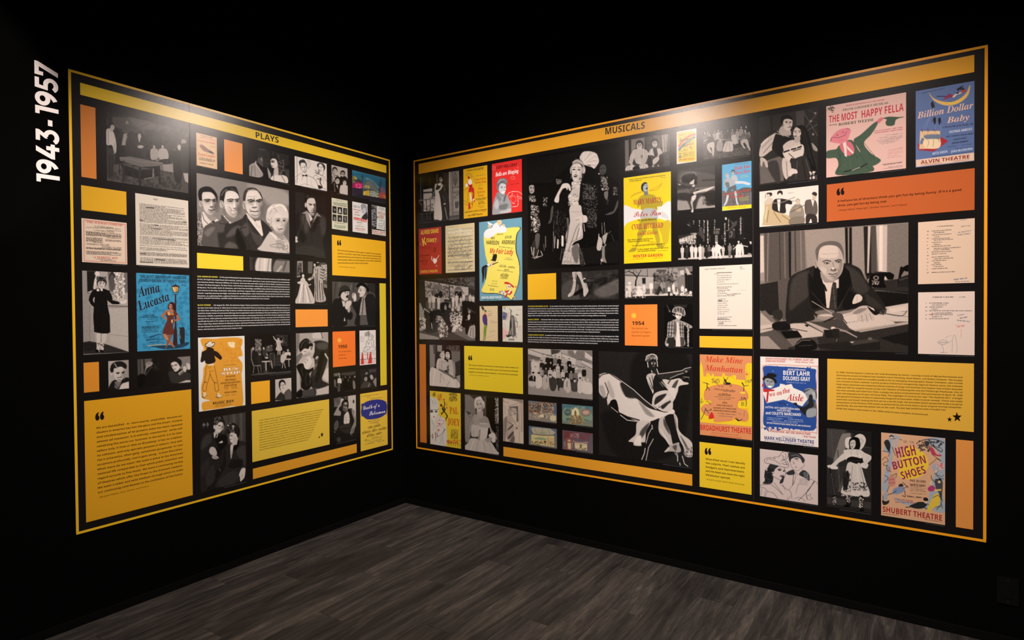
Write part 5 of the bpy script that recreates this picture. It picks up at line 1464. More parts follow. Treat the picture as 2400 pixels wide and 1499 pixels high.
rpic('photograph', (982, 654.6, 1114.2, 797.9), 'busy stage photo of whirling dancers before two gothic arches', 'photograph', """
V 970 640 8.567
b 60
f 1.5
p 60 103,130 220,120 240,620 105,620; p 84 400,110 1228,75 1228,350 1100,280 700,180
x 120 30 700,100 1220,90 1220,260 720,190; x 40 26 540,110 1080,100 1080,250 560,160
p 170 220,150 700,220 710,530 235,480; p 176 720,230 1095,275 1095,440 730,500
s 40 16 230,140 700,215 1090,265; x 80 14 240,160 700,230 1080,280 1080,300 240,200
x 70@.7 26 240,200 360,200 340,460 240,460; x 60@.7 24 720,260 800,260 800,460 720,480; x 60 22 560,260 640,280 700,500 640,500
q 120 360,400 370,280 460,225 560,290 600,420; q 44 370,440 375,350 420,320 465,400 500,330 560,370 570,480 480,490; s 190 9 370,340 440,330 480,400 520,340 570,350; q 110 380,420 385,350 430,340 450,420
q 110 810,400 830,300 900,260 970,330 980,400; q 40 820,430 830,370 870,360 900,400 940,365 970,430 960,500 830,500; s 180 9 830,350 890,340 940,350
p 90 240,560 1228,560 1228,760 240,760
f .8
F 150 176 320,440 270 150
F 150 196 395,420 290 160
F 140 190 500,450 270 186
F 150 150 575,460 270 110
F 160 200 790,450 230 190
F 150 190 860,400 280 190
F 140 180 945,460 200 160
F 150 190 1000,390 240 180
F 150 120 1065,440 230 120
F 150 180 1130,400 240 170
F 150 186 1190,430 230 170
q 36 540,600 700,600 720,760 560,780; F 160 140 635,620 200 60; F 170 150 720,600 170 60; q 30 980,560 1100,560 1228,600 1228,760 1100,700 980,640
q 90 105,1130 500,1050 500,1330 105,1320; p 150 105,1190 480,1280 520,1330 105,1325; q 70 130,960 400,860 460,1160 240,1180
p 120 780,1190 980,1040 1228,1090 1235,1353 1090,1350; p 86 540,1240 780,1190 1100,1350 560,1340
q 150 105,620 150,640 190,760 200,900 240,1050 200,1130 105,1120; q 60 110,960 170,950 180,1080 120,1090; x 220 22 110,880 230,880 230,1130 110,1120; s 170 22>10 210,710 300,780 340,800; c 180 12 205,720 190,830 210,850
q 44 320,780 400,760 390,900 370,1110 340,1110; s 190 14 355,1000 365,1110; e 150 360,730 20,30
q 50 400,760 520,740 560,880 480,980 400,940; q 110 470,860 540,900 500,990 440,980; x 190 18 440,850 560,850 560,980 440,980
q 170 560,900 620,980 690,1100 660,1160 600,1200 560,1280 520,1300 500,1180 480,1100 540,1060; x 235 26 500,950 680,950 680,1280 500,1280; x 70 20 500,960 670,960 670,1250 500,1250
q 60 620,760 740,740 780,900 700,1060 620,960
q 190 860,900 900,860 970,850 950,980 880,1090 790,1180 760,1160 810,1020; x 240 24 780,860 960,860 920,1150 780,1170; x 60 22 720,780 960,780 940,1000 720,1040; x 220 20 720,780 960,780 940,1000 720,1060
q 180 860,740 900,640 930,640 920,760; e 150 910,630 22,30; q 180 760,690 800,690 800,760 760,760; e 160 840,690 22,32
q 26 970,660 1060,640 1080,800 1040,960 1030,1090 960,1040 990,860; q 30 1060,820 1150,790 1228,820 1228,1030 1120,1010 1040,1090 1060,960; q 190 1080,860 1120,820 1130,900 1090,960; e 150 1115,775 24,32; s 190 14 1050,940 1090,950
q 34 1040,960 1130,960 1110,1080 1090,1200 1040,1210; q 170 1100,1140 1150,1050 1228,1060 1228,1290 1090,1260; s 90 8 1150,1090 1130,1260; s 90 8 1190,1080 1190,1280; s 60 30 1150,1040 1228,1020
n 5""", .2)
rpic('costume_sketch', (1124.1, 717, 1167, 799.3), 'costume sketch of a figure in a purple coat and green trousers', 'drawing', """
V 970 640 8.567
b #d9bf94
f .8
p #3a3630 1345,670 1385,660 1420,720 1385,752
q #4a6a2c 1405,760 1425,735 1455,745 1455,785 1430,775; q #e0b080 1405,775 1440,775 1440,815 1410,825; s #5a2a24 7 1415,800 1435,800
q #4c3a70 1380,870 1400,830 1450,825 1470,900 1475,1040 1440,1050 1410,1030 1380,950; q #7a2030 1425,830 1455,840 1450,890 1430,870; s #382a58 6 1440,880 1450,1040
q #7d9436 1410,1050 1470,1060 1460,1120 1440,1320 1420,1310 1420,1200 1405,1320 1395,1310; s #55682a 5 1435,1100 1425,1300; q #8a9a3a 1445,1060 1470,1050 1470,1085 1455,1100
q #6a6a50 1395,1320 1420,1325 1415,1345 1395,1342
w 90 10 1485,775 1560,755; w 90 8 1490,825 1575,800; w 60 10 1495,860 1560,845; w 100 8 1520,970 1630,962; w 100 8 1545,1002 1670,992; w 110 8 1520,1180 1635,1160; w 140 7 1490,1280 1620,1255""", .75)
rpic('costume_sketch', (1177.4, 716.8, 1225, 801.1), 'costume sketch of a woman in a grey gown with purple fabric swatch', 'drawing', """
V 970 640 8.567
b #d6cebb
f .8
p #6c6880 1780,800 1790,765 1870,800 1875,850 1860,930 1785,940; p #2c3a90 1785,865 1820,855 1825,895 1785,895; q #e0c850 1790,665 1870,665 1880,680 1800,690; p #a8a0a8 1800,670 1840,670 1835,740 1795,720; q #e2b0a8 1780,1080 1850,1150 1900,1160 1840,1290 1780,1310
q #c8b8a4 1900,760 1830,980 1800,1000 1850,1130 1860,1120 1825,1000 1900,900; q #7a6e62 1910,690 1950,730 1975,760 1960,790 1935,740; s 40 12 1950,760 1945,850
q #d6c2aa 1960,760 1990,770 1985,800 1965,800
q #6e6660 1930,880 1960,840 2010,860 2030,950 2040,1250 1950,1260 1890,1240 1930,1100 1945,980; q 50 1930,930 1950,960 1955,1100 1920,1150; s #b8aea0 12 1975,900 1985,1230; s #3a3632 9 2010,960 2010,1240; s #b8aea0 8 1960,1100 1930,1230; c #2c2824 9 1850,1240 1880,1280 1950,1260; q #3c3834 1850,1260 1900,1230 1960,1240 1900,1285
s #4a443c 14 2050,830 2095,840; s #4a443c 10 2045,880 2060,980; s #6a6258 12 2040,960 2080,980 2070,1090; s #4a443c 10 2030,1020 2050,1260; q #3a3632 1980,1280 2000,1280 2005,1300; q #3a3632 2045,1275 2060,1275 2060,1300; p #8a8274@.6 1900,1310 2020,1310 2020,1350 1900,1350
w #c08880 9 2090,1075 2170,1070 2090,1150 2170,1140 4; w 150 8 2070,740 2160,730; w 160 8 2050,1230 2110,1220""", .75)
rpic('photograph', (1006, 807, 1079.1, 909.2), 'photo of two women sitting close, one in a broad pale skirt', 'photograph', """
V 970 795 8.889
b 60
f 1.5
p 140 325,110 440,115 440,560 335,620; p 90 400,120 450,120 455,300 410,300; p 150 485,120 585,120 585,260 490,250; p 44 590,125 720,130 700,240 640,250 590,240; x 120 16 680,130 955,140 955,230 690,220; s 120 8 690,225 955,235
p 120 770,240 962,250 965,420 960,740 870,720 800,500; p 70 860,480 962,430 962,740 880,740; p 150 880,770 965,740 965,950 920,900
f .9
q 205 335,650 380,580 470,610 620,700 780,780 830,820 890,830 930,1010 335,960
s 150 12 560,700 550,900; s 160 14 740,880 680,990; s 240 14 440,640 400,940; s 150 10 570,720 640,860; s 236 12 780,860 850,990; s 160 9 890,850 900,990
q 186 470,600 480,450 520,395 600,400 700,470 700,560 660,640 560,640
s 120 6 580,440 585,600; s 226 12 510,430 490,580; s 130 7 600,470 700,470
q 178 690,560 720,430 790,430 840,500 860,640 850,820 800,790 720,690 680,640; s 60 7 700,560 720,660 740,690; x 60 8 690,540 730,540 730,680 690,680; q 150 790,440 850,520 860,800 830,800 820,600
q 120 520,610 620,650 780,740 860,810 840,830 700,740 540,650; q 200 720,680 810,720 800,740 740,710
q 205 560,350 570,290 620,270 645,310 640,380 610,425 575,400
q 160 535,340 550,290 600,240 640,245 640,290 600,280 570,310 560,370; c 210 10 560,310 590,265 625,260
s 60 5 575,330 600,325; s 60 5 615,325 640,328; s 70 7 582,385 602,385; s 140 5 605,330 605,360
q 200 655,320 680,250 730,250 760,310 750,370 715,415 680,390
q 26 635,260 660,215 720,205 770,250 780,330 765,410 750,400 750,310 720,260 670,270 655,330
s 50 6 675,300 700,290; s 50 6 720,295 745,300; q 70 690,375 715,370 705,395; s 140 6 705,310 695,350; q 40 680,420 700,430 720,470 700,460
n 4""", .45)
sheet('quote_panel', 'R', (1087.8, 810, 1225.9, 923), 'bright yellow quote panel with three lines of black text, left part of right mural', 'quote panel', """
V 970 795 8.889
t R #1d160c 150 1135,512 1218,515 “
B S #2a1d0c 27 1140,545 2175,605 1140,685 2170,752 The musical theatre in America is becoming a vital medium of/dramatic expression. With words, music, and movement blended/together in complete synchronization, a real art form is revealed.
t i #2a1d0c 20 1150,746 1560,776 - Alan Jay Lerner, Librettist and Lyricist""", '#ebca2c')
rpic('poster', (1007.4, 915, 1080.5, 1051.1), 'yellow poster with a veiled pale woman, a leaping man and red title', 'poster', """
V 970 905 8.567
b #dcb92e
f .7
q #cfc8bc 325,260 370,225 440,240 490,300 500,400 500,480 480,560 540,600 600,640 640,720 645,1190 340,1150 335,1040
q #d8d2c6 330,480 480,460 490,560 440,660 400,680 350,620
c 100 5 340,260 380,300 370,340; c 110 4 400,260 450,320 430,350; c 120 4 370,350 440,340; c 70 5 330,465 480,470 495,440; c 110 4 420,670 460,620 480,560; c 120 4 350,650 400,800 380,880; c 120 4 520,1010 540,1100 500,1160; c 120 4 600,900 570,1040 600,1170; c 120 4 560,1000 580,1080; c 130 4 360,700 430,800
q 60 330,490 370,485 385,515 360,525 330,520; q 60 420,500 470,490 470,515 440,525; s 50 7 330,470 380,485; s 50 8 420,480 480,465; q #c83a34 385,608 405,600 420,612 402,628
c #c84a50 6 470,700 520,680 600,690 600,730 540,760 470,740 450,710; c #c84a50 6 500,690 530,620 540,580; c #c84a50 6 450,800 500,780 520,800; c #d06a6a 5 520,760 580,790 560,820 520,790; c #d06a6a 6 430,840 480,820 470,790; q #c02830 490,740 530,745 520,770; q #c02830 470,870 510,865 505,895; c #c84a50 5 440,900 500,900
c 60 5 340,990 380,1040 370,1070; c 60 6 480,1000 550,970 600,900 640,860; s #7a1c20 14 375,960 380,1030; s #7a1c20 12 430,930 445,1040; s #7a1c20 12 460,930 475,1010; s #7a1c20 9 435,1050 438,1100; s #301818 9 600,905 615,850
q #1f1c18 560,440 600,410 640,460 620,500 680,590 650,660 635,650 655,590 600,520 560,570 545,540 585,500; s #1f1c18 16 600,420 625,360 610,310; q #1f1c18 530,370 550,350 570,390 540,405; e #b02a20 565,395 14,16; p #e0d8c8 585,430 605,430 610,460; e #c03a2a 605,270 16,22; e #b03024 660,430 12,14; s #b03024 5 660,330 660,400; e #b03024 645,680 9,16
x #b84a20 9 500,150 560,250 500,280 480,170
x #3a3020 9 380,120 430,200 400,210 380,150; x #3a3020 10 710,130 870,130 870,300 720,300; x #4a3c20 9 740,860 890,860 890,1050 740,1050
f .6
x #b03a20 14 660,1075 940,1110 940,1150 660,1110; c #3a2c18 6 690,1120 710,1150 695,1180; c #3a2c18 6 735,1130 755,1160 740,1190; c #3a2c18 6 780,1135 800,1165 785,1195; c #3a2c18 6 825,1140 845,1170 830,1200; c #3a2c18 6 870,1145 890,1175 875,1210; c #3a2c18 6 915,1150 935,1180 920,1215
t r #b8401c 138 720,545 890,555 PAL
t r #b8401c 138 680,765 925,795 JOEY""", .0)
rpic('photograph', (1088.8, 923, 1169.4, 1065.5), 'photo of a woman in a white strapless gown and ruffled cap', 'photograph', """
V 970 905 8.567
b 70
f 2
p 128 1020,160 1130,175 1230,280 1240,560 1180,560 1030,470; q 140 1020,480 1100,560 1180,540 1160,650 1120,1060 1030,1070; s 90 8 1030,490 1130,620; s 60 14 1140,180 1240,260
p 26 1450,200 1700,230 1705,1370 1600,1200 1480,1000 1440,620; p 100 1415,200 1450,200 1450,600 1420,590; p 110 1670,225 1700,228 1705,760 1680,740; x 190 16 1630,240 1700,240 1700,760 1640,760; x 110 14 1650,800 1705,800 1705,1300 1650,1200
f 1
q 150 1190,570 1290,560 1400,590 1490,640 1560,860 1640,960 1670,1060 1600,1020 1540,920 1500,820 1300,840 1260,780 1200,790 1110,960 1110,820 1150,700
q 184 1160,790 1230,760 1300,780 1310,880 1290,1000 1180,1010 1150,960; s 130 6 1190,880 1200,1000
q 196 1320,750 1500,760 1490,860 1470,1000 1430,1060 1330,1070 1310,900; q 170 1320,740 1500,750 1500,830 1310,810; s 215 9 1320,738 1495,752
q 186 1150,1040 1330,1060 1480,1080 1560,1130 1640,1260 1680,1370 1030,1265 1090,1130; s 220 12 1200,1090 1140,1260; s 150 8 1290,1090 1260,1300; s 140 8 1400,1120 1440,1320; s 210 12 1350,1120 1370,1300; s 150 8 1510,1140 1580,1340; q 150 1310,880 1340,880 1320,1070 1290,1060
q 206 1500,990 1550,940 1620,950 1640,1100 1590,1130 1560,1100; q 160 1430,1060 1480,1040 1560,1020 1570,1070 1510,1130 1440,1110; s 120 5 1470,1080 1540,1050
q 165 1260,480 1380,480 1390,580 1360,640 1290,600; s 120 6 1260,580 1290,650; q 160 1210,620 1300,570 1310,700 1260,780 1210,760
q 204 1215,330 1230,250 1270,220 1340,205 1380,270 1415,320 1420,420 1390,450 1370,360 1330,280 1270,290 1250,350 1250,440 1220,420
c 150 6 1250,270 1280,290 1330,270 1370,300; c 150 6 1230,380 1245,430; c 230 9 1230,260 1280,230 1350,230
q 186 1250,370 1280,290 1350,290 1385,370 1380,450 1340,510 1290,500 1260,440
e 50 1280,365 15,8; e 50 1340,355 15,8; s 80 5 1265,345 1295,345; s 80 5 1325,335 1355,338; s 140 6 1310,370 1308,405; q 90 1295,435 1340,430 1330,450 1305,452; s 220 4 1300,440 1335,436; f 6; e 130@.8 1380,440 20,56; f 1
n 4""", .35)
rpic('charcoal_sketch', (1178.7, 932.4, 1227.1, 1039.6), 'sepia wash sketch of a draped woman before a mirror', 'drawing', """
V 970 905 8.567
b #cdb8a4
f 1
p #8a7c70 1800,240 2190,275 2190,360 2050,300 1850,250; s #d8c8b8 6 1830,250 2180,330; s #8f8072 10 1800,300 1900,330; s #6a5e56 6 1900,400 2090,340
p #b8a491 2140,360 2195,350 2195,910 2150,920; s #8f8072 8 2130,340 2110,800; s #a89684 10 2160,400 2155,900
p #6e625a 1910,410 2095,390 2100,700 2060,720 2060,560 1990,430 1920,440
q #a8978a 1890,480 1920,440 1970,450 1985,520 1960,590 1910,580; q #c8b4a2 1960,520 2000,520 2000,590 1970,600; c #5e524a 6 1885,480 1930,445 1980,470; c #5e524a 5 1900,560 1950,590 1975,560
q #bba796 1985,440 2040,440 2065,500 2050,570 2000,590 1985,520; s #4a403a 6 1990,510 2010,505; s #4a403a 6 2025,490 2045,490; q #4a403a 2020,540 2045,535 2035,560; c #5e524a 5 1990,440 2050,430 2075,520
q #b5a08e 1850,620 1920,590 1980,620 2060,760 2050,780 1980,710 1990,800 2000,900 2010,1100 1890,1100 1870,950
q #564a44 1890,850 1990,760 1990,800 1890,880; q #564a44 1890,1010 1990,900 2000,960 1910,1060; s #564a44 10 1880,700 1960,760; q #6a5e56 1930,1080 2010,980 2020,1110 1940,1110
q #8f8072 1800,680 1860,610 1870,700 1840,1090 1805,1090; s #5e524a 7 1850,640 1840,900; s #5e524a 6 1865,880 1880,1080
c #7a6c60 5 1990,830 2070,800 2150,820; c #7a6c60 5 2000,850 2080,870 2140,850; q #564a44 2040,830 2080,825 2085,845 2055,850; s #7a6c60 6 2000,870 2010,1110; s #a89684 12 2120,900 2115,1120; s #5e524a 7 1800,260 1800,300; c #8f8072 8 1800,380 1830,420 1830,560""", .5)

rpic('photograph', (1236, 369, 1450.5, 620), 'large dark photo of a woman in a sequinned gown and white plume', 'photograph', """
V 1225 335 7.496
b 20
f 3
p 30 80,260 1690,80 1690,700 1400,500 900,300 500,700 100,700; p 34 900,1900 1690,1700 1690,2100 900,2130
f 1
q 150 110,780 130,730 190,735 205,800 200,860 160,890 125,870; e 40 145,785 14,10; e 40 190,790 10,8; s 60 8 140,850 170,850; q 24 105,760 130,710 200,720 215,780 190,740 140,740
q 80 110,920 200,930 235,1010 170,1030 120,1000; x 170 18 120,930 230,930 230,1030 120,1030
q 120 140,1100 240,1110 265,1260 190,1290; q 150 180,1300 290,1330 300,1500 190,1560; x 220 22 150,1110 270,1110 280,1560 180,1560; x 40 22 150,1110 290,1110 300,1560 180,1560
x 170 16 360,960 430,960 430,1110 370,1110
q 110 585,640 620,590 670,610 685,680 640,720 600,720; e 30 610,655 12,8; e 30 660,655 10,8; q 20 575,620 620,580 690,600 690,640
q 86 1350,450 1380,390 1440,380 1470,450 1450,530 1400,560 1360,540; e 24 1380,450 14,9; e 24 1430,440 14,9; s 40 9 1380,525 1420,520; e 230 1340,540 11,11; q 84 1370,590 1440,600 1490,740 1420,760; x 160 16 1370,600 1480,620 1490,760 1390,770; x 220 12 1390,780 1510,780 1500,830 1400,830; q 120 1430,870 1500,850 1490,970 1450,980; x 150 14 1590,760 1660,760 1660,910 1600,910; x 100 12 1470,980 1510,980 1500,1080 1480,1080
q 96 1450,1260 1540,1215 1600,1180 1670,1000 1672,1110 1610,1220 1540,1255; q 90 500,1150 540,1100 530,1250 500,1390 445,1410 480,1330
q 26 560,1050 640,1040 760,760 860,700 960,900 960,1000 820,1100 840,1250 760,1300 540,1500
q 26 1000,760 1060,690 1200,760 1270,950 1310,1150 1300,1480 1130,1480 1120,1260 1040,1200 980,1000
x 90 26 1060,720 1220,740 1260,1000 1160,900; x 130 12 1060,720 1300,760 1310,1190 1200,1190; x 80 16 540,1200 780,1200 780,1800 540,1800; s 120 7 620,1170 600,1420; s 110 7 550,1370 530,1900; x 120 12 1130,1230 1300,1200 1300,1480 1130,1480
q 205 555,1020 600,900 660,790 700,720 780,705 830,740 850,830 820,835 800,790 780,830 760,790 700,810 650,900 630,1040; s 150 7 690,830 640,920
q 186 870,680 1020,690 1010,740 980,1020 860,1080 800,960 830,890 870,800; x 110 14 800,900 970,900 960,1060 830,1100; x 235 12 800,900 970,900 960,1060 830,1100; x 110 12 860,690 1010,690 960,800 880,800; x 240 10 860,690 1010,690 960,800 880,800
q 205 880,1060 930,1030 985,1050 960,1110 900,1115
q 196 830,1120 1010,1090 1040,1200 1060,1260 1120,1280 1120,1390 1050,1410 1060,1600 1040,1680 900,1750 820,1900 780,1920 730,1980 680,2130 760,1800 760,1600 830,1400
p 198 690,2130 730,1900 830,1820 980,1760 1100,2130
f 2
s 110 40>20 790,1330 800,1500 770,1750; q 120 860,1860 960,1760 990,1900 960,2110 900,2050; q 60 990,1820 1040,1950 1090,2130 1010,2130; s 130 14 990,1420 940,1500 800,1900; s 110 12 990,1500 940,1700; s 224 16 1020,1480 980,1680; s 140 10 860,1740 1050,1640
f 1
x 120@.6 16 700,1900 1000,1850 1060,2120 700,2120; s 60 9 1060,1410 1090,1560; s 200 10 1075,1420 1090,1550; q 210 910,1320 1050,1280 1130,1290 1120,1390 1000,1390 920,1380; s 110 5 920,1340 1000,1335; s 110 5 920,1365 1000,1362; s 140 6 1050,1280 1060,1390; s 150 7 850,1210 1030,1205
q 176 880,620 1000,640 1030,670 920,690
q 205 865,440 900,370 1000,365 1045,440 1040,540 980,640 920,670 870,600
q 150 835,520 830,450 870,380 880,330 950,285 1040,310 1070,370 1100,450 1080,540 1050,500 1050,400 1000,360 920,360 880,400 860,470 850,550
c 215 9 880,340 950,310 1050,360; c 200 8 870,400 850,480 840,530; c 220 9 1060,430 1090,470 1070,520; x 215 12 1050,430 1100,430 1090,530 1060,520
e 60 900,465 24,11; e 60 990,470 24,11; e 20 900,467 11,8; e 20 992,472 11,8; s 80 7 875,430 930,425; s 80 7 965,428 1020,435; s 150 8 940,470 945,520 920,525; q 40 895,575 930,550 965,570 940,600 910,600; s 235 8 905,572 950,565; f 8; e 150@.8 1035,520 22,70; e 165@.5 950,600 60,30; f 1
x 220 8 1030,570 1040,640 1020,660 1010,600; s 220 5 855,570 850,620
q 200 1000,270 1030,190 1080,150 1180,145 1290,180 1330,260 1340,330 1300,400 1250,450 1180,390 1080,380 1050,320
s 236 9 1060,320 1080,170; s 240 9 1070,330 1150,160; s 236 10 1080,340 1260,190; s 240 10 1090,350 1310,270; s 230 10 1090,370 1310,350; s 220 10 1090,380 1250,430; s 150 6 1080,340 1290,300; s 150 6 1090,360 1280,400; s 150 6 1070,320 1200,170
f .8
q 60 160,1790 240,1650 300,1660 280,1900 250,2000 170,1990; q 100 220,1620 300,1600 280,1800 240,1850
s 190 12 150,1830 170,1960; s 200 12 200,1840 190,1980; s 170 10 280,1880 240,2020; s 190 12 320,1900 350,1970; s 180 10 170,2010 280,1990; s 210 9 200,2030 340,1980; s 120 16 400,1640 405,1830; s 110 12 370,1780 380,1880
s 130 14 540,1560 560,1840; s 220 24 620,1700 615,1840; s 230 34 700,1640 700,1800; s 160 12 570,1640 560,1840; s 90 16 690,1850 660,2050; s 200 14 1340,1600 1320,1880; q 190 1300,1850 1340,1650 1400,1720 1370,1880; s 150 8 1390,1400 1400,1600; s 160 8 1435,1400 1445,1600; q 170 1400,1650 1450,1600 1490,1580 1440,1780; s 200 12 1360,1800 1430,1830 1460,1780; s 120 8 1550,1550 1490,1600; s 100 7 1560,1600 1600,1720
q 140 1395,1850 1440,1840 1445,2000 1475,2100 1430,2090 1370,2060 1390,2000; e 190 1390,2060 22,26; s 180 8 1375,2100 1380,2130
n 4""", .0, res=1.0)
block((1236.6, 642.7, 1303.7, 700.8), '#f0b527', 'golden square block below the plumed-singer photo, right mural', 'R')
rpic('photograph', (1315.7, 638, 1450, 700.1), 'photo strip of two feet in strappy high-heeled shoes', 'photograph', """
V 1225 510 7.496
b 64
f 6
q 92 690,1200 900,1100 1000,1420 690,1420; q 40 1150,1100 1400,1050 1690,960 1690,1060 1400,1200 1250,1150 1180,1350 1000,1380; q 110 1250,1300 1500,1150 1690,1080 1690,1300 1400,1400; q 96 1100,1080 1250,1100 1150,1120
x 96@.5 30 690,970 1680,970 1680,1420 690,1420
f 1
q 30 900,1330 1000,1260 1060,1230 1080,1290 920,1370
q 190 870,960 945,960 935,1100 930,1200 900,1330 830,1385 795,1385 800,1350 850,1290 880,1180 890,1100; s 130 14 930,970 925,1090; s 236 9 880,1095 935,1095; s 226 12 830,1340 810,1375; s 150 9 975,1170 965,1240 950,1280
q 196 945,960 1030,960 1065,1090 1110,1130 1150,1250 1150,1300 1100,1375 1070,1370 1060,1250 1010,1090; s 140 12 1030,980 1055,1080; q 236 1045,1100 1080,1060 1105,1065 1070,1110; q 60 1060,1090 1110,1080 1120,1140 1080,1140; s 130 10 1100,1140 1130,1240; s 230 10 1075,1280 1080,1350
n 4""", .5)
sheet('text_block', 'R', (1235.5, 714, 1451, 806.8), 'three paragraphs of small white text headed in yellow, right mural', 'text panel', """
V 1225 700 10
t S #d8c03c 30 122,190 595,188 FOLKTALES AND MUSICAL PLAYS
t S #d8d0cc 28 625,188 2250,176 | In the middle of the 20th century, following decades of artistic advancements, the American musical emerged
B S #d8d0cc 27 122,244 2250,236 122,352 2250,350 as a distinct and mature art form. Its calculated experiments in theatrical storytelling were collectively marked by an excellence in craft, construction,/and composition and written in a wide range of styles. The success of Oklahoma!, in particular, led to a flood of folktales like Bloomer Girl (1944),/Brigadoon (1947), and Ballet Ballads (1948), a dance-driven affair comprised of three distinct episodes and virtually no dialogue. Street Scene (1947),
t S #d8d0cc 27 122,406 1960,406 Regina (1949), and My Fair Lady (1956), meanwhile, were among the new musical plays to unfold in strikingly different surrounds.
t S #d8c03c 30 122,500 388,498 MUSICAL COMEDY
t S #d8d0cc 28 420,498 2250,508 | By the late 1940s, the mature, modern methods of theatrical storytelling and the creative characteristics of vaudeville and
B S #d8d0cc 27 122,554 2250,566 122,716 2250,742 burlesque began to intermingle in a vital new class of musical comedy. Though Are You with It? (1945), Top Banana (1951), and Wonderful Town (1953)/proved to be among the principal exponents of the progressive movement, one blazing theatrical masterpiece emerged as the present period's most/defining product. Fashioned by first-class craftsmen Abe Burrows, Frank Loesser, and George S. Kaufman from a story and characters by Damon/Runyon, Guys and Dolls (1950) remains one of the most beloved American musicals in the canon. The high-style original production was designed by
t S #d8d0cc 27 122,768 1815,792 Alvin Colt and Jo Mielziner and choreographed by Michael Kidd. (An early libretto by Jo Swerling was largely jettisoned.)
t S #d8c03c 30 125,858 500,864 UNIQUE MUSICAL EVENTS
t S #d8d0cc 28 515,866 2250,896 | In addition to book musicals and revues, Broadway witnessed a number of unique musical events throughout the 1940s
B S #d8d0cc 27 122,912 2250,956 122,966 2250,1012 and 50s. All in One (1955), for instance, involved three separate acts of drama, opera, and tap dance; Comedy in Music (1953) was a long-running/solo show written and performed by Victor Borge; Sing Out, Sweet Land (1944) was a theatrical survey of American popular music that originated at
t S #d8d0cc 27 122,1016 1765,1058 Catholic University; and Tropical Revue (1943) was a torrid dance exhibition from choreographer Katherine Dunham.""", '22')

ART = """
V 1225 805 10.706
g 176 150
f 2
p 196 135,120 705,135 705,290 440,340 140,240; s 60 7 135,130 450,240 700,300; p 120 135,260 440,350 440,410 135,400; s 70 6 135,290 440,360; p 84 710,140 960,160 900,230 720,280
p 200 730,280 980,230 1330,370 1320,520 1200,480 1100,380 960,400 740,300; s 60 6 980,230 980,400; s 60 6 980,235 1330,370; p 130 1130,165 1755,180 1755,480 1560,450 1330,380 1130,260; p 205 1270,165 1360,165 1310,270; p 200 1560,200 1755,340 1755,440 1560,350; p 190 1490,410 1755,540 1755,630 1490,500; s 70 6 1340,400 1500,410 1755,510; s 70 6 1490,500 1755,640; p 160 1600,640 1755,640 1755,1010 1620,900; p 100 135,400 240,440 200,760 135,800
p 150 135,1080 500,1160 1100,1200 1755,1290 1755,1405 135,1275
f .8
"""
rng = random.Random(5)
def row(xs, y0, y1, h, tones):
    s = ''
    n = len(xs)
    for i, x in enumerate(xs):
        y = y0+(y1-y0)*i/(n-1)+rng.uniform(-16, 16)
        c = tones[i % len(tones)]
        s += 'F %d %d %d,%d %d %d\n' % (rng.randint(170, 205), c, x, y, h, rng.choice([c, 60, 150]))
    return s
ART += row([510, 625, 720, 820, 915, 1025, 1165], 250, 360, 420, [180, 40, 36, 130, 40, 170, 34])
ART += row([265, 350, 420, 480, 580, 705, 815, 885, 985, 1085, 1180, 1270, 1360, 1410, 1470, 1540], 380, 590, 430, [205, 210, 200, 50, 36, 34, 38, 190, 40, 150, 30, 40, 200, 150, 160, 44])
ART += row([320, 460, 585, 690, 800, 885, 1005, 1110, 1215, 1325, 1435], 570, 690, 400, [206, 160, 80, 190, 200, 170, 190, 50, 130, 120, 205])
ART += """
q 44 150,880 220,800 320,820 320,960 200,960; p 214 250,800 280,810 265,940; e 186 265,760 28,44; e 40 265,725 34,22; q 190 150,940 330,960 310,1060 180,1060; q 208 330,860 380,800 480,830 490,1000 450,1100 340,1100; e 196 405,775 28,42; e 40 405,735 36,22
q 180 500,880 560,820 660,850 660,1000 640,1100 520,1140; s 40 10 595,870 605,960; e 196 575,800 28,44; e 50 570,755 36,24; q 76 660,880 740,820 840,900 850,1060 800,1180 700,1150; e 196 700,815 30,46; q 40 650,790 680,760 725,780 720,800
q 70 890,920 960,880 1030,900 1020,1100 890,1170; e 196 1010,890 26,40; e 40 1010,855 32,20; q 186 1040,930 1110,880 1190,920 1200,1180 1040,1150; s 40 14 1115,950 1110,1080; e 190 1110,890 28,42; q 84 1220,1000 1290,950 1370,980 1370,1190 1230,1180; e 190 1305,930 28,42; e 40 1305,885 36,20; q 200 1380,960 1440,930 1500,960 1490,1210 1390,1220; e 186 1440,890 28,42; e 60 1440,860 32,20; q 205 1500,960 1560,920 1600,960 1730,1000 1740,1250 1500,1220; e 190 1530,880 26,40; e 190 1635,910 30,46; e 150 970,1140 54,40; e 190 1135,1205 44,26
n 5"""
rpic('photograph', (1237.3, 816.2, 1388.9, 936.2), 'group photo of about forty people posed in rows under an awning', 'photograph', ART, .15)

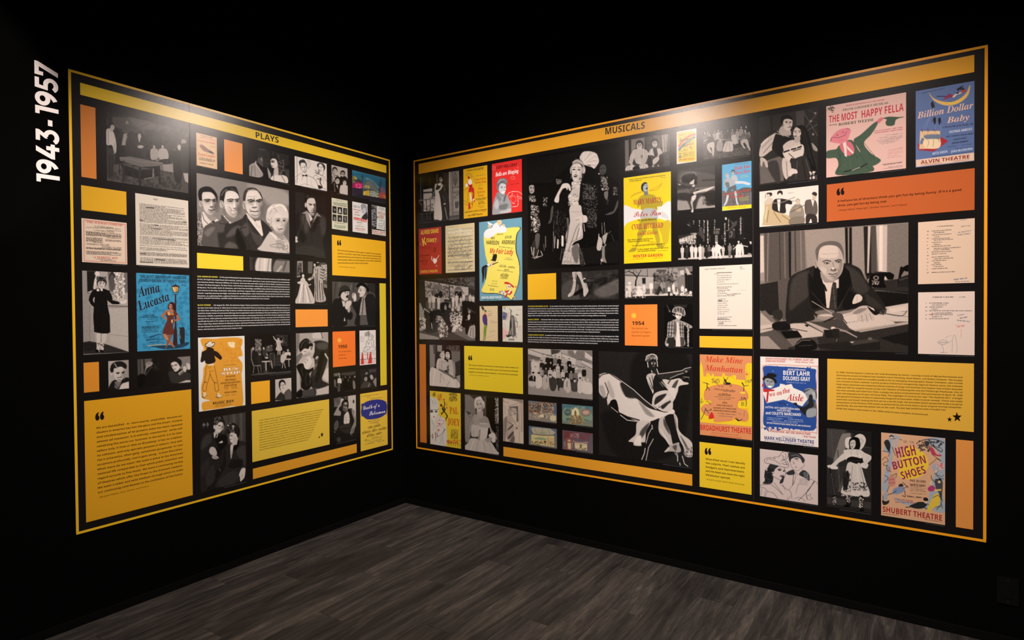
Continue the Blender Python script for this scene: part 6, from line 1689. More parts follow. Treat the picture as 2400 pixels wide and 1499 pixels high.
for quad, lab, art in (
    ((1238.3, 938.3, 1304.7, 991), 'small stage-set painting with brown feathery shapes, upper left of four', 'g #6f7680 #8a7e70\nx #8a5a40 34 140,160 740,200 740,440 150,440\nx #d0b088 26 160,190 720,200 720,560 160,560\nx #4a3c38 22 160,190 720,200 720,400 160,400\nc #d8bc90 12 460,200 440,320 420,420; s #5a3c28 7 180,300 420,460; s #5a3c28 7 340,360 420,460; q #dcc8a0 400,470 480,450 490,520 410,520; q #cdbf98 650,490 770,490 770,600 660,600; s #a06a50 14 200,440 210,570; c #3a2c24 8 500,470 530,510 500,540; p #54657a 740,220 795,200 795,460 740,440'),
    ((1317.3, 945.7, 1389.4, 999.8), 'small stage-set painting with green ovals and a pale arch, upper right', 'g #4f7276 #7f7c68\nq #7f9078 960,340 1050,290 1140,300 1300,270 1500,300 1600,420 1590,600 980,620\ne #4a5c58 1055,410 80,78; e #6a7a72 1055,400 60,30\nq #e0cf9c 1160,350 1230,300 1300,340 1310,500 1160,510; q #7a6444 1215,380 1250,370 1260,480 1215,480\ne #8a6a60 1480,400 110,80; e #c09a88 1480,410 80,50; s #5a4a40 8 1380,470 1480,500 1570,470\nx #c8a068 22 1120,480 1420,480 1420,680 1130,640\nx #6a4c30 18 1120,480 1420,500 1420,680 1130,640\ns #3c3428 12 1440,580 1540,600; x #4a5a54 20 980,540 1120,560 1120,640 990,620\nx #4c6e78 40 930,220 1640,280 1640,330 940,270'),
    ((1239.2, 997.2, 1305.3, 1050.6), 'small stage-set painting of a bright hall under a grey canopy, lower left', 'g #56657a #7c7664\np #b0a68c 190,780 250,755 640,790 770,880 690,945 250,910\ns #6a6450 5 270,770 330,900; s #6a6450 5 460,790 465,900; s #6a6450 5 600,800 640,930; s #55503e 6 380,890 540,890\np #d0bb80 200,930 250,920 580,950 740,960 740,1220 200,1140\ns #3c382c 12 250,915 450,945 690,948; q #8e9a70 280,1010 400,990 540,1020 540,1060 300,1040; s #5a4c34 8 590,980 595,1190\nx #5a4630 26 200,1080 560,1090 560,1170 200,1140; p #c8a878 610,1000 730,1010 730,1180 610,1170; x #6a5238 24 620,1100 720,1100 720,1190 630,1190'),
    ((1318.1, 1007, 1389.6, 1061.9), 'small stage-set painting of red-brown archway and awning, lower right', 'g #5c4e58 #6a5c60\nx #7a3c3a 36 960,860 1600,900 1600,1050 980,1040\nq #6e3a38 960,1000 1000,880 1060,860 1180,900 1160,1000 1000,1020\nx #a88078 16 1100,900 1330,920 1320,1000 1110,990\nq #8a5248 1010,1280 1010,1040 1080,1000 1150,1050 1150,1280; p #cbb48c 1050,1120 1130,1120 1130,1270 1060,1260; e #c8a880 1090,1070 34,24\nq #9c7a70 1170,1050 1250,1090 1400,1100 1520,1095 1520,1130 1400,1140 1210,1110; p #d3be92 1215,1120 1510,1150 1510,1300 1225,1270; q #6a6a4c 1335,1190 1365,1150 1390,1200 1365,1250; w #7a6a4c 14 1240,1160 1480,1185; x #5a4c3c 20 1230,1240 1500,1260 1500,1300 1230,1280; s #b09a8c 12 980,1090 985,1200; s #b09a8c 12 1165,1100 1165,1230; s #b8a090 7 1290,900 1300,1040')):
    rpic('set_painting', quad, lab, 'painting', 'V 1225 925 9.994\n'+art, .55, group='four small stage-set paintings')

rpic('photograph', (1403, 822.4, 1623.2, 1095.2), 'large dark photo of a dancer swirling a long white dress', 'photograph', """
V 1390 810 4.996
g 52 50
f 10
q 38 500,100 1100,100 1100,900 900,1300 300,1300 100,800 400,700
f 1
q 216 65,390 90,340 150,330 210,330 330,420 380,590 500,610 640,720 760,760 860,780 930,740 950,790 800,840 640,890 520,880 420,840 310,780 240,640 180,680 165,600 120,600 70,540
f 4
q 150 320,430 400,600 480,610 400,520; q 150 530,640 620,800 720,830 640,740; q 60 320,430 480,520 620,640 740,740 620,700 520,620 380,590; q 170 70,480 120,470 150,590 110,600; q 180 180,400 250,560 230,620 170,520
f 1
q 34 210,640 270,635 300,760 260,770 200,690; s 60 10 140,430 180,540 160,600; s 235 7 70,340 130,320 200,325 330,410 470,510 600,630 740,740; s 24 9 70,375 110,335 190,320 320,410; s 40 14 320,790 400,830 540,870; s 220 9 165,620 175,690; s 220 8 320,810 400,870 520,885; s 200 7 215,720 290,780
q 200 520,890 670,885 620,1000 610,1120 560,1130 565,1170 480,1165 470,1130 415,1120 440,1090 500,1030
f 3
q 90 560,990 660,900 600,1040 540,1100; q 230 500,1080 560,1050 560,1150 490,1150
f 1
q 40 620,1150 640,1000 690,890 790,850 770,960 710,1090 640,1200 620,1340 570,1330 600,1240
s 226 6 620,1140 650,1030 690,960; s 226 8 610,1200 600,1260 570,1330; s 216 7 705,1090 650,1190 620,1340; s 160 14 690,930 695,970
q 186 780,850 840,840 900,960 950,1150 900,1170 850,1100 770,1000; f 3; q 90 830,850 880,950 900,1040 830,930; q 220 780,960 850,1060 900,1150 860,1110; f 1
q 42 840,840 930,800 960,900 990,1040 1000,1130 940,1160 900,1000
q 196 945,790 990,850 1000,970 1050,1040 1130,1100 1165,1160 1165,1290 1080,1290 1060,1190 1010,1090 970,950; f 3; q 100 1020,1050 1080,1130 1120,1220 1090,1200; q 110 960,820 980,960 965,930; f 1; x 120 26 1060,1180 1160,1180 1160,1290 1070,1290
q 170 840,1240 900,1170 1000,1130 1010,1160 1030,1230 990,1250 960,1240 900,1235; f 2; q 100 930,1180 980,1160 970,1230; f 1; s 226 10 840,1240 890,1200; q 140 950,1250 990,1260 990,1300
s 210 9 990,1290 990,1350; s 216 8 1015,1370 1020,1400; s 216 8 1045,1290 1070,1380 1110,1410
q 186 625,370 660,325 730,330 760,400 700,560 690,500; q 44 730,340 800,360 870,500 860,540 800,580 720,550 700,440; s 50 8 660,370 700,500; s 50 7 690,350 710,480; s 230 8 628,370 650,440 700,550; s 190 9 800,420 870,500; s 150 6 780,430 820,480
q 200 720,560 860,520 920,580 930,740 830,770 700,700 690,680; f 2; q 60 740,600 860,560 800,640 720,690; q 60 800,700 900,640 900,660 820,740; s 235 8 740,690 900,590; s 70 9 770,720 910,660; f 1
q 200 810,390 900,400 1010,380 1060,420 1110,430 1110,450 1010,470 990,540 940,650 910,640 870,500; s 70 14 880,440 910,390; q 90 920,490 960,420 1000,400 960,500; q 210 880,500 960,500 960,620 900,560
q 60 750,330 900,310 1040,290 1090,265 1145,255 1120,300 1050,330 900,380 800,390; s 226 6 760,330 900,312 1040,290 1080,265 1145,252; s 190 6 900,380 1000,335 1060,320; e 130 1090,300 18,14; s 90 8 1040,385 1120,365 1125,400; s 190 4 1050,360 1130,370
p 60 670,270 740,270 765,325 680,320; s 226 8 680,270 690,310; s 226 8 745,270 765,325
q 50 635,180 650,150 740,150 750,230 730,290 690,290 650,260; s 220 9 635,180 645,250; s 220 8 750,180 755,240; q 90 615,160 640,115 700,95 745,120 745,165 700,150 640,190; c 236 9 615,170 640,115 705,98 748,130 746,170; x 170 10 620,110 740,110 740,160 620,160; e 150 690,205 10,16; e 150 728,205 7,12; s 150 6 700,240 715,240; s 140 8 715,190 718,225
n 4""", .3)

rpic('photograph', (1464.2, 328.8, 1570.4, 388.1), 'photo of a smiling baseball player and a woman sitting side by side', 'photograph', """
V 1455 280 6.519
b 70
f 1.5
p 120 62,320 120,310 125,700 70,740; p 50 125,310 150,305 150,600 125,640; p 130 160,305 360,275 365,470 240,420 160,500; p 90 365,280 490,250 480,460 400,470; s 60 8 370,340 480,325; s 60 8 370,400 480,390
p 110 500,250 620,235 640,420 570,440 500,420; p 176 625,235 720,222 700,500 640,500; s 90 9 660,235 670,480; s 100 9 700,230 690,460; p 100 720,222 752,220 752,480 710,490; p 90 640,510 752,490 752,700 600,700; x 60@.5 24 620,500 750,490 750,700 620,700
f .8
q 196 135,600 180,480 250,450 350,450 410,490 415,590 350,600 350,680 240,670 200,590
s 90 4 180,490 160,600; s 90 4 205,470 200,660; s 90 4 230,460 225,670; s 90 4 255,460 250,670; s 90 4 280,460 275,670; s 90 4 305,460 310,670; s 90 4 330,460 335,660; s 90 4 360,460 370,590; s 90 4 385,470 395,590
t_ 0
q 176 140,600 200,590 180,680 250,720 240,745 170,700 125,660; q 176 340,600 400,590 380,660 310,730 260,745 290,690
q 196 75,780 90,720 170,690 220,720 200,760; q 196 290,740 340,690 400,680 415,730 330,750; s 90 4 110,720 95,780; s 90 4 140,710 130,775; s 90 4 350,695 345,745; s 90 4 380,690 380,740; q 36 180,760 200,720 260,705 290,740 230,765
H 190 28 285,400 46,66 3 .1 1.05
s 245 7 255,440 312,440
q 40 410,650 415,540 440,530 470,600 480,690 420,710; q 44 570,620 640,540 645,690 570,690
q 200 415,540 450,460 490,440 545,445 600,440 640,510 600,530 580,560 580,620 500,690 490,620 530,580 480,545
q 50 495,450 550,450 560,560 520,570 505,520; s 60 10 555,540 570,520; s 120 4 450,470 440,535; s 120 4 610,460 620,510; s 140 5 520,640 560,600
q 190 490,690 510,720 480,720; q 190 570,690 585,710 565,718
H 204 60 520,365 44,58 4 .2 1.25
s 245 6 500,395 545,393
n 4""".replace('t_ 0\n', 't_x\n').replace('t_x\n', '')+"""
t r #2a2624 62 300,602 342,598 W""", .7)
rpic('poster', (1585.7, 308.8, 1632.5, 377.9), 'small yellow poster crossed by a rainbow stripe in a white border', 'poster', """
V 1455 280 6.519
b #e0d8d0
f .8
q #e8c436 870,240 890,205 1060,175 1110,180 1130,230 1145,400 1145,560 1120,630 900,650 875,630 880,430
c #d05a4a 26 890,410 950,320 1050,250 1130,222; c #e09048 14 890,430 960,345 1060,275 1130,245; c #4a7a8c 24 890,455 970,370 1070,300 1130,270; c #6a7a60 12 890,480 970,395 1075,325
x #6a6a90 14 890,520 930,520 930,590 890,590; x #a05a70 14 1050,415 1090,410 1090,470 1055,470
w 70 8 895,245 1000,230; w 70 7 960,460 1030,450; w 60 8 905,525 1120,495; w 60 8 960,545 1120,520; w 60 6 940,570 1120,550; w 60 6 950,425 1040,410; w 60 6 905,485 1030,475
t c #4c4c66 64 892,345 1062,305 Finian's
t c #4c4c66 60 935,420 1112,378 Rainbow
t S #b8402c 24 892,628 1115,608 46th STREET THEATRE""", .3)
rpic('photograph', (1648, 298.7, 1759.5, 362.8), 'photo of a barn dance with couples swinging, beside the pale seam', 'photograph', """
V 1455 280 6.519
b 34
f 2
p 96 1262,500 1500,470 1985,400 1985,540 1265,615; x 70 20 1270,500 1980,440 1980,540 1270,600
f .8
F 150 110 1280,180 330 90
F 150 100 1325,180 330 90
F 150 150 1435,170 260 90
F 160 176 1490,150 280 70
F 150 120 1535,170 260 70
F 140 50 1635,155 250 40
F 160 120 1705,140 230 150
F 160 150 1780,140 230 150
F 160 140 1840,100 260 100
F 150 40 1915,90 300 40
F 150 80 1960,180 280 60
q 36 1310,300 1340,260 1400,250 1430,340 1380,390 1320,380; e 150 1355,240 16,26; q 190 1330,370 1420,345 1430,420 1420,540 1400,545 1390,440 1360,430 1390,500 1370,510 1320,440; s 170 12 1270,330 1330,300; s 170 10 1430,300 1520,300
q 150 1480,330 1540,330 1560,400 1540,480 1460,460; e 170 1520,320 16,18
q 110 1610,300 1690,290 1700,350 1600,360; q 186 1600,350 1700,340 1715,450 1690,485 1570,490 1560,460; s 120 6 1630,360 1590,480; s 120 6 1660,360 1670,480; e 90 1650,255 18,24; s 170 12 1490,330 1600,300; s 170 12 1690,290 1820,295; q 180 1690,260 1750,230 1775,360 1720,370
q 130 1850,230 1900,200 1960,210 1980,240 1930,300 1850,310; x 60 10 1850,220 1960,215 1950,290 1850,300; e 160 1900,180 16,26; q 170 1840,320 1930,300 1960,400 1980,460 1960,465 1900,360 1870,370 1900,430 1880,440 1835,370
n 4""", .4)
rpic('poster', (1692.3, 386.3, 1761.5, 487.4), 'blue-sky poster of a man in trunks carrying a woman, red script above', 'poster', """
V 1455 280 6.519
b #5ea2c4
f .8
p #6e6460 1550,1090 1700,1090 1830,1060 1995,1050 1995,1310 1555,1340; q #5c5650 1800,1080 1870,1040 1995,1045 1995,1110 1820,1120; x #5a524c@.6 26 1560,1150 1990,1130 1990,1300 1560,1320
p #ecc92c 1552,1330 1998,1295 1998,1352 1553,1392
q 176 1690,860 1760,850 1785,920 1760,960 1700,940; q 96 1640,1050 1750,1000 1765,1080 1740,1110 1700,1070 1650,1150 1630,1120
q 190 1620,1160 1650,1160 1630,1250 1595,1310 1570,1315 1600,1250; q 186 1735,1110 1765,1100 1780,1230 1800,1300 1770,1290 1750,1200
q 166 1600,920 1660,880 1700,920 1760,940 1740,990 1690,1020 1640,1010; q 200 1750,950 1860,940 1980,975 1950,1000 1860,980 1760,980; q 160 1575,940 1600,900 1610,960 1600,1060 1615,1100 1595,1110 1580,1040
q 110 1600,960 1650,960 1660,1020 1640,1050 1600,1000
H 190 60 1715,810 24,34 4 -.3 1
H 200 150 1625,855 26,34 -8 .3 1.35
w #c8c45a 9 1845,865 1930,852; w #c8c45a 9 1830,890 1950,870; w #c8bc4a 8 1810,1200 1960,1180 1815,1250 1960,1225 3; w 70 7 1740,690 1950,665
t R #c83a34 58 1732,778 1975,733 Wish You
t R #c83a34 58 1752,845 1980,805 Were Here
t R #c83a34 34 1570,1162 1978,1085 Jack Cassidy Patricia Marand
t R #c83a34 36 1680,1202 1880,1170 Sheila Bond
t S #b89a2a 22 1632,1358 1912,1338 IMPERIAL THEATRE""", .45)
rpic('poster', (1461.6, 417, 1573.1, 611.6), 'tall yellow and white poster with a laughing figure, hands on hips, red names', 'poster', """
V 1455 395 6.519
b #eccb1e
f 1
q #e4ddd4 50,570 200,610 400,620 600,575 760,500 765,810 620,770 420,750 250,775 100,830 50,870
f 2
q #c9ad28 580,880 720,780 760,850 740,1000 720,1130 650,1140 620,1000; q #cfcbc2 600,680 660,660 740,760 640,750; q #d5b41c 250,1200 500,1120 640,1140 420,1170
q #b29a2c 255,600 260,480 320,410 420,390 520,410 560,490 640,500 630,570 560,580 540,640 330,640 300,560
q #b5b2aa 340,620 530,620 560,770 420,760 300,770
q #b59d2c 310,780 540,770 560,900 600,1100 560,1180 520,1040 440,840 380,960 280,1130 230,1200 260,1010
q #a8922a 120,1260 180,1210 240,1210 220,1260 130,1275; q #a8922a 545,1170 600,1140 660,1200 570,1205
f .8
p 120 345,340 410,320 420,400 360,410
q 176 325,290 350,230 400,225 420,280 400,340 360,345; q 40 310,300 320,240 370,205 405,225 360,240 340,290 345,350 325,340
s 60 6 365,255 385,250; s 60 6 395,250 410,255; q 50 380,300 412,285 405,315 388,318; s 120 5 395,260 400,280
c #d0a82a 14 150,440 230,380 330,350; c #d0a82a 14 440,340 560,310 630,220
w #b8602a@.8 8 165,415 325,360
w #b8602a@.8 8 445,338 625,245
w 70 7 610,142 680,135; w 60 7 310,965 510,945; w 70 6 420,1125 500,1115; w 70 6 650,1180 690,1175; w 70 6 565,1260 725,1250; w #b8402c 7 185,1385 345,1375; w #b8402c 7 500,1370 640,1360
t I #3a3216 17 118,178 680,108 "A gay, lavish and colorful musical extravaganza
t I #3a3216 17 135,202 330,180 A resounding hit!"
t r #a8343c 84 190,555 622,512 MARY MARTIN
t c #b8323a 96 190,742 620,706 Peter Pan
t I #33301c 28 255,804 548,782 The Gay New Musical Hit
t r #a8343c 84 165,932 648,898 CYRIL RITCHARD
t r #a8343c 46 248,1022 560,998 JEROME ROBBINS
t I #3a3216 20 95,1100 490,1075 "Mary Martin and her glowing new
t I #3a3216 20 108,1126 455,1106 musical are sky-high with joy."
t I #3a3216 20 168,1188 688,1155 "All ages will love it and they'll adore Mary."
t I #3a3216 20 245,1245 725,1215 "A sheer delight! Mary Martin tops all of
t I #3a3216 20 260,1272 548,1254 her enchanted evenings."
t S #c02c2c 42 185,1358 642,1338 WINTER GARDEN""", .22)
rpic('photograph', (1587.2, 399, 1675.9, 494), 'sepia photo of a dancer kicking one leg out before a painted backdrop', 'photograph', """
V 1455 395 6.519
b 70
f 4
q 96 900,60 1100,40 1440,100 1440,260 1200,280 900,220; q 44 960,110 1140,90 1150,200 980,220 930,170; q 120 1000,300 1440,280 1440,340 1250,360; q 50 1240,400 1440,330 1440,560 1330,480; q 110 870,330 1060,310 1050,380 870,390; q 150 870,480 1000,480 1060,600 1050,640 870,640; q 160 1150,600 1200,450 1290,420 1310,560 1440,560 1440,620 1150,640; q 60 870,380 1050,380 1040,480 870,470; s 60 14 900,250 1100,320; s 50 14 1250,180 1430,170
x 40@.6 24 1250,380 1440,360 1440,540 1260,520
f 1
c 130 16 910,200 930,110 1020,60 1130,60 1150,100; c 96 10 900,180 960,90 1080,60
p 30 865,640 1440,590 1440,660 870,700
s 90 26>14 1060,260 960,235 890,240; e 210 900,243 14,9; s 150 10 870,235 890,240
q 66 1050,260 1110,240 1130,300 1110,390 1070,380 1050,300; x 130 14 1060,260 1120,260 1110,370 1070,370; q 190 1085,260 1130,240 1120,280
q 205 1050,220 1100,180 1130,175 1120,220 1080,240; e 200 1115,200 28,34 30; q 30 1130,170 1165,190 1160,240 1120,235
q 36 1070,400 1150,330 1195,320 1150,420 1090,420
q 208 1110,360 1250,320 1400,275 1430,280 1300,350 1200,370 1130,395; s 90 6 1140,380 1290,345
q 205 1075,480 1090,420 1150,400 1140,460 1100,520 1110,640 1100,665 1080,660 1085,600 1068,520; s 110 8 1085,480 1095,620; e 200 1090,655 16,12
n 4""", .5)
rpic('photograph', (1588.5, 517.7, 1762.3, 602.1), 'dark stage photo of sailors in white dancing beneath neon signs', 'photograph', """
V 1455 395 6.519
b 36
f 1
p 60 870,1020 1150,985 1160,1150 890,1160; p 176 890,1075 1140,995 1155,1060 890,1130; s 60 4 930,1065 935,1115; s 60 4 975,1050 980,1105; s 60 4 1020,1035 1025,1095; s 60 4 1065,1022 1070,1085; s 60 4 1105,1008 1110,1070; q 150 1060,990 1150,980 1155,1010 1100,1000; x 235 10 900,1110 1140,1080 1140,1110 900,1150
p 84 1195,900 1245,890 1245,1030 1195,1020; p 80 1225,960 1265,950 1265,1070 1225,1060; p 90 1255,1010 1280,1010 1280,1115 1255,1110; p 70 1165,970 1210,970 1210,1005 1165,1005; p 100 1415,950 1505,945 1505,1000 1415,1000; p 130 1440,1015 1480,1015 1485,1150 1440,1150; s 60 3 1440,1050 1482,1050; s 60 3 1440,1085 1482,1085; p 70 1535,1015 1560,1015 1560,1080 1535,1080; p 74 1350,1010 1368,1010 1368,1110 1350,1110
p 64 1645,960 1740,900 1750,1060 1645,1075; c 150 8 1660,1040 1690,1030 1700,970 1670,970; p 84 1670,780 1720,820 1780,790 1770,860 1650,950 1700,860; c 140 6 1720,910 1740,940 1710,930; p 44 1790,760 1880,740 1880,1090 1800,1090
s 210 5 1325,790 1330,1150; x 230 7 1322,790 1336,790 1336,1150 1324,1150; x 220 7 1195,790 1210,790 1210,880 1195,880; x 220 7 1265,790 1278,790 1278,990 1265,990; x 220 7 1428,780 1440,780 1440,910 1428,910; x 220 7 1580,830 1600,830 1600,1160 1580,1160; x 220 7 1640,760 1652,760 1652,940 1640,940; x 230 7 1825,740 1840,740 1840,1000 1822,1000; x 220 8 1105,795 1118,795 1118,850 1105,850; p 190 1590,745 1620,745 1620,780 1590,780; s 180 8 1020,850 1045,870; s 120 5 1045,820 1060,860 1060,900; x 200 8 1415,920 1510,925 1510,940 1415,940; s 150 8 1620,945 1640,945; s 150 7 1880,1070 1905,1060
p 190 872,1390 880,1370 1500,1330 2003,1310 2003,1350 1500,1370
F 170 200 940,1170 210 190
F 160 70 1010,1170 210 60
F 170 210 1085,1150 230 205
F 170 220 1145,1165 215 215
F 175 220 1215,1150 240 210
F 160 170 1255,1170 200 160
F 150 60 1310,1160 210 50
F 160 110 1350,1160 190 60
F 170 220 1415,1170 200 215
F 170 190 1565,1170 180 190
F 160 130 1665,1135 220 120
F 150 60 1720,1160 200 50
q 222 1440,1190 1470,1150 1510,1170 1560,1210 1520,1240 1540,1360 1510,1365 1490,1290 1470,1365 1445,1355; s 205 14 1450,1190 1380,1250; e 180 1463,1145 14,18; e 240 1463,1128 16,8
q 224 1760,1190 1800,1150 1840,1170 1840,1250 1830,1350 1800,1350 1800,1270 1785,1350 1760,1345; s 210 12 1770,1180 1720,1230; s 210 12 1840,1170 1940,1190; e 180 1800,1130 14,18; e 240 1800,1112 16,8; q 215 1840,1170 1870,1180 1880,1310 1850,1310; e 180 1840,1150 12,16; e 170 1985,1140 14,18; e 235 1982,1122 16,9; q 26 1960,1170 2000,1165 2003,1280 1955,1260; p 150 1940,1290 1990,1290 1990,1320 1945,1325
n 4""", .3)
rpic('photograph', (1464.1, 631.1, 1623.4, 696.1), 'wide bright stage photo of farm folk dancing beside a bare tree', 'photograph', """
V 1455 600 6.8125
b 118
f 2
p 150 70,215 700,190 700,290 400,330 70,310; p 176 70,320 520,330 520,520 70,520; p 120 520,300 760,260 900,330 900,420 540,420; p 150 700,200 900,190 970,330 900,400 720,280; x 60@.7 30 520,280 900,250 900,420 520,420; p 40 1020,280 1145,240 1147,640 1030,520; p 190 940,230 1010,220 1010,300 950,300; p 180 1030,190 1060,190 1110,270 1140,290 1060,300; p 130 880,330 1020,320 1020,520 900,520; s 60 8 1060,320 1070,540; s 60 8 1105,310 1115,560; p 50 340,350 395,345 395,440 345,440; s 70 10 70,300 420,320; p 90 580,215 730,215 720,250 560,250
f .9
s 28 26>14 235,500 240,400 260,340; s 28 16>8 260,340 200,270 120,240 70,260; s 28 14>6 265,330 300,260 330,220; s 28 10>5 200,270 210,220; s 28 8>4 120,240 150,215; s 28 8>4 260,270 240,225; s 50 7 420,210 430,330; s 50 7 760,190 755,300; s 50 7 830,190 800,300; s 44 14 535,270 540,390; s 44 8 515,290 570,320; s 60 6 560,340 900,260
p 205 200,620 540,600 900,590 900,630 500,630 190,640
F 190 215 140,430 220 205
F 180 226 95,530 140 215
F 190 220 290,450 200 220
F 180 215 370,435 170 200
F 200 235 485,400 220 200
F 170 120 560,395 220 90
F 160 110 600,405 220 120
F 170 150 650,410 200 140
F 170 140 690,405 190 90
F 190 230 770,470 170 60
F 190 225 850,410 240 60
q 210 835,520 890,500 920,600 840,600; F 180 150 880,390 180 110
F 190 220 985,450 200 205
q 235 250,560 340,540 350,620 270,630; q 225 950,600 1000,560 1050,580 1140,610 1120,650 970,650; x 90 14 960,560 1140,580 1130,650 970,650; e 215 1040,540 20,26; e 220 1115,580 22,24; e 240 140,430 26,18; q 60 560,600 620,470 680,610 640,560 600,610
p 30 62,668 190,640 900,630 1147,640 1147,660 62,672
x 235@.7 16 70,480 400,480 390,650 70,660
n 4""", .35)
sheet('date_panel', 'R', (1464.1, 713.9, 1540.9, 810.9), 'bright orange panel reading 1954 with a yellow dot, right mural', 'date panel', """
V 1455 600 6.8125
b #f8873a
f 1
e #efbc3a 207,947 38,41
t S #24140f 60 176,1098 378,1100 1954
t s #5a260e 26 172,1166 438,1168 The Vietnam War
t s #5a260e 26 172,1222 475,1226 and the Civil Rights
t s #5a260e 26 172,1280 456,1284 Movement ignited""")
rpic('photograph', (1556.3, 713.3, 1623.4, 812.6), 'photo of a clown in a plaid coat and big cap leaning on a cane', 'photograph', """
V 1455 600 6.8125
b 26
f 1
p 60 840,775 1070,775 1000,860 860,850; s 110 8 735,780 790,890; q 110 760,860 795,870 780,900
q 160 750,1070 800,1040 870,1010 960,1030 1060,1070 1140,1120 1120,1150 1060,1140 1010,1110 1010,1280 1010,1430 720,1430 740,1250
s 40 10 780,1050 750,1400; s 40 10 820,1040 800,1420; s 40 10 855,1040 840,1420; s 40 8 740,1110 870,1110; s 40 8 735,1160 870,1170; s 40 8 730,1220 870,1230; s 40 8 725,1290 850,1300; s 40 8 720,1350 880,1360; s 40 8 720,1400 880,1410; s 40 9 950,1050 960,1420; s 40 9 985,1060 1000,1420; s 40 8 930,1100 1010,1100; s 40 8 930,1160 1010,1170; s 40 8 940,1220 1015,1230; s 40 9 1050,1080 1030,1140; s 40 9 1090,1100 1080,1150
q 60 760,1280 850,1300 880,1430 740,1430; q 90 950,1300 1010,1280 1010,1430 960,1430; s 210 8 760,1290 830,1290 855,1250; s 210 8 945,1280 1010,1290
q 222 885,1060 915,1050 930,1150 950,1440 880,1440 890,1200; q 110 850,1060 885,1050 890,1200 860,1290; q 190 720,1400 760,1395 755,1440 725,1440
x 230 7 1060,1140 1085,1140 1090,1440 1070,1440; s 200 7 1072,1140 1080,1440
q 190 870,930 900,890 970,920 970,970 930,1020 890,1000; s 40 5 880,930 960,945; e 40 900,930 12,9; e 40 945,940 12,9; q 235 880,950 930,965 920,985 885,975; s 210 8 830,935 890,970; q 160 880,1000 930,1020 900,1060 870,1050
q 130 820,890 850,830 930,810 1000,840 1030,900 1020,960 980,940 940,890 880,890 850,910; s 40 12 860,830 880,890; s 40 12 910,815 920,880; s 40 12 960,830 960,900; s 40 10 1000,850 990,930; c 210 7 820,890 850,830 930,810 1005,845 1030,930; s 210 6 850,905 930,880 990,950
n 4""", .9)
rpic('typed_page', (1639.2, 624.7, 1763, 771), 'cream typed lyric sheet with pencil corrections, right mural', 'typed page', """
V 1455 600 6.8125
b #dccab8
w 80 12 1335,218 1660,198; w 60 10 1900,182 1940,180; w 110 12 1910,212 1980,208; s 60 9 1535,266 1770,258; c 110 5 1490,290 1520,280 1560,290
w 90 10 1535,318 1775,310 1535,386 1755,378 3; w 90 10 1535,418 1655,414; w 90 10 1535,454 1875,444
w 80 11 1535,500 1775,494; w 60 10 1535,522 1715,516; w 80 12 1545,552 1755,548; w 70 9 1540,575 1670,570; w 70 10 1540,605 1700,598; w 70 12 1690,618 1915,605; w 60 10 1540,640 1830,632
w 90 10 1540,692 1680,686; s 60 10 1560,704 1610,702; w 80 10 1540,725 1710,720; s 50 10 1565,720 1610,718
w 90 10 1540,758 1700,752; w 90 10 1540,792 1710,788; w 90 10 1540,826 1700,822; w 90 10 1540,860 1740,856; w 90 10 1540,896 1720,890; w 90 10 1540,928 1655,924
w 80 10 1540,980 1780,976; w 70 12 1545,1002 1700,996; s 60 9 1540,1010 1735,1008; w 90 10 1540,1050 1760,1046; w 70 10 1575,1068 1640,1064; s 60 9 1560,1080 1640,1078; w 80 10 1540,1116 1855,1112
w 170 9 1860,555 2010,540""", .75)
block((1639.5, 786.9, 1763, 816.8), '#f5b12c', 'amber block between the typed lyric sheet and the salmon theatre poster', 'R')

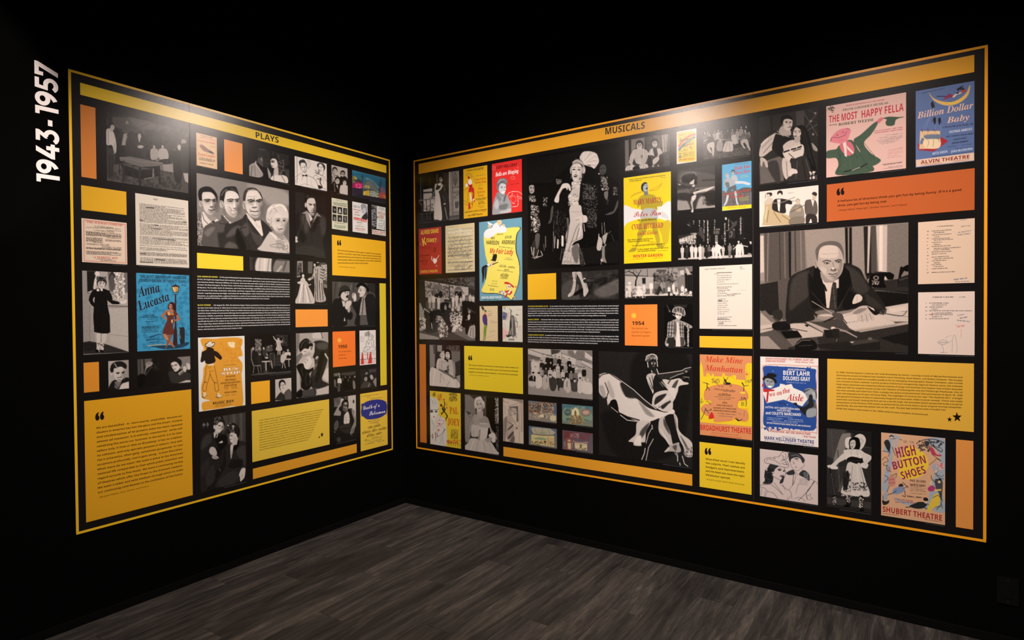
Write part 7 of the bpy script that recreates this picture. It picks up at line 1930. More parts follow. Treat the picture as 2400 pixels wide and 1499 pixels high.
rpic('poster', (1640, 830, 1762.6, 1031.3), 'salmon and yellow poster with red script over a cartoon city skyline', 'poster', """
V 1630 810 5.997
b #d58a58
f .8
p #e8c42a 60,300 80,220 100,300 115,430 150,430 155,380 200,390 205,420 230,425 235,390 255,395 260,430 375,430 380,385 410,390 415,420 470,430 510,435 515,410 570,415 570,470 700,480 705,270 740,240 795,250 795,1135 60,1070
p #d58a58 575,425 690,440 690,480 570,470
s #b8922a 4 160,390 165,430; s #b8922a 4 185,395 188,430; s #b8922a 4 525,420 528,460; s #b8922a 4 725,270 722,460; s #b8922a 4 755,260 752,460
q #d58a58 120,700 140,620 230,570 360,545 520,540 640,570 700,620 740,700 720,760 620,770 590,830 610,880 720,905 740,950 740,1030 700,1060 600,1050 540,1020 500,1050 400,1060 270,1065 260,1010 180,990 90,930 80,870 130,820 180,815 220,790 200,770 130,760
c #d85a3a 5 120,700 140,620 230,570 360,545 520,540 640,570 700,620 740,700 720,760 620,770 590,830 610,880 745,890; c #d85a3a 5 740,950 740,1030 700,1065 560,1030 500,1050 270,1068 260,1010 130,960 80,870
c 40 9 160,520 165,570 150,625; c 40 8 165,570 200,625; c 40 7 110,515 150,525 190,540; c 40 9 660,520 680,570 675,635; c 40 7 650,515 680,560 745,555; q 40 400,540 405,470 430,480 440,510 490,520 490,545; c 40 6 395,440 420,490 460,440; s #c08a30 18 405,500 415,530; c #6a5040 6 240,470 260,510 320,520 340,480; x #8a6040@.8 14 230,460 330,460 330,530 230,520; c 60 5 300,530 320,550 340,580
c 50 5 360,560 375,575 390,560; c 50 5 480,555 495,575 510,550; c 40 8 140,890 120,950 80,1030; c 40 7 140,890 190,950; c 40 6 150,910 215,905; q #c8302a 185,1020 215,940 240,940 260,1015; e 60 218,895 8,12; e 60 142,885 8,11; c 60 4 200,1020 190,1035; c 40 6 90,740 75,800 110,780; c 40 6 150,780 185,790 215,830; q 40 575,1010 620,1050 660,1040 600,1060; c 40 7 560,1020 600,1050 660,1030; c 40 8 700,730 715,790 710,850; c 40 6 620,760 660,760 690,740; e 60 650,735 9,12; e 60 683,735 9,12; p #c8a820 640,785 690,785 690,845 640,845; s 60 3 650,790 652,840; s 60 3 670,790 670,840; e #d85a3a 720,400 16,14; c #b88a60 4 700,370 765,385 715,430 710,465; e #ecc63a 665,660 40,14; c 80 4 600,950 640,960; c 80 4 690,910 680,990; x 60@.6 10 700,470 790,470 790,520 700,520
w 50 7 385,638 545,650; w 50 7 375,672 450,678; w 50 7 270,715 550,738; w 50 8 320,748 490,758; w 50 6 400,770 420,772; w 50 7 310,950 560,972; w 50 6 330,985 520,1000
w #c03a2c 9 225,1225 610,1258; w #c03a2c 10 205,1255 650,1298
t R #c8402f 84 140,222 665,250 Make Mine
t R #c8402f 84 140,345 670,380 Manhattan
t c #4a2c18 28 260,615 565,640 A Wonderfully Funny Revue
t S #4a2c18 24 318,695 500,708 HASSARD SHORT
t S #4a2c18 22 375,808 445,812 CAESAR
t S #4a2c18 20 300,842 520,856 BURNS BURR SHELLEY
t S #4a2c18 20 250,878 575,900 MacDONNELL KILTY DANIELS FISHER
t S #4a2c18 20 250,914 575,938 HARRISON BAILEY HAMILTON LONDON
t S #c8302a 74 65,1178 785,1238 BROADHURST THEATRE""", .3)
rpic('poster', (1781.9, 835, 1918.1, 1047.6), 'white and blue poster with a top-hatted man, gloved woman and red script', 'poster', """
V 1630 810 5.997
b #e4d4c8
f .9
c #c8543c 6 940,280 1100,262 1400,278 1690,290 1715,320 1700,700 1710,1190 1650,1215 1300,1190 960,1150 935,1120 935,700 940,285
q #2c4a8c 955,400 950,300 1020,280 1200,290 1400,300 1640,320 1695,340 1690,420 1700,580 1690,700 1700,1100 1640,1190 1500,1180 1300,1160 1100,1140 980,1130 950,1060 960,900 960,760 950,560
x #2c4a8c 30 950,300 1690,320 1690,330 950,310; x #2c4a8c 30 970,1120 1680,1170 1690,1190 970,1140
p #e8dccf 945,650 1180,570 1350,535 1375,590 1500,640 1600,720 1500,850 1240,755 1000,805
p #e8dccf 1190,530 1260,545 1250,580 1180,575
q #1f1c1c 1010,430 1020,385 1120,395 1130,440; q #1f1c1c 945,460 980,420 1090,440 1140,490 1130,530 1080,480 1000,460 960,490; q 150 970,490 1000,455 1080,475 1110,530 1080,590 1020,590 990,550
s 40 7 1000,490 1030,488; s 40 7 1055,495 1085,500; e 30 1018,502 8,6; e 30 1070,508 8,6; q 235 1020,560 1075,560 1060,585 1035,585; s 60 5 1015,555 1078,555; s 100 9 1045,505 1040,540
q #c02c2c 955,610 1000,600 1030,610 1100,615 1105,635 1040,640 970,650; s #c02c2c 26 1020,640 1005,780
q 90 1560,800 1600,770 1680,790 1705,880 1700,980 1600,1010 1550,960; q 36 1370,810 1420,800 1450,850 1540,850 1640,760 1660,850 1590,880 1570,980 1500,940 1440,860
q 150 1540,660 1570,620 1650,620 1680,690 1650,760 1590,740 1560,720; q 80 1520,640 1560,600 1640,590 1700,640 1705,740 1680,740 1670,660 1620,610 1550,650; c 170 8 1540,620 1600,600 1680,640
q 40 1590,760 1600,690 1640,690 1650,760 1640,860 1600,870; q 170 1640,660 1680,650 1690,760 1660,740; s 40 5 1560,680 1585,680; s 60 6 1570,735 1600,738; q 150 1570,900 1690,880 1690,980 1570,1000
w 215 8 1280,515 1555,530; w 225 7 1020,850 1060,853; w 225 7 1240,865 1350,872; w 225 7 1140,990 1370,1008; w 225 7 1005,1010 1240,1030; w 225 7 1300,1030 1520,1048; w 225 7 1005,1035 1195,1050; w 225 7 1250,1055 1520,1072; w 225 7 1075,1065 1440,1090; w #3a4a80 8 1215,1280 1400,1295; w #3a4a80 10 965,1335 1200,1355; w #3a4a80 10 1250,1362 1660,1405
e 20 1150,400 5,5; e 220 1090,355 5,5; e 220 1295,825 4,8; e 20 1255,830 4,6; x 24@.6 14 1170,790 1260,790 1260,820 1170,820
t I #c03c38 28 975,190 1665,215 "GENUINE ENTERTAINMENT, FULL OF BRAINS, TALENT, WIT,
t I #c03c38 28 985,225 1275,234 HUMOR AND SPLENDOR."
t R #c03c38 24 1395,235 1665,245 -Brooks Atkinson, Times
t S #e4dcd8 20 1295,340 1550,348 ARTHUR LESSER presents
t S #ece4de 62 1228,408 1610,425 BERT LAHR
t S #ece4de 56 1228,480 1612,498 DOLORES GRAY
t R #c02c30 74 1045,715 1225,685 wo on
t R #c02c30 72 1235,672 1340,650 the
t R #c02c30 100 1290,765 1520,780 Aisle
t R #c02c30 60 935,605 970,608 “
t S #e4dcd8 24 980,872 1465,905 JULE STYNE - BETTY COMDEN & ADOLPH GREEN
t S #e4dcd8 26 1145,915 1340,930 and ELLIOTT REID
t S #ece4de 40 985,960 1485,988 and COLETTE MARCHAND
t S #e4dcd8 20 1000,1090 1620,1142 ENTIRE PRODUCTION DIRECTED BY ABE BURROWS
t I #c03c38 28 1012,1205 1625,1255 "A 4 ORCHID SHOW - BEST GIRL SHOW IN TOWN"
t R #c03c38 24 1510,1280 1690,1296 -Walter Winchell
t S #2c3a78 48 965,1312 1668,1378 MARK HELLINGER THEATRE""", .25)
sheet('quote_panel', 'R', (1639.4, 1034.8, 1761.5, 1159), 'yellow quote panel with five lines of text, lower edge of right mural', 'quote panel', """
V 1630 1020 8
t R #1d160c 185 180,455 305,465 “
B S #2a220c 34 190,455 928,545 190,750 920,860 What killed revue? I can identify/the culprits. Their names are/Rodgers and Hammerstein,/and the deed was done the night/<Oklahoma! opened.
t i #2a220c 26 192,830 918,935 - Arnold B. Horwitt, Sketch Writer and Lyricist""", '#e8c02a')
rpic('ink_drawing', (1781, 1051, 1917.1, 1183.1), 'ink drawing of a woman in a flowered hat beside a man in a cap', 'drawing', """
V 1630 1020 8
b #cfb9b0
f .6
q 48 1340,660 1390,540 1470,550 1560,575 1500,620 1470,680 1420,690 1460,780 1440,880 1370,910 1260,900 1300,840 1290,740
q 48 1650,760 1665,780 1640,880 1580,900 1590,850; x 20 26 1310,600 1450,600 1440,880 1300,880
c 60 7 1290,460 1340,420 1460,420 1500,440; c 60 7 1290,460 1310,510 1400,530 1560,570 1700,600 1750,570 1740,530; c 60 6 1330,480 1370,440 1480,470 1600,540; c 60 6 1480,440 1480,400 1560,400 1590,360; c 60 6 1560,400 1620,320 1640,300; c 50 7 1620,370 1650,400 1640,450 1700,440 1740,380 1730,310; c 60 6 1680,340 1700,380 1670,430; c 50 7 1600,480 1660,460 1720,490 1740,540 1660,540 1620,510; c 50 8 1660,500 1700,510 1710,550; c 60 6 1640,320 1690,300 1740,330
c 50 6 1500,620 1540,580; c 50 7 1430,690 1450,760 1520,800 1600,840 1660,800 1690,700 1670,620; q 44 1545,645 1580,630 1610,650 1580,665; q 44 1640,660 1670,650 1675,675 1650,680; s 50 8 1540,640 1580,612 1620,635; c 50 5 1665,600 1660,640; q 50 1585,750 1650,740 1640,785 1600,775; s #cfb9b0 7 1600,755 1640,752; c 60 5 1420,690 1440,720 1470,700
q 52 1750,320 1850,310 1950,340 2030,420 2050,470 2010,520 1970,440 1900,410 1800,440 1780,510 1750,440; s 110 12 1800,380 1900,360 1960,400
q 60 1850,440 1900,425 1935,440 1890,450; c 60 5 1780,520 1800,580 1850,640 1920,660 1990,600; c 60 5 1830,470 1840,540 1860,500; c 60 5 1900,480 1930,475; c 60 5 1860,590 1890,580 1900,600 1870,605; c 60 5 2030,500 2035,570 2000,590; c 60 5 2000,600 2000,660
q 50 1700,700 1820,640 1860,680 1850,730 1750,740; q 50 1940,730 2020,650 2100,690 2140,760 2130,850 2060,800; x 150 10 2030,690 2120,720 2120,820 2040,780; s 50 10 1840,720 1820,930; c 50 6 1850,680 1880,760 1830,920; c 50 5 1880,680 1920,740
c 50 6 1205,930 1350,920 1420,910; c 50 6 1410,910 1500,980 1640,1110; c 50 5 1470,880 1560,1000 1640,1110; c 50 6 1600,920 1700,1000 1780,1050 1810,1190; c 60 6 1210,960 1300,990 1360,1050 1460,1080 1540,1180; c 60 5 1250,980 1230,1120; c 60 5 1310,1040 1290,1140; c 60 5 1340,1050 1310,1150; c 60 5 1640,920 1680,1030
c 44 10 2240,860 2160,960 2080,1080 2100,1200; c 44 8 2220,860 2110,1040 1930,1215; c 60 5 2140,810 2250,860 2290,910; w 90 7 1950,810 2120,850 1940,920 2110,940 5; c 60 5 1930,900 1880,1080; c 60 5 1760,1010 1800,960 1860,870; c 60 5 2100,1130 2160,1100 2150,1150 2200,1180 2120,1210; c 60 5 1860,1180 1960,1160 2060,1240; c 60 5 1720,1160 1740,1200 1780,1130""", .7)

rpic('photograph', (1778.7, 275, 1916.8, 419.4), 'photo of a man leaning over a woman with very long dark hair', 'photograph', """
V 1770 180 2.527
b 52
f 1.5
p 60 22,240 240,205 240,300 22,330; p 40 90,230 100,228 105,330 95,330; p 84 240,205 290,198 290,300 245,300; s 40 4 160,220 165,300
s 120 2.5 290,215 370,350; s 120 2.5 370,210 300,300; s 120 2.5 290,330 370,280; e 150 355,215 6,6; e 150 330,262 6,6; e 150 343,340 6,6; s 100 2 310,195 350,215
p 110 25,510 160,465 170,615 30,635; f 4; q 70 70,520 130,500 150,615 120,620; f 1.2
q 190 25,440 40,390 80,355 130,330 150,360 130,410 90,440 50,470 25,470; s 130 5 50,450 120,370; s 140 4 40,420 100,360; s 225 5 35,400 75,365
q 180 30,480 50,480 70,500 75,535 60,530 50,500 40,530 32,520; s 90 2 52,505 60,530; s 90 2 42,505 45,528
q 30 125,330 165,310 200,345 215,380 180,420 165,480 110,440 100,410; s 190 4 125,335 165,345 200,355; s 180 4 130,320 165,350
q 170 160,290 205,310 210,345 170,345 140,325
q 196 160,260 175,248 215,250 220,280 210,310 190,318 168,300
q 26 150,262 158,235 190,225 215,235 220,255 195,248 170,255 162,285 154,280
s 40 3 178,265 192,265; s 40 3 203,266 215,266; e 40 186,271 5,2.5; e 40 208,272 4,2.5; s 130 3 200,270 204,288; s 80 3 192,300 208,298; e 140 165,285 5,10
q 190 170,400 210,375 260,380 270,410 265,440 180,440 165,420
q 196 225,330 240,300 268,300 275,330 255,360 232,362
q 24 245,292 280,285 305,310 325,370 335,440 365,560 345,590 320,540 300,440 275,400 270,320 250,300
s 66 4 290,320 310,400 340,520; s 60 4 275,310 290,380 320,480
s 50 3 232,322 244,320; s 50 3 255,318 268,322; e 40 238,328 4,2; e 40 262,328 4,2; q 80 228,350 246,348 238,356; s 140 3 248,328 244,342
q 170 235,360 265,350 262,385 235,385; q 150 335,390 365,420 368,440 345,430
q 205 165,440 200,425 280,400 285,460 250,490 215,480 200,500 170,470; s 30 9 170,445 200,435; s 30 9 215,430 240,424; s 30 9 252,420 272,412; s 40 4 200,455 240,490; s 40 5 225,440 270,425
q 190 165,480 205,500 215,540 230,545 225,600 180,605 160,540; s 120 4 185,500 190,590
q 60 225,490 300,470 335,560 355,600 190,612 230,560 215,520; s 100 4 250,500 240,600; s 34 5 280,490 300,600; s 96 4 300,490 330,590
q 205 200,560 220,545 245,550 250,570 225,575 205,590; x 220 10 325,560 368,565 368,605 330,605; s 30 4 205,295 230,300 210,310
n 4""", .5, tint=(1.0, .94, .90))
rpic('poster', (1936.6, 249.3, 2123.4, 394.1), 'cream poster of a pink-faced cartoon man in green waving his hat', 'poster', """
V 1925 200 3.757
b #d6a99a
f .8
x #4a2c38 9 70,180 105,178 100,240 72,240; x #3c4a38 10 52,200 120,195 118,215 55,220
q #3c4c3a 540,290 600,275 680,278 735,276 660,300 640,350 580,355 565,325 575,300
q #c86a70 480,320 520,285 545,285 540,305 500,335
q #425240 290,470 350,430 470,325 495,340 440,430 375,510 440,600 525,660 440,712 380,660 330,560 290,500
q #425240 48,580 130,560 155,530 240,480 290,500 320,560 400,660 455,755 140,790 150,700 130,640 48,640
s #2c3a2c 3 150,560 170,690 140,770; s #2c3a2c 3 290,500 340,600 420,740; s #2c3a2c 3 380,510 470,620; s #2c3a2c 3 335,520 360,500 365,540 340,550; s #2c3a2c 3 415,620 460,610 465,640 430,640; s #2c3a2c 3 140,610 170,605 170,640 140,650; s #2c3a2c 3 150,760 180,750 180,780; s #2c3a2c 3 200,620 290,600 320,640; c #2c3a2c 2.5 195,680 210,665 225,670; c #2c3a2c 2.5 310,630 330,620; s #566650 3 210,650 215,720; s #566650 3 330,660 345,710; s #566650 3 250,640 260,720
q #c4646c 160,530 200,490 260,500 290,560 280,600 235,620 190,590
p #d8c4b4 185,495 215,490 220,520 225,630 205,620 200,560; p #d8c4b4 220,525 285,590 280,605 230,560
q #cf767c 80,490 100,440 150,395 220,375 260,395 250,430 230,480 180,510 110,505; s #3a2a2c 3 100,455 150,462 205,440 225,405; e #3a2a2c 140,437 8,3 -20; e #3a2a2c 190,412 8,3 -20; s #3a2a2c 4 225,378 250,385; s #3a2a2c 5 80,490 92,460; s #b0525c 3 150,490 195,475
s #242c24 12 200,760 320,735 400,690; s #c0ac9c 5 270,748 340,722
w 90 3 570,440 715,425; w 90 4 510,465 715,445; w 90 3.5 475,488 715,455 530,520 715,485 4; w #b06068 3 650,555 715,548; w #b06068 3 590,575 715,558 580,640 715,625 5; w 90 3 535,695 715,675; w 90 3 590,722 715,705; w 80 3.5 540,735 715,718
t S #a83c48 10 215,184 555,130 KERMIT BLOOMGARDEN and LYNN LOESSER
t r #33402f 19 187,226 592,160 FRANK LOESSER'S MUSICAL
t S #b8303c 62 66,330 318,290 THE MOST
t S #b8303c 66 350,288 725,222 HAPPY FELLA
t r #33402f 24 150,356 464,312 ROBERT WEEDE
t R #33402f 12 66,356 138,346 starring
t S #a83c48 9 462,408 715,372 with JO SULLIVAN - ART LUND
t S #a83c48 9 468,424 715,390 SUSAN JOHNSON - SHORTY LONG
t S #33402f 9 545,705 712,682 FRANK MUSIC CORP.""", .3)
rpic('poster', (2146.3, 213.6, 2283.3, 376.7), 'dusk-blue poster of a woman lounging on a crescent moon above cream lettering', 'poster', """
V 1925 200 3.757
b #5a6a90
f .8
q #d6a860 948,62 985,110 1060,140 1150,145 1230,110 1280,60 1305,0 1310,20 1290,90 1230,145 1150,175 1070,172 1000,140 965,100
q #e0b04c 1060,148 1150,148 1230,112 1275,70 1250,120 1190,160 1110,165
s #2a2030 7 1018,96 1100,97; q #8a2c48 1070,125 1100,100 1120,75 1150,80 1160,100 1130,108 1095,122; q #d8b89c 1155,100 1190,70 1240,60 1220,75 1190,85 1170,105; q #2a2030 1195,30 1240,5 1250,10 1215,40 1200,50; q #b04028 1230,55 1260,35 1275,45 1250,65; q #2a2030 1215,35 1250,22 1262,35 1240,40; q #2a2030 1180,68 1210,60 1205,75
c #b08838 3 1100,130 1095,150 1110,160; s #b08838 2 1215,100 1222,110; s #b08838 2 1235,92 1242,102
q #231c24 965,155 985,140 990,165 1000,185 975,200; s #231c24 4 975,165 1000,160; q #231c24 985,290 1005,280 1010,310 1000,345 988,320; q #231c24 1030,290 1050,285 1050,320 1040,350 1030,320; s #231c24 3 985,300 975,325; s #231c24 3 1050,300 1058,330
s #8a94ac 2 970,250 900,370; s #8a94ac 2 955,280 920,380; s #8a94ac 2 1010,340 1000,400; s #8a94ac 2 1050,340 1050,400
p #9c2c34 848,515 1060,455 1118,490 990,582 855,570; p #d8b088 870,402 1045,400 1050,510 1000,555 862,560
q #6a7280 870,500 890,460 910,490 880,520; q #6a7280 905,440 1040,430 1045,470 990,470 930,475; x #c89c70 12 890,410 1030,410 1030,430 890,430; s #7a3028 6 885,385 890,410; s #7a3028 6 938,380 940,405; s #7a3028 6 990,385 1000,405; q #e4c49c 905,480 1040,480 1035,550 920,550; c #6a5a50 3 935,480 945,500 935,540; c #6a5a50 3 985,475 990,500 980,540; c #6a5a50 3 1030,470 1040,500
p #d8b49a 833,655 1345,590 1347,660 835,718
w 24 4 885,72 1090,25; w 210 4 1180,410 1330,390; w 24 4 1110,545 1195,535; w 24 4 1230,530 1330,515; w 24 3 1180,560 1330,540; w 24 4 975,630 1335,585; w #8a3c30 5 875,705 1060,685; w #8a3c30 5 1160,672 1300,655
t R #dcae94 60 850,292 1340,200 Billion Dollar
t R #dcae94 54 1110,332 1308,300 Baby
t R #201c28 16 1070,375 1340,345 a Musical Play of the Terrific '20s
t S #c0c0cc 20 1125,420 1328,392 GEORGE ABBOTT
t S #1c1c28 12 1100,458 1338,428 BETTY COMDEN & ADOLPH GREEN
t S #1c1c28 12 1162,485 1280,466 MORTON GOULD
t S #1c1c28 14 1150,516 1292,496 JEROME ROBBINS
t S #b8c0d0 20 978,612 1112,590 MITZI GREEN
t S #b8c0d0 20 1142,592 1332,566 JOAN McCRACKEN
t S #8a2c20 30 875,692 1308,640 ALVIN THEATRE""", .3)
rpic('ink_drawing', (1779.9, 449.1, 1918.3, 520.5), 'tan and black drawing of dancers, a guitarist and a standing man', 'drawing', """
V 1770 180 2.527
b #dccbbb
f .7
q #b9a07a 45,860 55,790 60,745 100,745 100,780 140,800 240,840 250,870 60,880; s #7a6238 4 80,790 70,860; s #7a6238 4 110,800 150,860; s #d8c8a0 4 70,770 60,840; s #7a6238 4 160,820 220,860
q #c4b09a 50,745 75,720 100,720 105,745 70,755; q #2a2422 70,690 95,685 100,700 75,715; e #c8b49c 78,708 11,15; c 40 2 60,720 62,695 75,685
q #292423 110,730 140,720 185,725 215,735 215,755 180,755 180,805 130,800 100,780; p #dccbbb 130,725 150,725 145,800 135,790; q #292423 130,685 145,672 162,680 160,700 145,690 135,700; e #d8c8b4 146,705 12,17; c #8a7a66 4 100,745 150,745 215,720 235,712; s 50 2 215,735 240,735
q #8a7c6c 205,795 235,755 270,755 290,800 280,850 210,840; e #a89478 255,785 18,14; s #4a4038 4 210,800 290,760; q #c0ac94 242,725 262,725 265,750 245,755; c 60 2 240,735 250,722 265,730; q #7a6c5c 220,830 290,830 280,880 200,870
q #5c5048 295,740 325,725 360,735 370,790 355,820 300,815; p #dccbbb 330,725 350,730 342,770; q #c0ac94 338,690 358,690 362,720 342,725; q #33292a 335,690 350,680 366,690 362,705 345,700; q #332a28 305,815 360,820 365,870 340,870 330,840 315,870 300,870; s 40 2 300,750 298,810; s 90 3 350,760 345,810
w 80 2 190,690 230,685""", .9)
sheet('quote_panel', 'R', (1937.8, 432.5, 2284, 491.4), 'wide orange quote panel with two lines of black text, upper right mural', 'quote panel', """
V 1770 180 2.527
t R #1d100a 60 484,735 532,728 “
B S #2e1408 12.5 487,742 1222,674 487,768 782,742 A helluva lot of directors think you get fun by being funny. If it's a good/show, you get fun by being real.
t i #2e1408 9.5 487,795 900,760 - George Abbott, Playwright, Librettist, Director, and Producer""", '#ba5a2b')
rpic('photograph', (1781.4, 546.9, 2128.6, 826.3), 'large sepia photo of a man in a suit at a paper-strewn desk with telephones', 'photograph', """
V 1770 510 2.63
b 132
f 2
p 120 30,95 60,92 60,390 30,390; p 96 55,92 215,85 215,380 60,400; s 130 8 80,95 75,390; s 70 6 150,90 155,380; s 120 8 180,90 185,370; p 44 205,85 222,85 222,370 208,370; p 112 222,83 305,78 310,310 225,360; s 70 6 245,85 250,330; s 140 6 280,82 285,320; p 196 30,110 52,110 55,340 30,345; p 150 30,340 56,335 56,390 30,390
p 150 305,78 555,60 555,290 320,310; p 34 553,60 596,58 596,300 560,290; p 140 570,60 580,60 580,280 572,280; p 146 596,58 670,54 675,350 600,300; p 50 668,54 715,52 720,360 690,380 676,340; p 190 695,52 712,52 700,340 690,340; p 92 715,50 745,48 750,340 715,350; p 190 745,48 815,45 810,390 760,340; p 226 765,48 785,46 785,330 765,330; p 128 815,45 943,35 943,350 890,390 815,400
p 60 720,395 945,370 945,460 730,445; p 34 740,450 945,455 945,540 800,560; s 110 3 740,450 943,465
p 52 30,410 140,390 150,600 30,600; p 96 140,385 220,375 210,560 180,640 150,600; q 60 105,590 130,565 165,575 165,620 130,635
p 84 30,570 160,640 400,640 945,540 945,832 30,810
p 62 380,720 945,650 945,832 600,830 400,815; p 40 770,740 945,700 945,790 850,770
p 170 30,570 105,640 130,650 120,660 30,670; p 120 30,580 60,570 130,640 100,645; p 190 30,665 110,655 110,675 30,690; p 180 30,690 120,680 100,695 30,712; p 96 30,712 120,690 245,800 155,812 30,760; p 150 30,730 80,730 160,810 30,808
p 186 180,648 300,650 420,710 415,730 290,742; p 170 300,630 460,690 420,705 320,650; p 120 190,745 280,740 270,780 230,790; q 36 110,650 200,640 210,690 120,690; p 30 155,700 260,695 290,735 190,745
p 200 520,600 620,575 740,590 850,640 870,655 620,700 580,680; p 176 600,690 870,650 945,640 945,655 650,705; p 196 730,590 800,550 945,525 945,640 850,640; s 110 2 620,700 870,660; s 110 2 800,590 940,610; s 120 2 790,560 935,580; p 210 820,560 930,545 930,570 840,585; c 40 3 800,590 900,605 935,575; w 110 3 560,650 680,630
q 50 190,640 195,480 215,370 300,320 400,290 470,330 540,280 640,310 680,380 740,450 800,540 790,570 740,600 700,560 620,560 500,580 370,590 360,630 240,650
f 6
q 76 230,380 330,330 350,450 260,540 210,560; q 34 330,340 380,420 420,520 360,560 330,460; q 72 560,300 640,340 700,440 640,470 580,400; q 34 560,440 640,500 620,550 540,560; q 66 680,470 760,520 780,560 700,540
f 1
p 32 365,300 410,300 430,440 440,555 350,470; p 30 510,400 540,290 580,330 600,420 500,560; s 90 2 350,460 440,560; s 84 2 600,400 505,575
p 205 405,360 440,400 485,390 515,375 515,430 490,440 480,560 440,555 430,440; p 70 480,395 500,400 505,570 455,560 470,430; s 130 2 480,420 495,560; s 40 2 470,440 500,430; s 40 2 468,480 502,470; s 40 2 465,520 502,510; p 40 415,400 430,415 445,450 435,455
q 205 600,530 615,480 640,472 660,490 650,515; s 150 2 630,480 625,520
p 150 400,330 500,380 480,400 430,400 405,370
q 172 378,270 375,220 400,170 460,148 520,165 545,220 545,290 530,345 490,385 450,380 415,340 390,310
f 5
q 196 400,190 450,160 500,170 510,240 440,250 395,240; q 140 520,260 540,280 525,345 495,380 480,370 515,320; q 190 410,300 450,330 440,350 410,330
f .9
q 110 373,230 375,190 410,155 470,143 520,155 543,200 545,260 532,210 500,175 440,170 400,190 388,240 384,275; e 160 375,285 11,26; s 100 2.5 370,270 378,305
s 70 6 418,270 440,262 465,268; s 70 6 492,266 515,258 532,262; e 60 440,280 16,6; e 200 440,281 11,4; e 40 442,281 5,4.5; e 60 512,272 15,6; e 200 512,273 10,4; e 40 513,273 5,4.5
s 130 5 478,275 484,305; q 110 462,322 478,312 500,315 498,328 478,330; e 206 480,312 8,8; s 80 5 452,345 478,350 502,342; e 130 478,360 18,4; s 130 3 448,320 440,345; s 130 3 508,310 515,335; s 150 2 410,225 520,220
q 60 360,590 380,565 440,560 490,570 495,600 430,615 390,620; q 120 370,580 440,565 490,575 470,600 400,600
q 186 545,610 600,575 650,545 700,545 725,575 735,620 730,632 715,630 705,600 700,640 685,640 680,600 672,642 655,642 655,605 645,638 630,635 622,595; f 2; q 140 600,590 640,560 690,560 640,590; f .9; s 110 2.5 655,600 660,635; s 110 2.5 682,595 690,635; s 110 2.5 705,590 715,625; q 214 700,550 730,560 735,580 715,575; q 36 690,545 750,580 800,560 740,600
q 150 385,600 440,590 500,600 500,620 440,630 390,622; q 190 390,602 440,594 490,602 440,608; s 60 12 430,640 520,600; q 90 470,590 530,590 545,625 510,630; s 80 8 500,640 470,680; s 150 14>8 480,680 560,700 625,735; e 210 480,680 14,9; s 200 3 350,515 475,590; s 50 5 545,625 565,650; p 44 420,690 510,690 520,740 440,740; s 130 4 520,700 500,760; q 50 470,690 520,690 500,750
p 50 380,780 600,760 770,755 770,815 560,825 390,800; p 80 580,760 740,745 770,760 600,785; p 196 580,765 610,762 600,772; e 110 708,745 14,9
q 34 245,790 270,755 330,745 375,770 370,812 250,815; c 150 3 255,780 290,755 340,755; s 90 3 270,790 350,785; q 60 205,800 240,795 245,815 210,815
s 30 4 210,680 320,700; q 40 305,660 330,662 320,672
q 24 700,400 710,360 740,335 800,335 840,340 850,375 820,380 800,360 795,400 805,430 720,425; e 130 745,370 18,14; e 30 745,370 9,8; q 24 685,355 700,345 760,332 850,345 848,380 825,372 770,348 720,350; s 120 2.5 720,340 800,336; x 210 4 720,385 765,385 765,412 725,412; s 24 3 690,370 685,400
q 26 880,420 890,330 900,300 920,320 900,360 890,420; q 22 905,310 945,290 945,330 915,325; p 50 885,370 945,350 945,425 880,425; s 130 2 890,385 940,368; s 24 5 895,310 880,400
q 70 760,590 785,565 810,560 800,595; c 150 2.5 770,580 790,600 805,570
n 4""", .08, tint=(1.0, .925, .87))
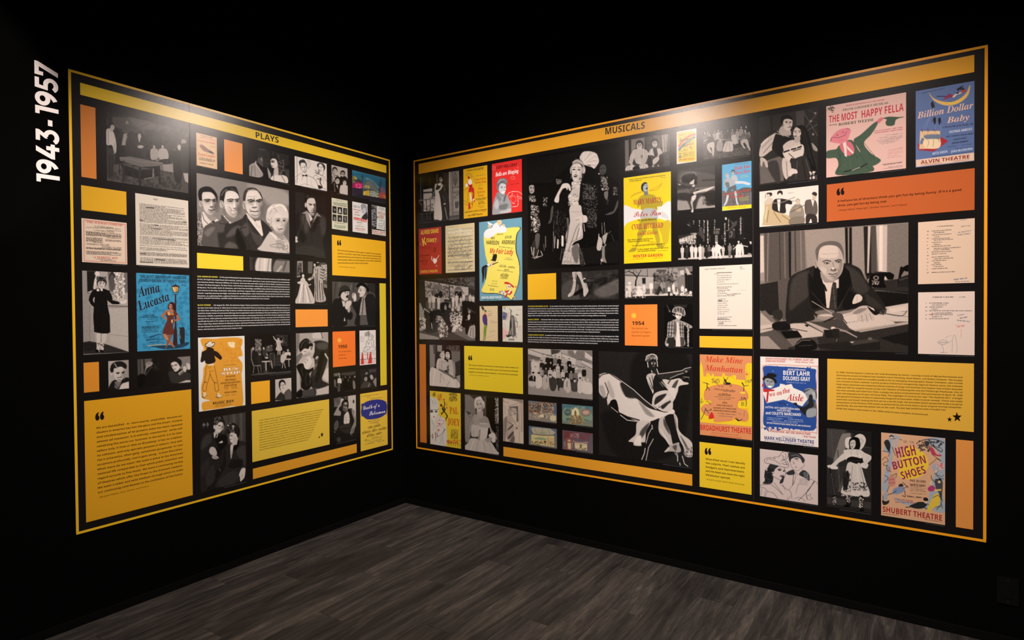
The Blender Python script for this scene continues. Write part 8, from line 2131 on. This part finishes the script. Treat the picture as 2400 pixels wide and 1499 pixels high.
for quad, lab, art in (
    ((2151.9, 520.8, 2284, 662.2), 'tan typed programme sheet with a blue pencil signature, upper of two', 'w 50 5 705,80 805,75; w 60 4 848,80 905,75; w 90 4 840,42 890,38; w 100 6 830,118 910,105; w 100 6 825,132 905,122\nw 50 4.5 645,110 655,109 645,358 655,355 13\nw 50 4.5 672,108 790,100; w 50 4.5 685,118 750,114; w 50 4.5 672,132 792,124; w 50 4.5 685,144 720,141; w 50 4.5 672,154 780,148; w 50 4.5 685,162 800,156; w 50 4.5 672,177 735,173; w 50 4.5 685,188 725,186; w 50 4.5 672,200 785,194; w 50 4.5 685,212 845,204; w 50 4.5 685,222 780,216; w 50 4.5 672,234 790,228; w 50 4.5 672,246 760,242; w 50 4.5 672,264 775,258; w 50 4.5 685,274 800,268; w 50 4.5 672,286 765,282; w 50 4.5 685,298 720,296; w 50 4.5 672,310 730,306; w 50 4.5 685,320 745,317; w 50 4.5 672,333 768,329; w 50 4.5 672,355 815,350\nw #5a6478 8 805,400 885,390; w #5a6478 6 815,412 900,408'),
    ((2151.9, 684.9, 2284, 832.2), 'pinkish typed programme sheet with red marks and a pencil doodle, lower of two', 'w 50 5 678,503 803,502; w 60 4 838,502 875,501\nw 50 4.5 635,538 645,538 635,632 645,632 5\nw 50 4.5 658,538 775,538; w 50 4.5 672,550 765,549; w 50 4.5 658,562 745,561; w 50 4.5 672,574 710,573; w 50 4.5 658,584 915,584; w 50 4.5 672,598 795,597; w 50 4.5 658,608 800,607; w 50 4.5 672,620 735,619; w 50 4.5 658,632 775,631\nw 100 5 825,612 870,606; w 90 7 840,630 890,622; w 90 7 825,642 900,650; w #c06a58 8 825,682 872,676; s #c87a68 2 812,668 870,668; s #c87a68 2 850,690 850,742; s #c06a58 2 655,602 690,602\nc 120 2 708,770 740,755 770,770 735,785 708,770; c 130 2 735,785 745,825 725,832 765,832; c 140 2 795,830 800,740 815,735 825,800 820,835; c 130 2 790,760 775,775; s 120 3 720,772 765,770; c 150 2 755,745 770,735 790,730')):
    rpic('typed_page', quad, lab, 'typed page', 'V 1920 500 2.5525\nb '+('#d9b89c' if quad[1] < 600 else '#dcc2b0')+'\n'+art, .8)
sheet('story_panel', 'R', (1939, 840.1, 2282.3, 1012), 'large golden text panel with thirteen lines and two black stars, right mural', 'text panel', """
V 1920 820 3.475
B S #33220c 11.2 140,185 1168,228 140,455 1168,498 In 1948, Charles Gaynor's Lend an Ear took Broadway by storm, running a total of 460 performances and/fostering the careers of original cast members Carol Channing, Gene Nelson, and Robert Scheerer. The snappy/new revue also provided an incredible platform for its emerging choreographer Gower Champion, who turned/out a torrent of clever routines. A prime product of America's burgeoning regional theatre scene, the intimate/fresh-talent showcase was comprised almost entirely of songs and sketches that Gaynor had written between/1936 and 1947 for original revues at the Civic Theatre of Indianapolis and the Pittsburgh Playhouse. One of/the most notable was Hold Your Hats, a peppy two-piano entertainment that premiered on April 19, 1938/with choreography by 25-year-old Gene Kelly. The highlight of Lend an Ear was "The Gladiola Girl," a bright/and genuine burlesque of what is commonly imagined to have been 1920s musical comedy. (There was really/more than one brand.) Ending the first act on a terrific high, the extended sketch purported to be a surprise/presentation of the fictitious 1925 smash as performed by one of the show's seven original touring companies -/<specifically, the one that had gotten lost on the road. The Jazz Age jamboree even included two
t S #33220c 11.2 138,478 892,532 songs that Gaynor had written in the 1920s while he was a student at Dartmouth.
t S #1c130a 52 1085,584 1167,586 ★
t S #1c130a 28 1040,584 1084,587 ★""", '#dba53a')
rpic('photograph', (1937.7, 1002.4, 2042.2, 1202.4), 'photo of a cowgirl in fringed white leaning on a rifle', 'photograph', """
V 1920 990 3.215
b 62
f 2
p 84 60,45 200,55 200,200 150,300 60,250; q 130 160,110 200,80 240,90 200,190 130,330 100,320; p 46 200,55 395,72 395,200 330,200 250,80; p 60 330,180 395,190 395,400 340,300; s 96 4 90,60 110,300; s 100 3 330,180 395,190; s 40 4 140,210 150,330; p 70 120,330 200,330 160,530 120,480; p 96 140,520 180,520 175,420; s 110 4 140,240 155,510
p 54 57,540 160,545 395,570 393,683 57,635; p 76 60,560 390,600 390,650 60,610
f .8
q 205 265,110 300,85 335,95 352,130 335,180 305,205 300,150; c 110 3 310,120 330,140 310,165; q 210 195,165 200,120 235,108 245,120 225,150 225,195 205,190
q 26 225,170 230,125 265,108 300,120 310,170 300,200 270,195 250,195; q 190 232,150 245,132 268,132 275,160 265,190 245,198 235,180; s 40 3 238,155 248,153; s 40 3 257,152 270,154; q 70 240,180 255,180 248,186; s 130 2.5 252,157 250,170
q 206 185,210 235,200 310,205 340,225 390,250 395,270 360,305 330,290 325,265 290,270 205,280 195,250
s 150 3 240,210 245,260; s 150 3 285,210 290,260; x 235 6 205,240 320,240 320,280 205,285; q 205 190,225 200,270 150,300 115,330 90,320 110,300; q 215 60,325 90,318 135,330 135,350 80,345; q 210 300,320 335,300 370,315 355,345 320,335; s 200 24 370,260 350,310
q 32 210,270 250,255 325,275 320,300 280,305 215,295; s 110 2 215,290 315,285
q 200 215,305 280,310 310,310 350,440 380,520 370,555 290,555 180,535 165,515 190,440
s 140 4 250,320 235,540; s 225 5 285,320 300,540; s 130 4 310,340 350,520; q 60 195,380 220,365 225,430 205,515 180,500; x 40 9 195,370 235,370 225,520 180,510; x 60 9 250,450 370,450 370,510 255,510; x 225 6 170,510 375,530 375,555 175,535
s 30 7 80,340 105,480 112,560; q 40 98,560 118,545 132,600 125,625 98,622; x 190 5 100,560 128,560 125,620 100,620; s 150 2 90,380 115,540
q 40 200,550 235,550 240,600 235,625 190,635 185,622 205,610; q 40 300,555 335,560 335,640 330,665 310,668 308,640; x 225 7 205,550 235,550 225,600 205,600; x 225 7 302,560 330,560 332,640 310,640; e 20 210,628 26,9; e 20 322,660 16,10
n 4""", .7)
rpic('poster', (2065.3, 1012.7, 2214.9, 1230.1), 'peach and grey poster of comic figures ringing a yellow sun and red title', 'poster', """
V 2040 1000 3.615
b #d3a07a
f 1
q #9fa2a6 92,50 170,60 130,130 110,200 160,240 130,330 110,420 100,540 180,570 220,620 300,660 500,700 630,725 620,600 600,520 628,420 630,110 540,90 470,110 560,200 590,280 520,330 540,400 500,520 480,640 330,640 200,590 150,540 160,420 180,330 190,240 200,130 260,90 180,60
q #e6bc3a 255,300 280,200 330,160 400,190 470,240 490,330 440,410 350,440 280,440 240,400
f .8
q 40 160,80 180,68 200,85 175,95; e #d8b090 180,92 14,12; q 44 120,120 150,110 170,150 160,210 130,170; c 40 4 170,100 220,100 265,110; q #b8a49a 190,110 240,100 240,140 200,190 180,150; c 40 4 105,205 160,215 150,250; c 40 4 185,170 210,240; c 44 5 115,130 140,180 170,215
x 50 16 400,110 620,110 620,160 400,160; c 40 6 390,140 450,110 540,105 620,130; c 40 5 410,170 480,160 560,170 600,180; q #b03c58 500,170 530,180 560,230 600,235 590,250 530,235 505,200; c 40 6 540,170 600,210 610,190; x 60 13 410,150 500,160 500,210 430,200; c 40 4 520,230 560,260 590,280
c 50 4 100,280 130,255 150,290 120,300 110,320 150,330; c 50 4 140,320 140,360 175,380; x #b04a50 9 145,340 175,345 170,380 145,375; c 40 4 170,410 200,405 220,395 215,430; q #c08070 150,430 200,420 210,490 160,500; s #9a3a48 4 155,450 205,440; s #9a3a48 4 155,475 205,470; c 40 4 120,410 150,430 120,470; c 40 4 160,500 140,550
q 44 240,490 265,480 280,500 245,510; q #8088a0 200,520 270,505 290,540 230,570 190,560; c 40 5 145,575 190,560 220,540; c 40 5 290,540 295,590 270,580; c 40 5 275,470 320,515; c 40 4 280,520 320,500
q #9a9ca0 105,580 125,555 145,580 140,620 110,610; q 40 100,620 130,630 160,620 150,650 110,660; c 40 4 105,580 110,640
q 40 330,670 400,640 450,640 480,660 440,690 380,690; c 40 7 300,680 340,675 400,640 470,640; q #d8b090 455,630 480,625 480,645 460,645; q 30 450,600 480,600 490,625 455,625; c 40 6 450,680 500,700 530,680; c 40 5 480,650 530,680 600,670
q #d8b440 520,610 560,560 590,600 580,660 530,690 500,720 480,700; c 40 4 530,600 580,580 600,650 560,700; c 50 4 600,640 610,690
q #a83c68 485,520 520,495 550,515 540,540 500,545; q #d8b090 500,470 520,460 525,490 505,490; q 70 545,450 570,440 610,460 610,540 600,620 580,560 555,520; q 36 565,450 590,435 605,450 590,460; e #d8b090 583,465 12,12; c 40 5 515,410 520,440 560,480; p #d8b860 540,530 600,525 600,540 545,545; c 40 5 590,560 610,630
c 50 4 500,320 540,290 560,270 600,290; q #d8b0a0 560,310 600,300 620,320 610,360 570,350; x #b04a58 6 565,305 615,310 610,350 570,345; c 50 4 540,370 570,375 560,400 600,420 620,410; c 50 4 545,390 580,430 620,440; e #d8b090 555,375 14,12
w 60 4 278,118 310,124; w 60 4 330,122 370,130; w 60 4 280,130 308,134; w 60 4 330,133 370,138; w 50 3.5 340,500 470,512 335,540 475,550 4; w 50 3.5 335,562 470,572; w 40 5 310,585 355,592; w 40 5 385,592 430,598; w #8a2c24 6 100,735 245,752; w #8a2c24 6 460,785 605,808
t I #8e2c48 84 225,262 400,235 HIGH
t I #8e2c48 64 195,362 485,302 BUTTON
t I #8e2c48 62 272,445 482,388 SHOES
t S #3a2420 19 335,462 470,474 PHIL SILVERS
t S #3a2420 19 335,496 470,508 NANETTE FABRAY
t S #3a2420 11 310,592 440,606 ROBBINS - ABBOTT
t R #8e2c48 15 198,616 360,636 "A SING AND DANCEY
t R #8e2c48 11 210,638 385,648 Super Duper Hit Show"
t S #a02c24 46 102,716 610,795 SHUBERT THEATRE""", .3)
block((2240.7, 1029.2, 2280.8, 1240.7), '#dc8c42', 'tall orange block at the lower right end of the right mural', 'R')

# ------------------------------------------------------------------ the dates on the wall left of the murals, as cut white letters
def year_letters():
    # heavy geometric numerals: each is a list of strokes (centre lines in a 0..1 box, width .2) turned into solid outlines
    def arc(cx, cy, rx, ry, a0, a1, n=14): return [(cx+rx*math.cos(math.radians(a0+(a1-a0)*i/n)), cy+ry*math.sin(math.radians(a0+(a1-a0)*i/n))) for i in range(n+1)]
    P = 'outline'
    G = {'1': (.44, [(P, [(.02, 1), (.42, 1), (.42, 0), (.21, 0), (.21, .82), (.02, .82)])]),
         '9': (.72, [arc(.35, .68, .25, .225, 0, 360, 32), arc(.10, .62, .51, .53, 5, -66, 20)]),
         '4': (.80, [(P, [(.34, 1), (.60, 1), (.28, .37), (.78, .37), (.78, .19), (.03, .19), (.03, .34)]), (P, [(.46, .56), (.66, .56), (.66, 0), (.46, 0)])]),
         '3': (.68, [(P, [(.06, 1), (.61, 1), (.61, .86), (.41, .58), (.20, .50), (.20, .60), (.36, .82), (.06, .82)]), arc(.30, .335, .275, .245, 90, -150, 24)]),
         '5': (.70, [(P, [(.62, 1), (.11, 1), (.06, .45), (.34, .45), (.34, .635), (.25, .635), (.27, .82), (.62, .82)]), arc(.33, .32, .26, .225, 90, -150, 24)]),
         '7': (.72, [(P, [(.02, 1), (.69, 1), (.69, .86), (.33, 0), (.10, 0), (.44, .82), (.21, .82), (.21, .64), (.02, .64)])]),
         '-': (.44, [(P, [(.06, .47), (.36, .47), (.36, .28), (.06, .28)])])}
    text = '1943-1957'
    base, total = [], 0.0
    for ch in text:
        gap = .10 if ch == '-' else 0.0
        base.append(total+gap); total += G[ch][0]+.03+2*gap
    u_top, z_hi = pix2wall('L', 84, 139); u_bot, z_lo = pix2wall('L', 139, 433)
    ub0, ub1 = pix2wall('L', 83, 300)[0], pix2wall('L', 137.5, 300)[0]    # cap height runs towards the corner
    cap = ub0-ub1; run = z_hi-z_lo
    root = bpy.data.objects.new('year_sign', None); col.objects.link(root)
    uc, zc = (ub0+ub1)/2, z_lo
    root.location = place('L', uc, zc)
    tag(root, 'large white vertical numerals reading 1943-1957 on the black wall', 'sign')
    import bmesh
    for ch, x0 in zip(text, base):
        bm = bmesh.new()
        for si, st in enumerate(G[ch][1]):
            def point(p, dd): return bm.verts.new((dd, -(ub0-(1-p[1])*cap-uc), (x0+p[0])/total*run))
            if st[0] == 'outline':
                lo = [point(p, 0.0) for p in st[1]]; hi = [point(p, .0022+si*.00012) for p in st[1]]; m = len(lo)
                bm.faces.new(hi[::-1]); bm.faces.new(lo)
                for k in range(m): bm.faces.new((hi[k], hi[(k+1) % m], lo[(k+1) % m], lo[k]))
                continue
            P = [Vector((x, y)) for x, y in st]; w = .10
            n = len(P); L, R = [], []
            closed = (P[0]-P[-1]).length < 1e-3
            if closed: P = P[:-1]; n -= 1
            for i in range(n):
                a = P[(i-1) % n] if (closed or i > 0) else P[i]; b = P[(i+1) % n] if (closed or i < n-1) else P[i]
                if not closed and 0 < i < n-1:
                    d1 = (P[i]-a).normalized(); d2 = (b-P[i]).normalized(); d = (d1+d2).normalized(); k = 1/max(.5, d.dot(d1))
                else: d = (b-a).normalized(); k = 1
                nn = Vector((-d.y, d.x))*w*k
                L.append(P[i]+nn); R.append(P[i]-nn)
            for i in range(n if closed else n-1):
                j = (i+1) % n
                q = [L[i], R[i], R[j], L[j]]
                vs = []
                for dd in (0.0, .0022+si*.00012):
                    for p in q:
                        # text x runs up the wall, text y (cap) runs to the left
                        u = ub0-(1-p.y)*cap-uc
                        z = (x0+p.x)/total*run
                        vs.append(bm.verts.new((dd, -u, z)))
                for f in ((7, 6, 5, 4), (0, 1, 2, 3), (4, 5, 1, 0), (5, 6, 2, 1), (6, 7, 3, 2), (7, 4, 0, 3)):
                    bm.faces.new([vs[k] for k in f])
        me = bpy.data.meshes.new('numeral'); bm.to_mesh(me); bm.free(); me.materials.append(MAT_WHITE)
        link('numeral' if ch != '-' else 'dash', me, root)
year_letters()
flush_text()
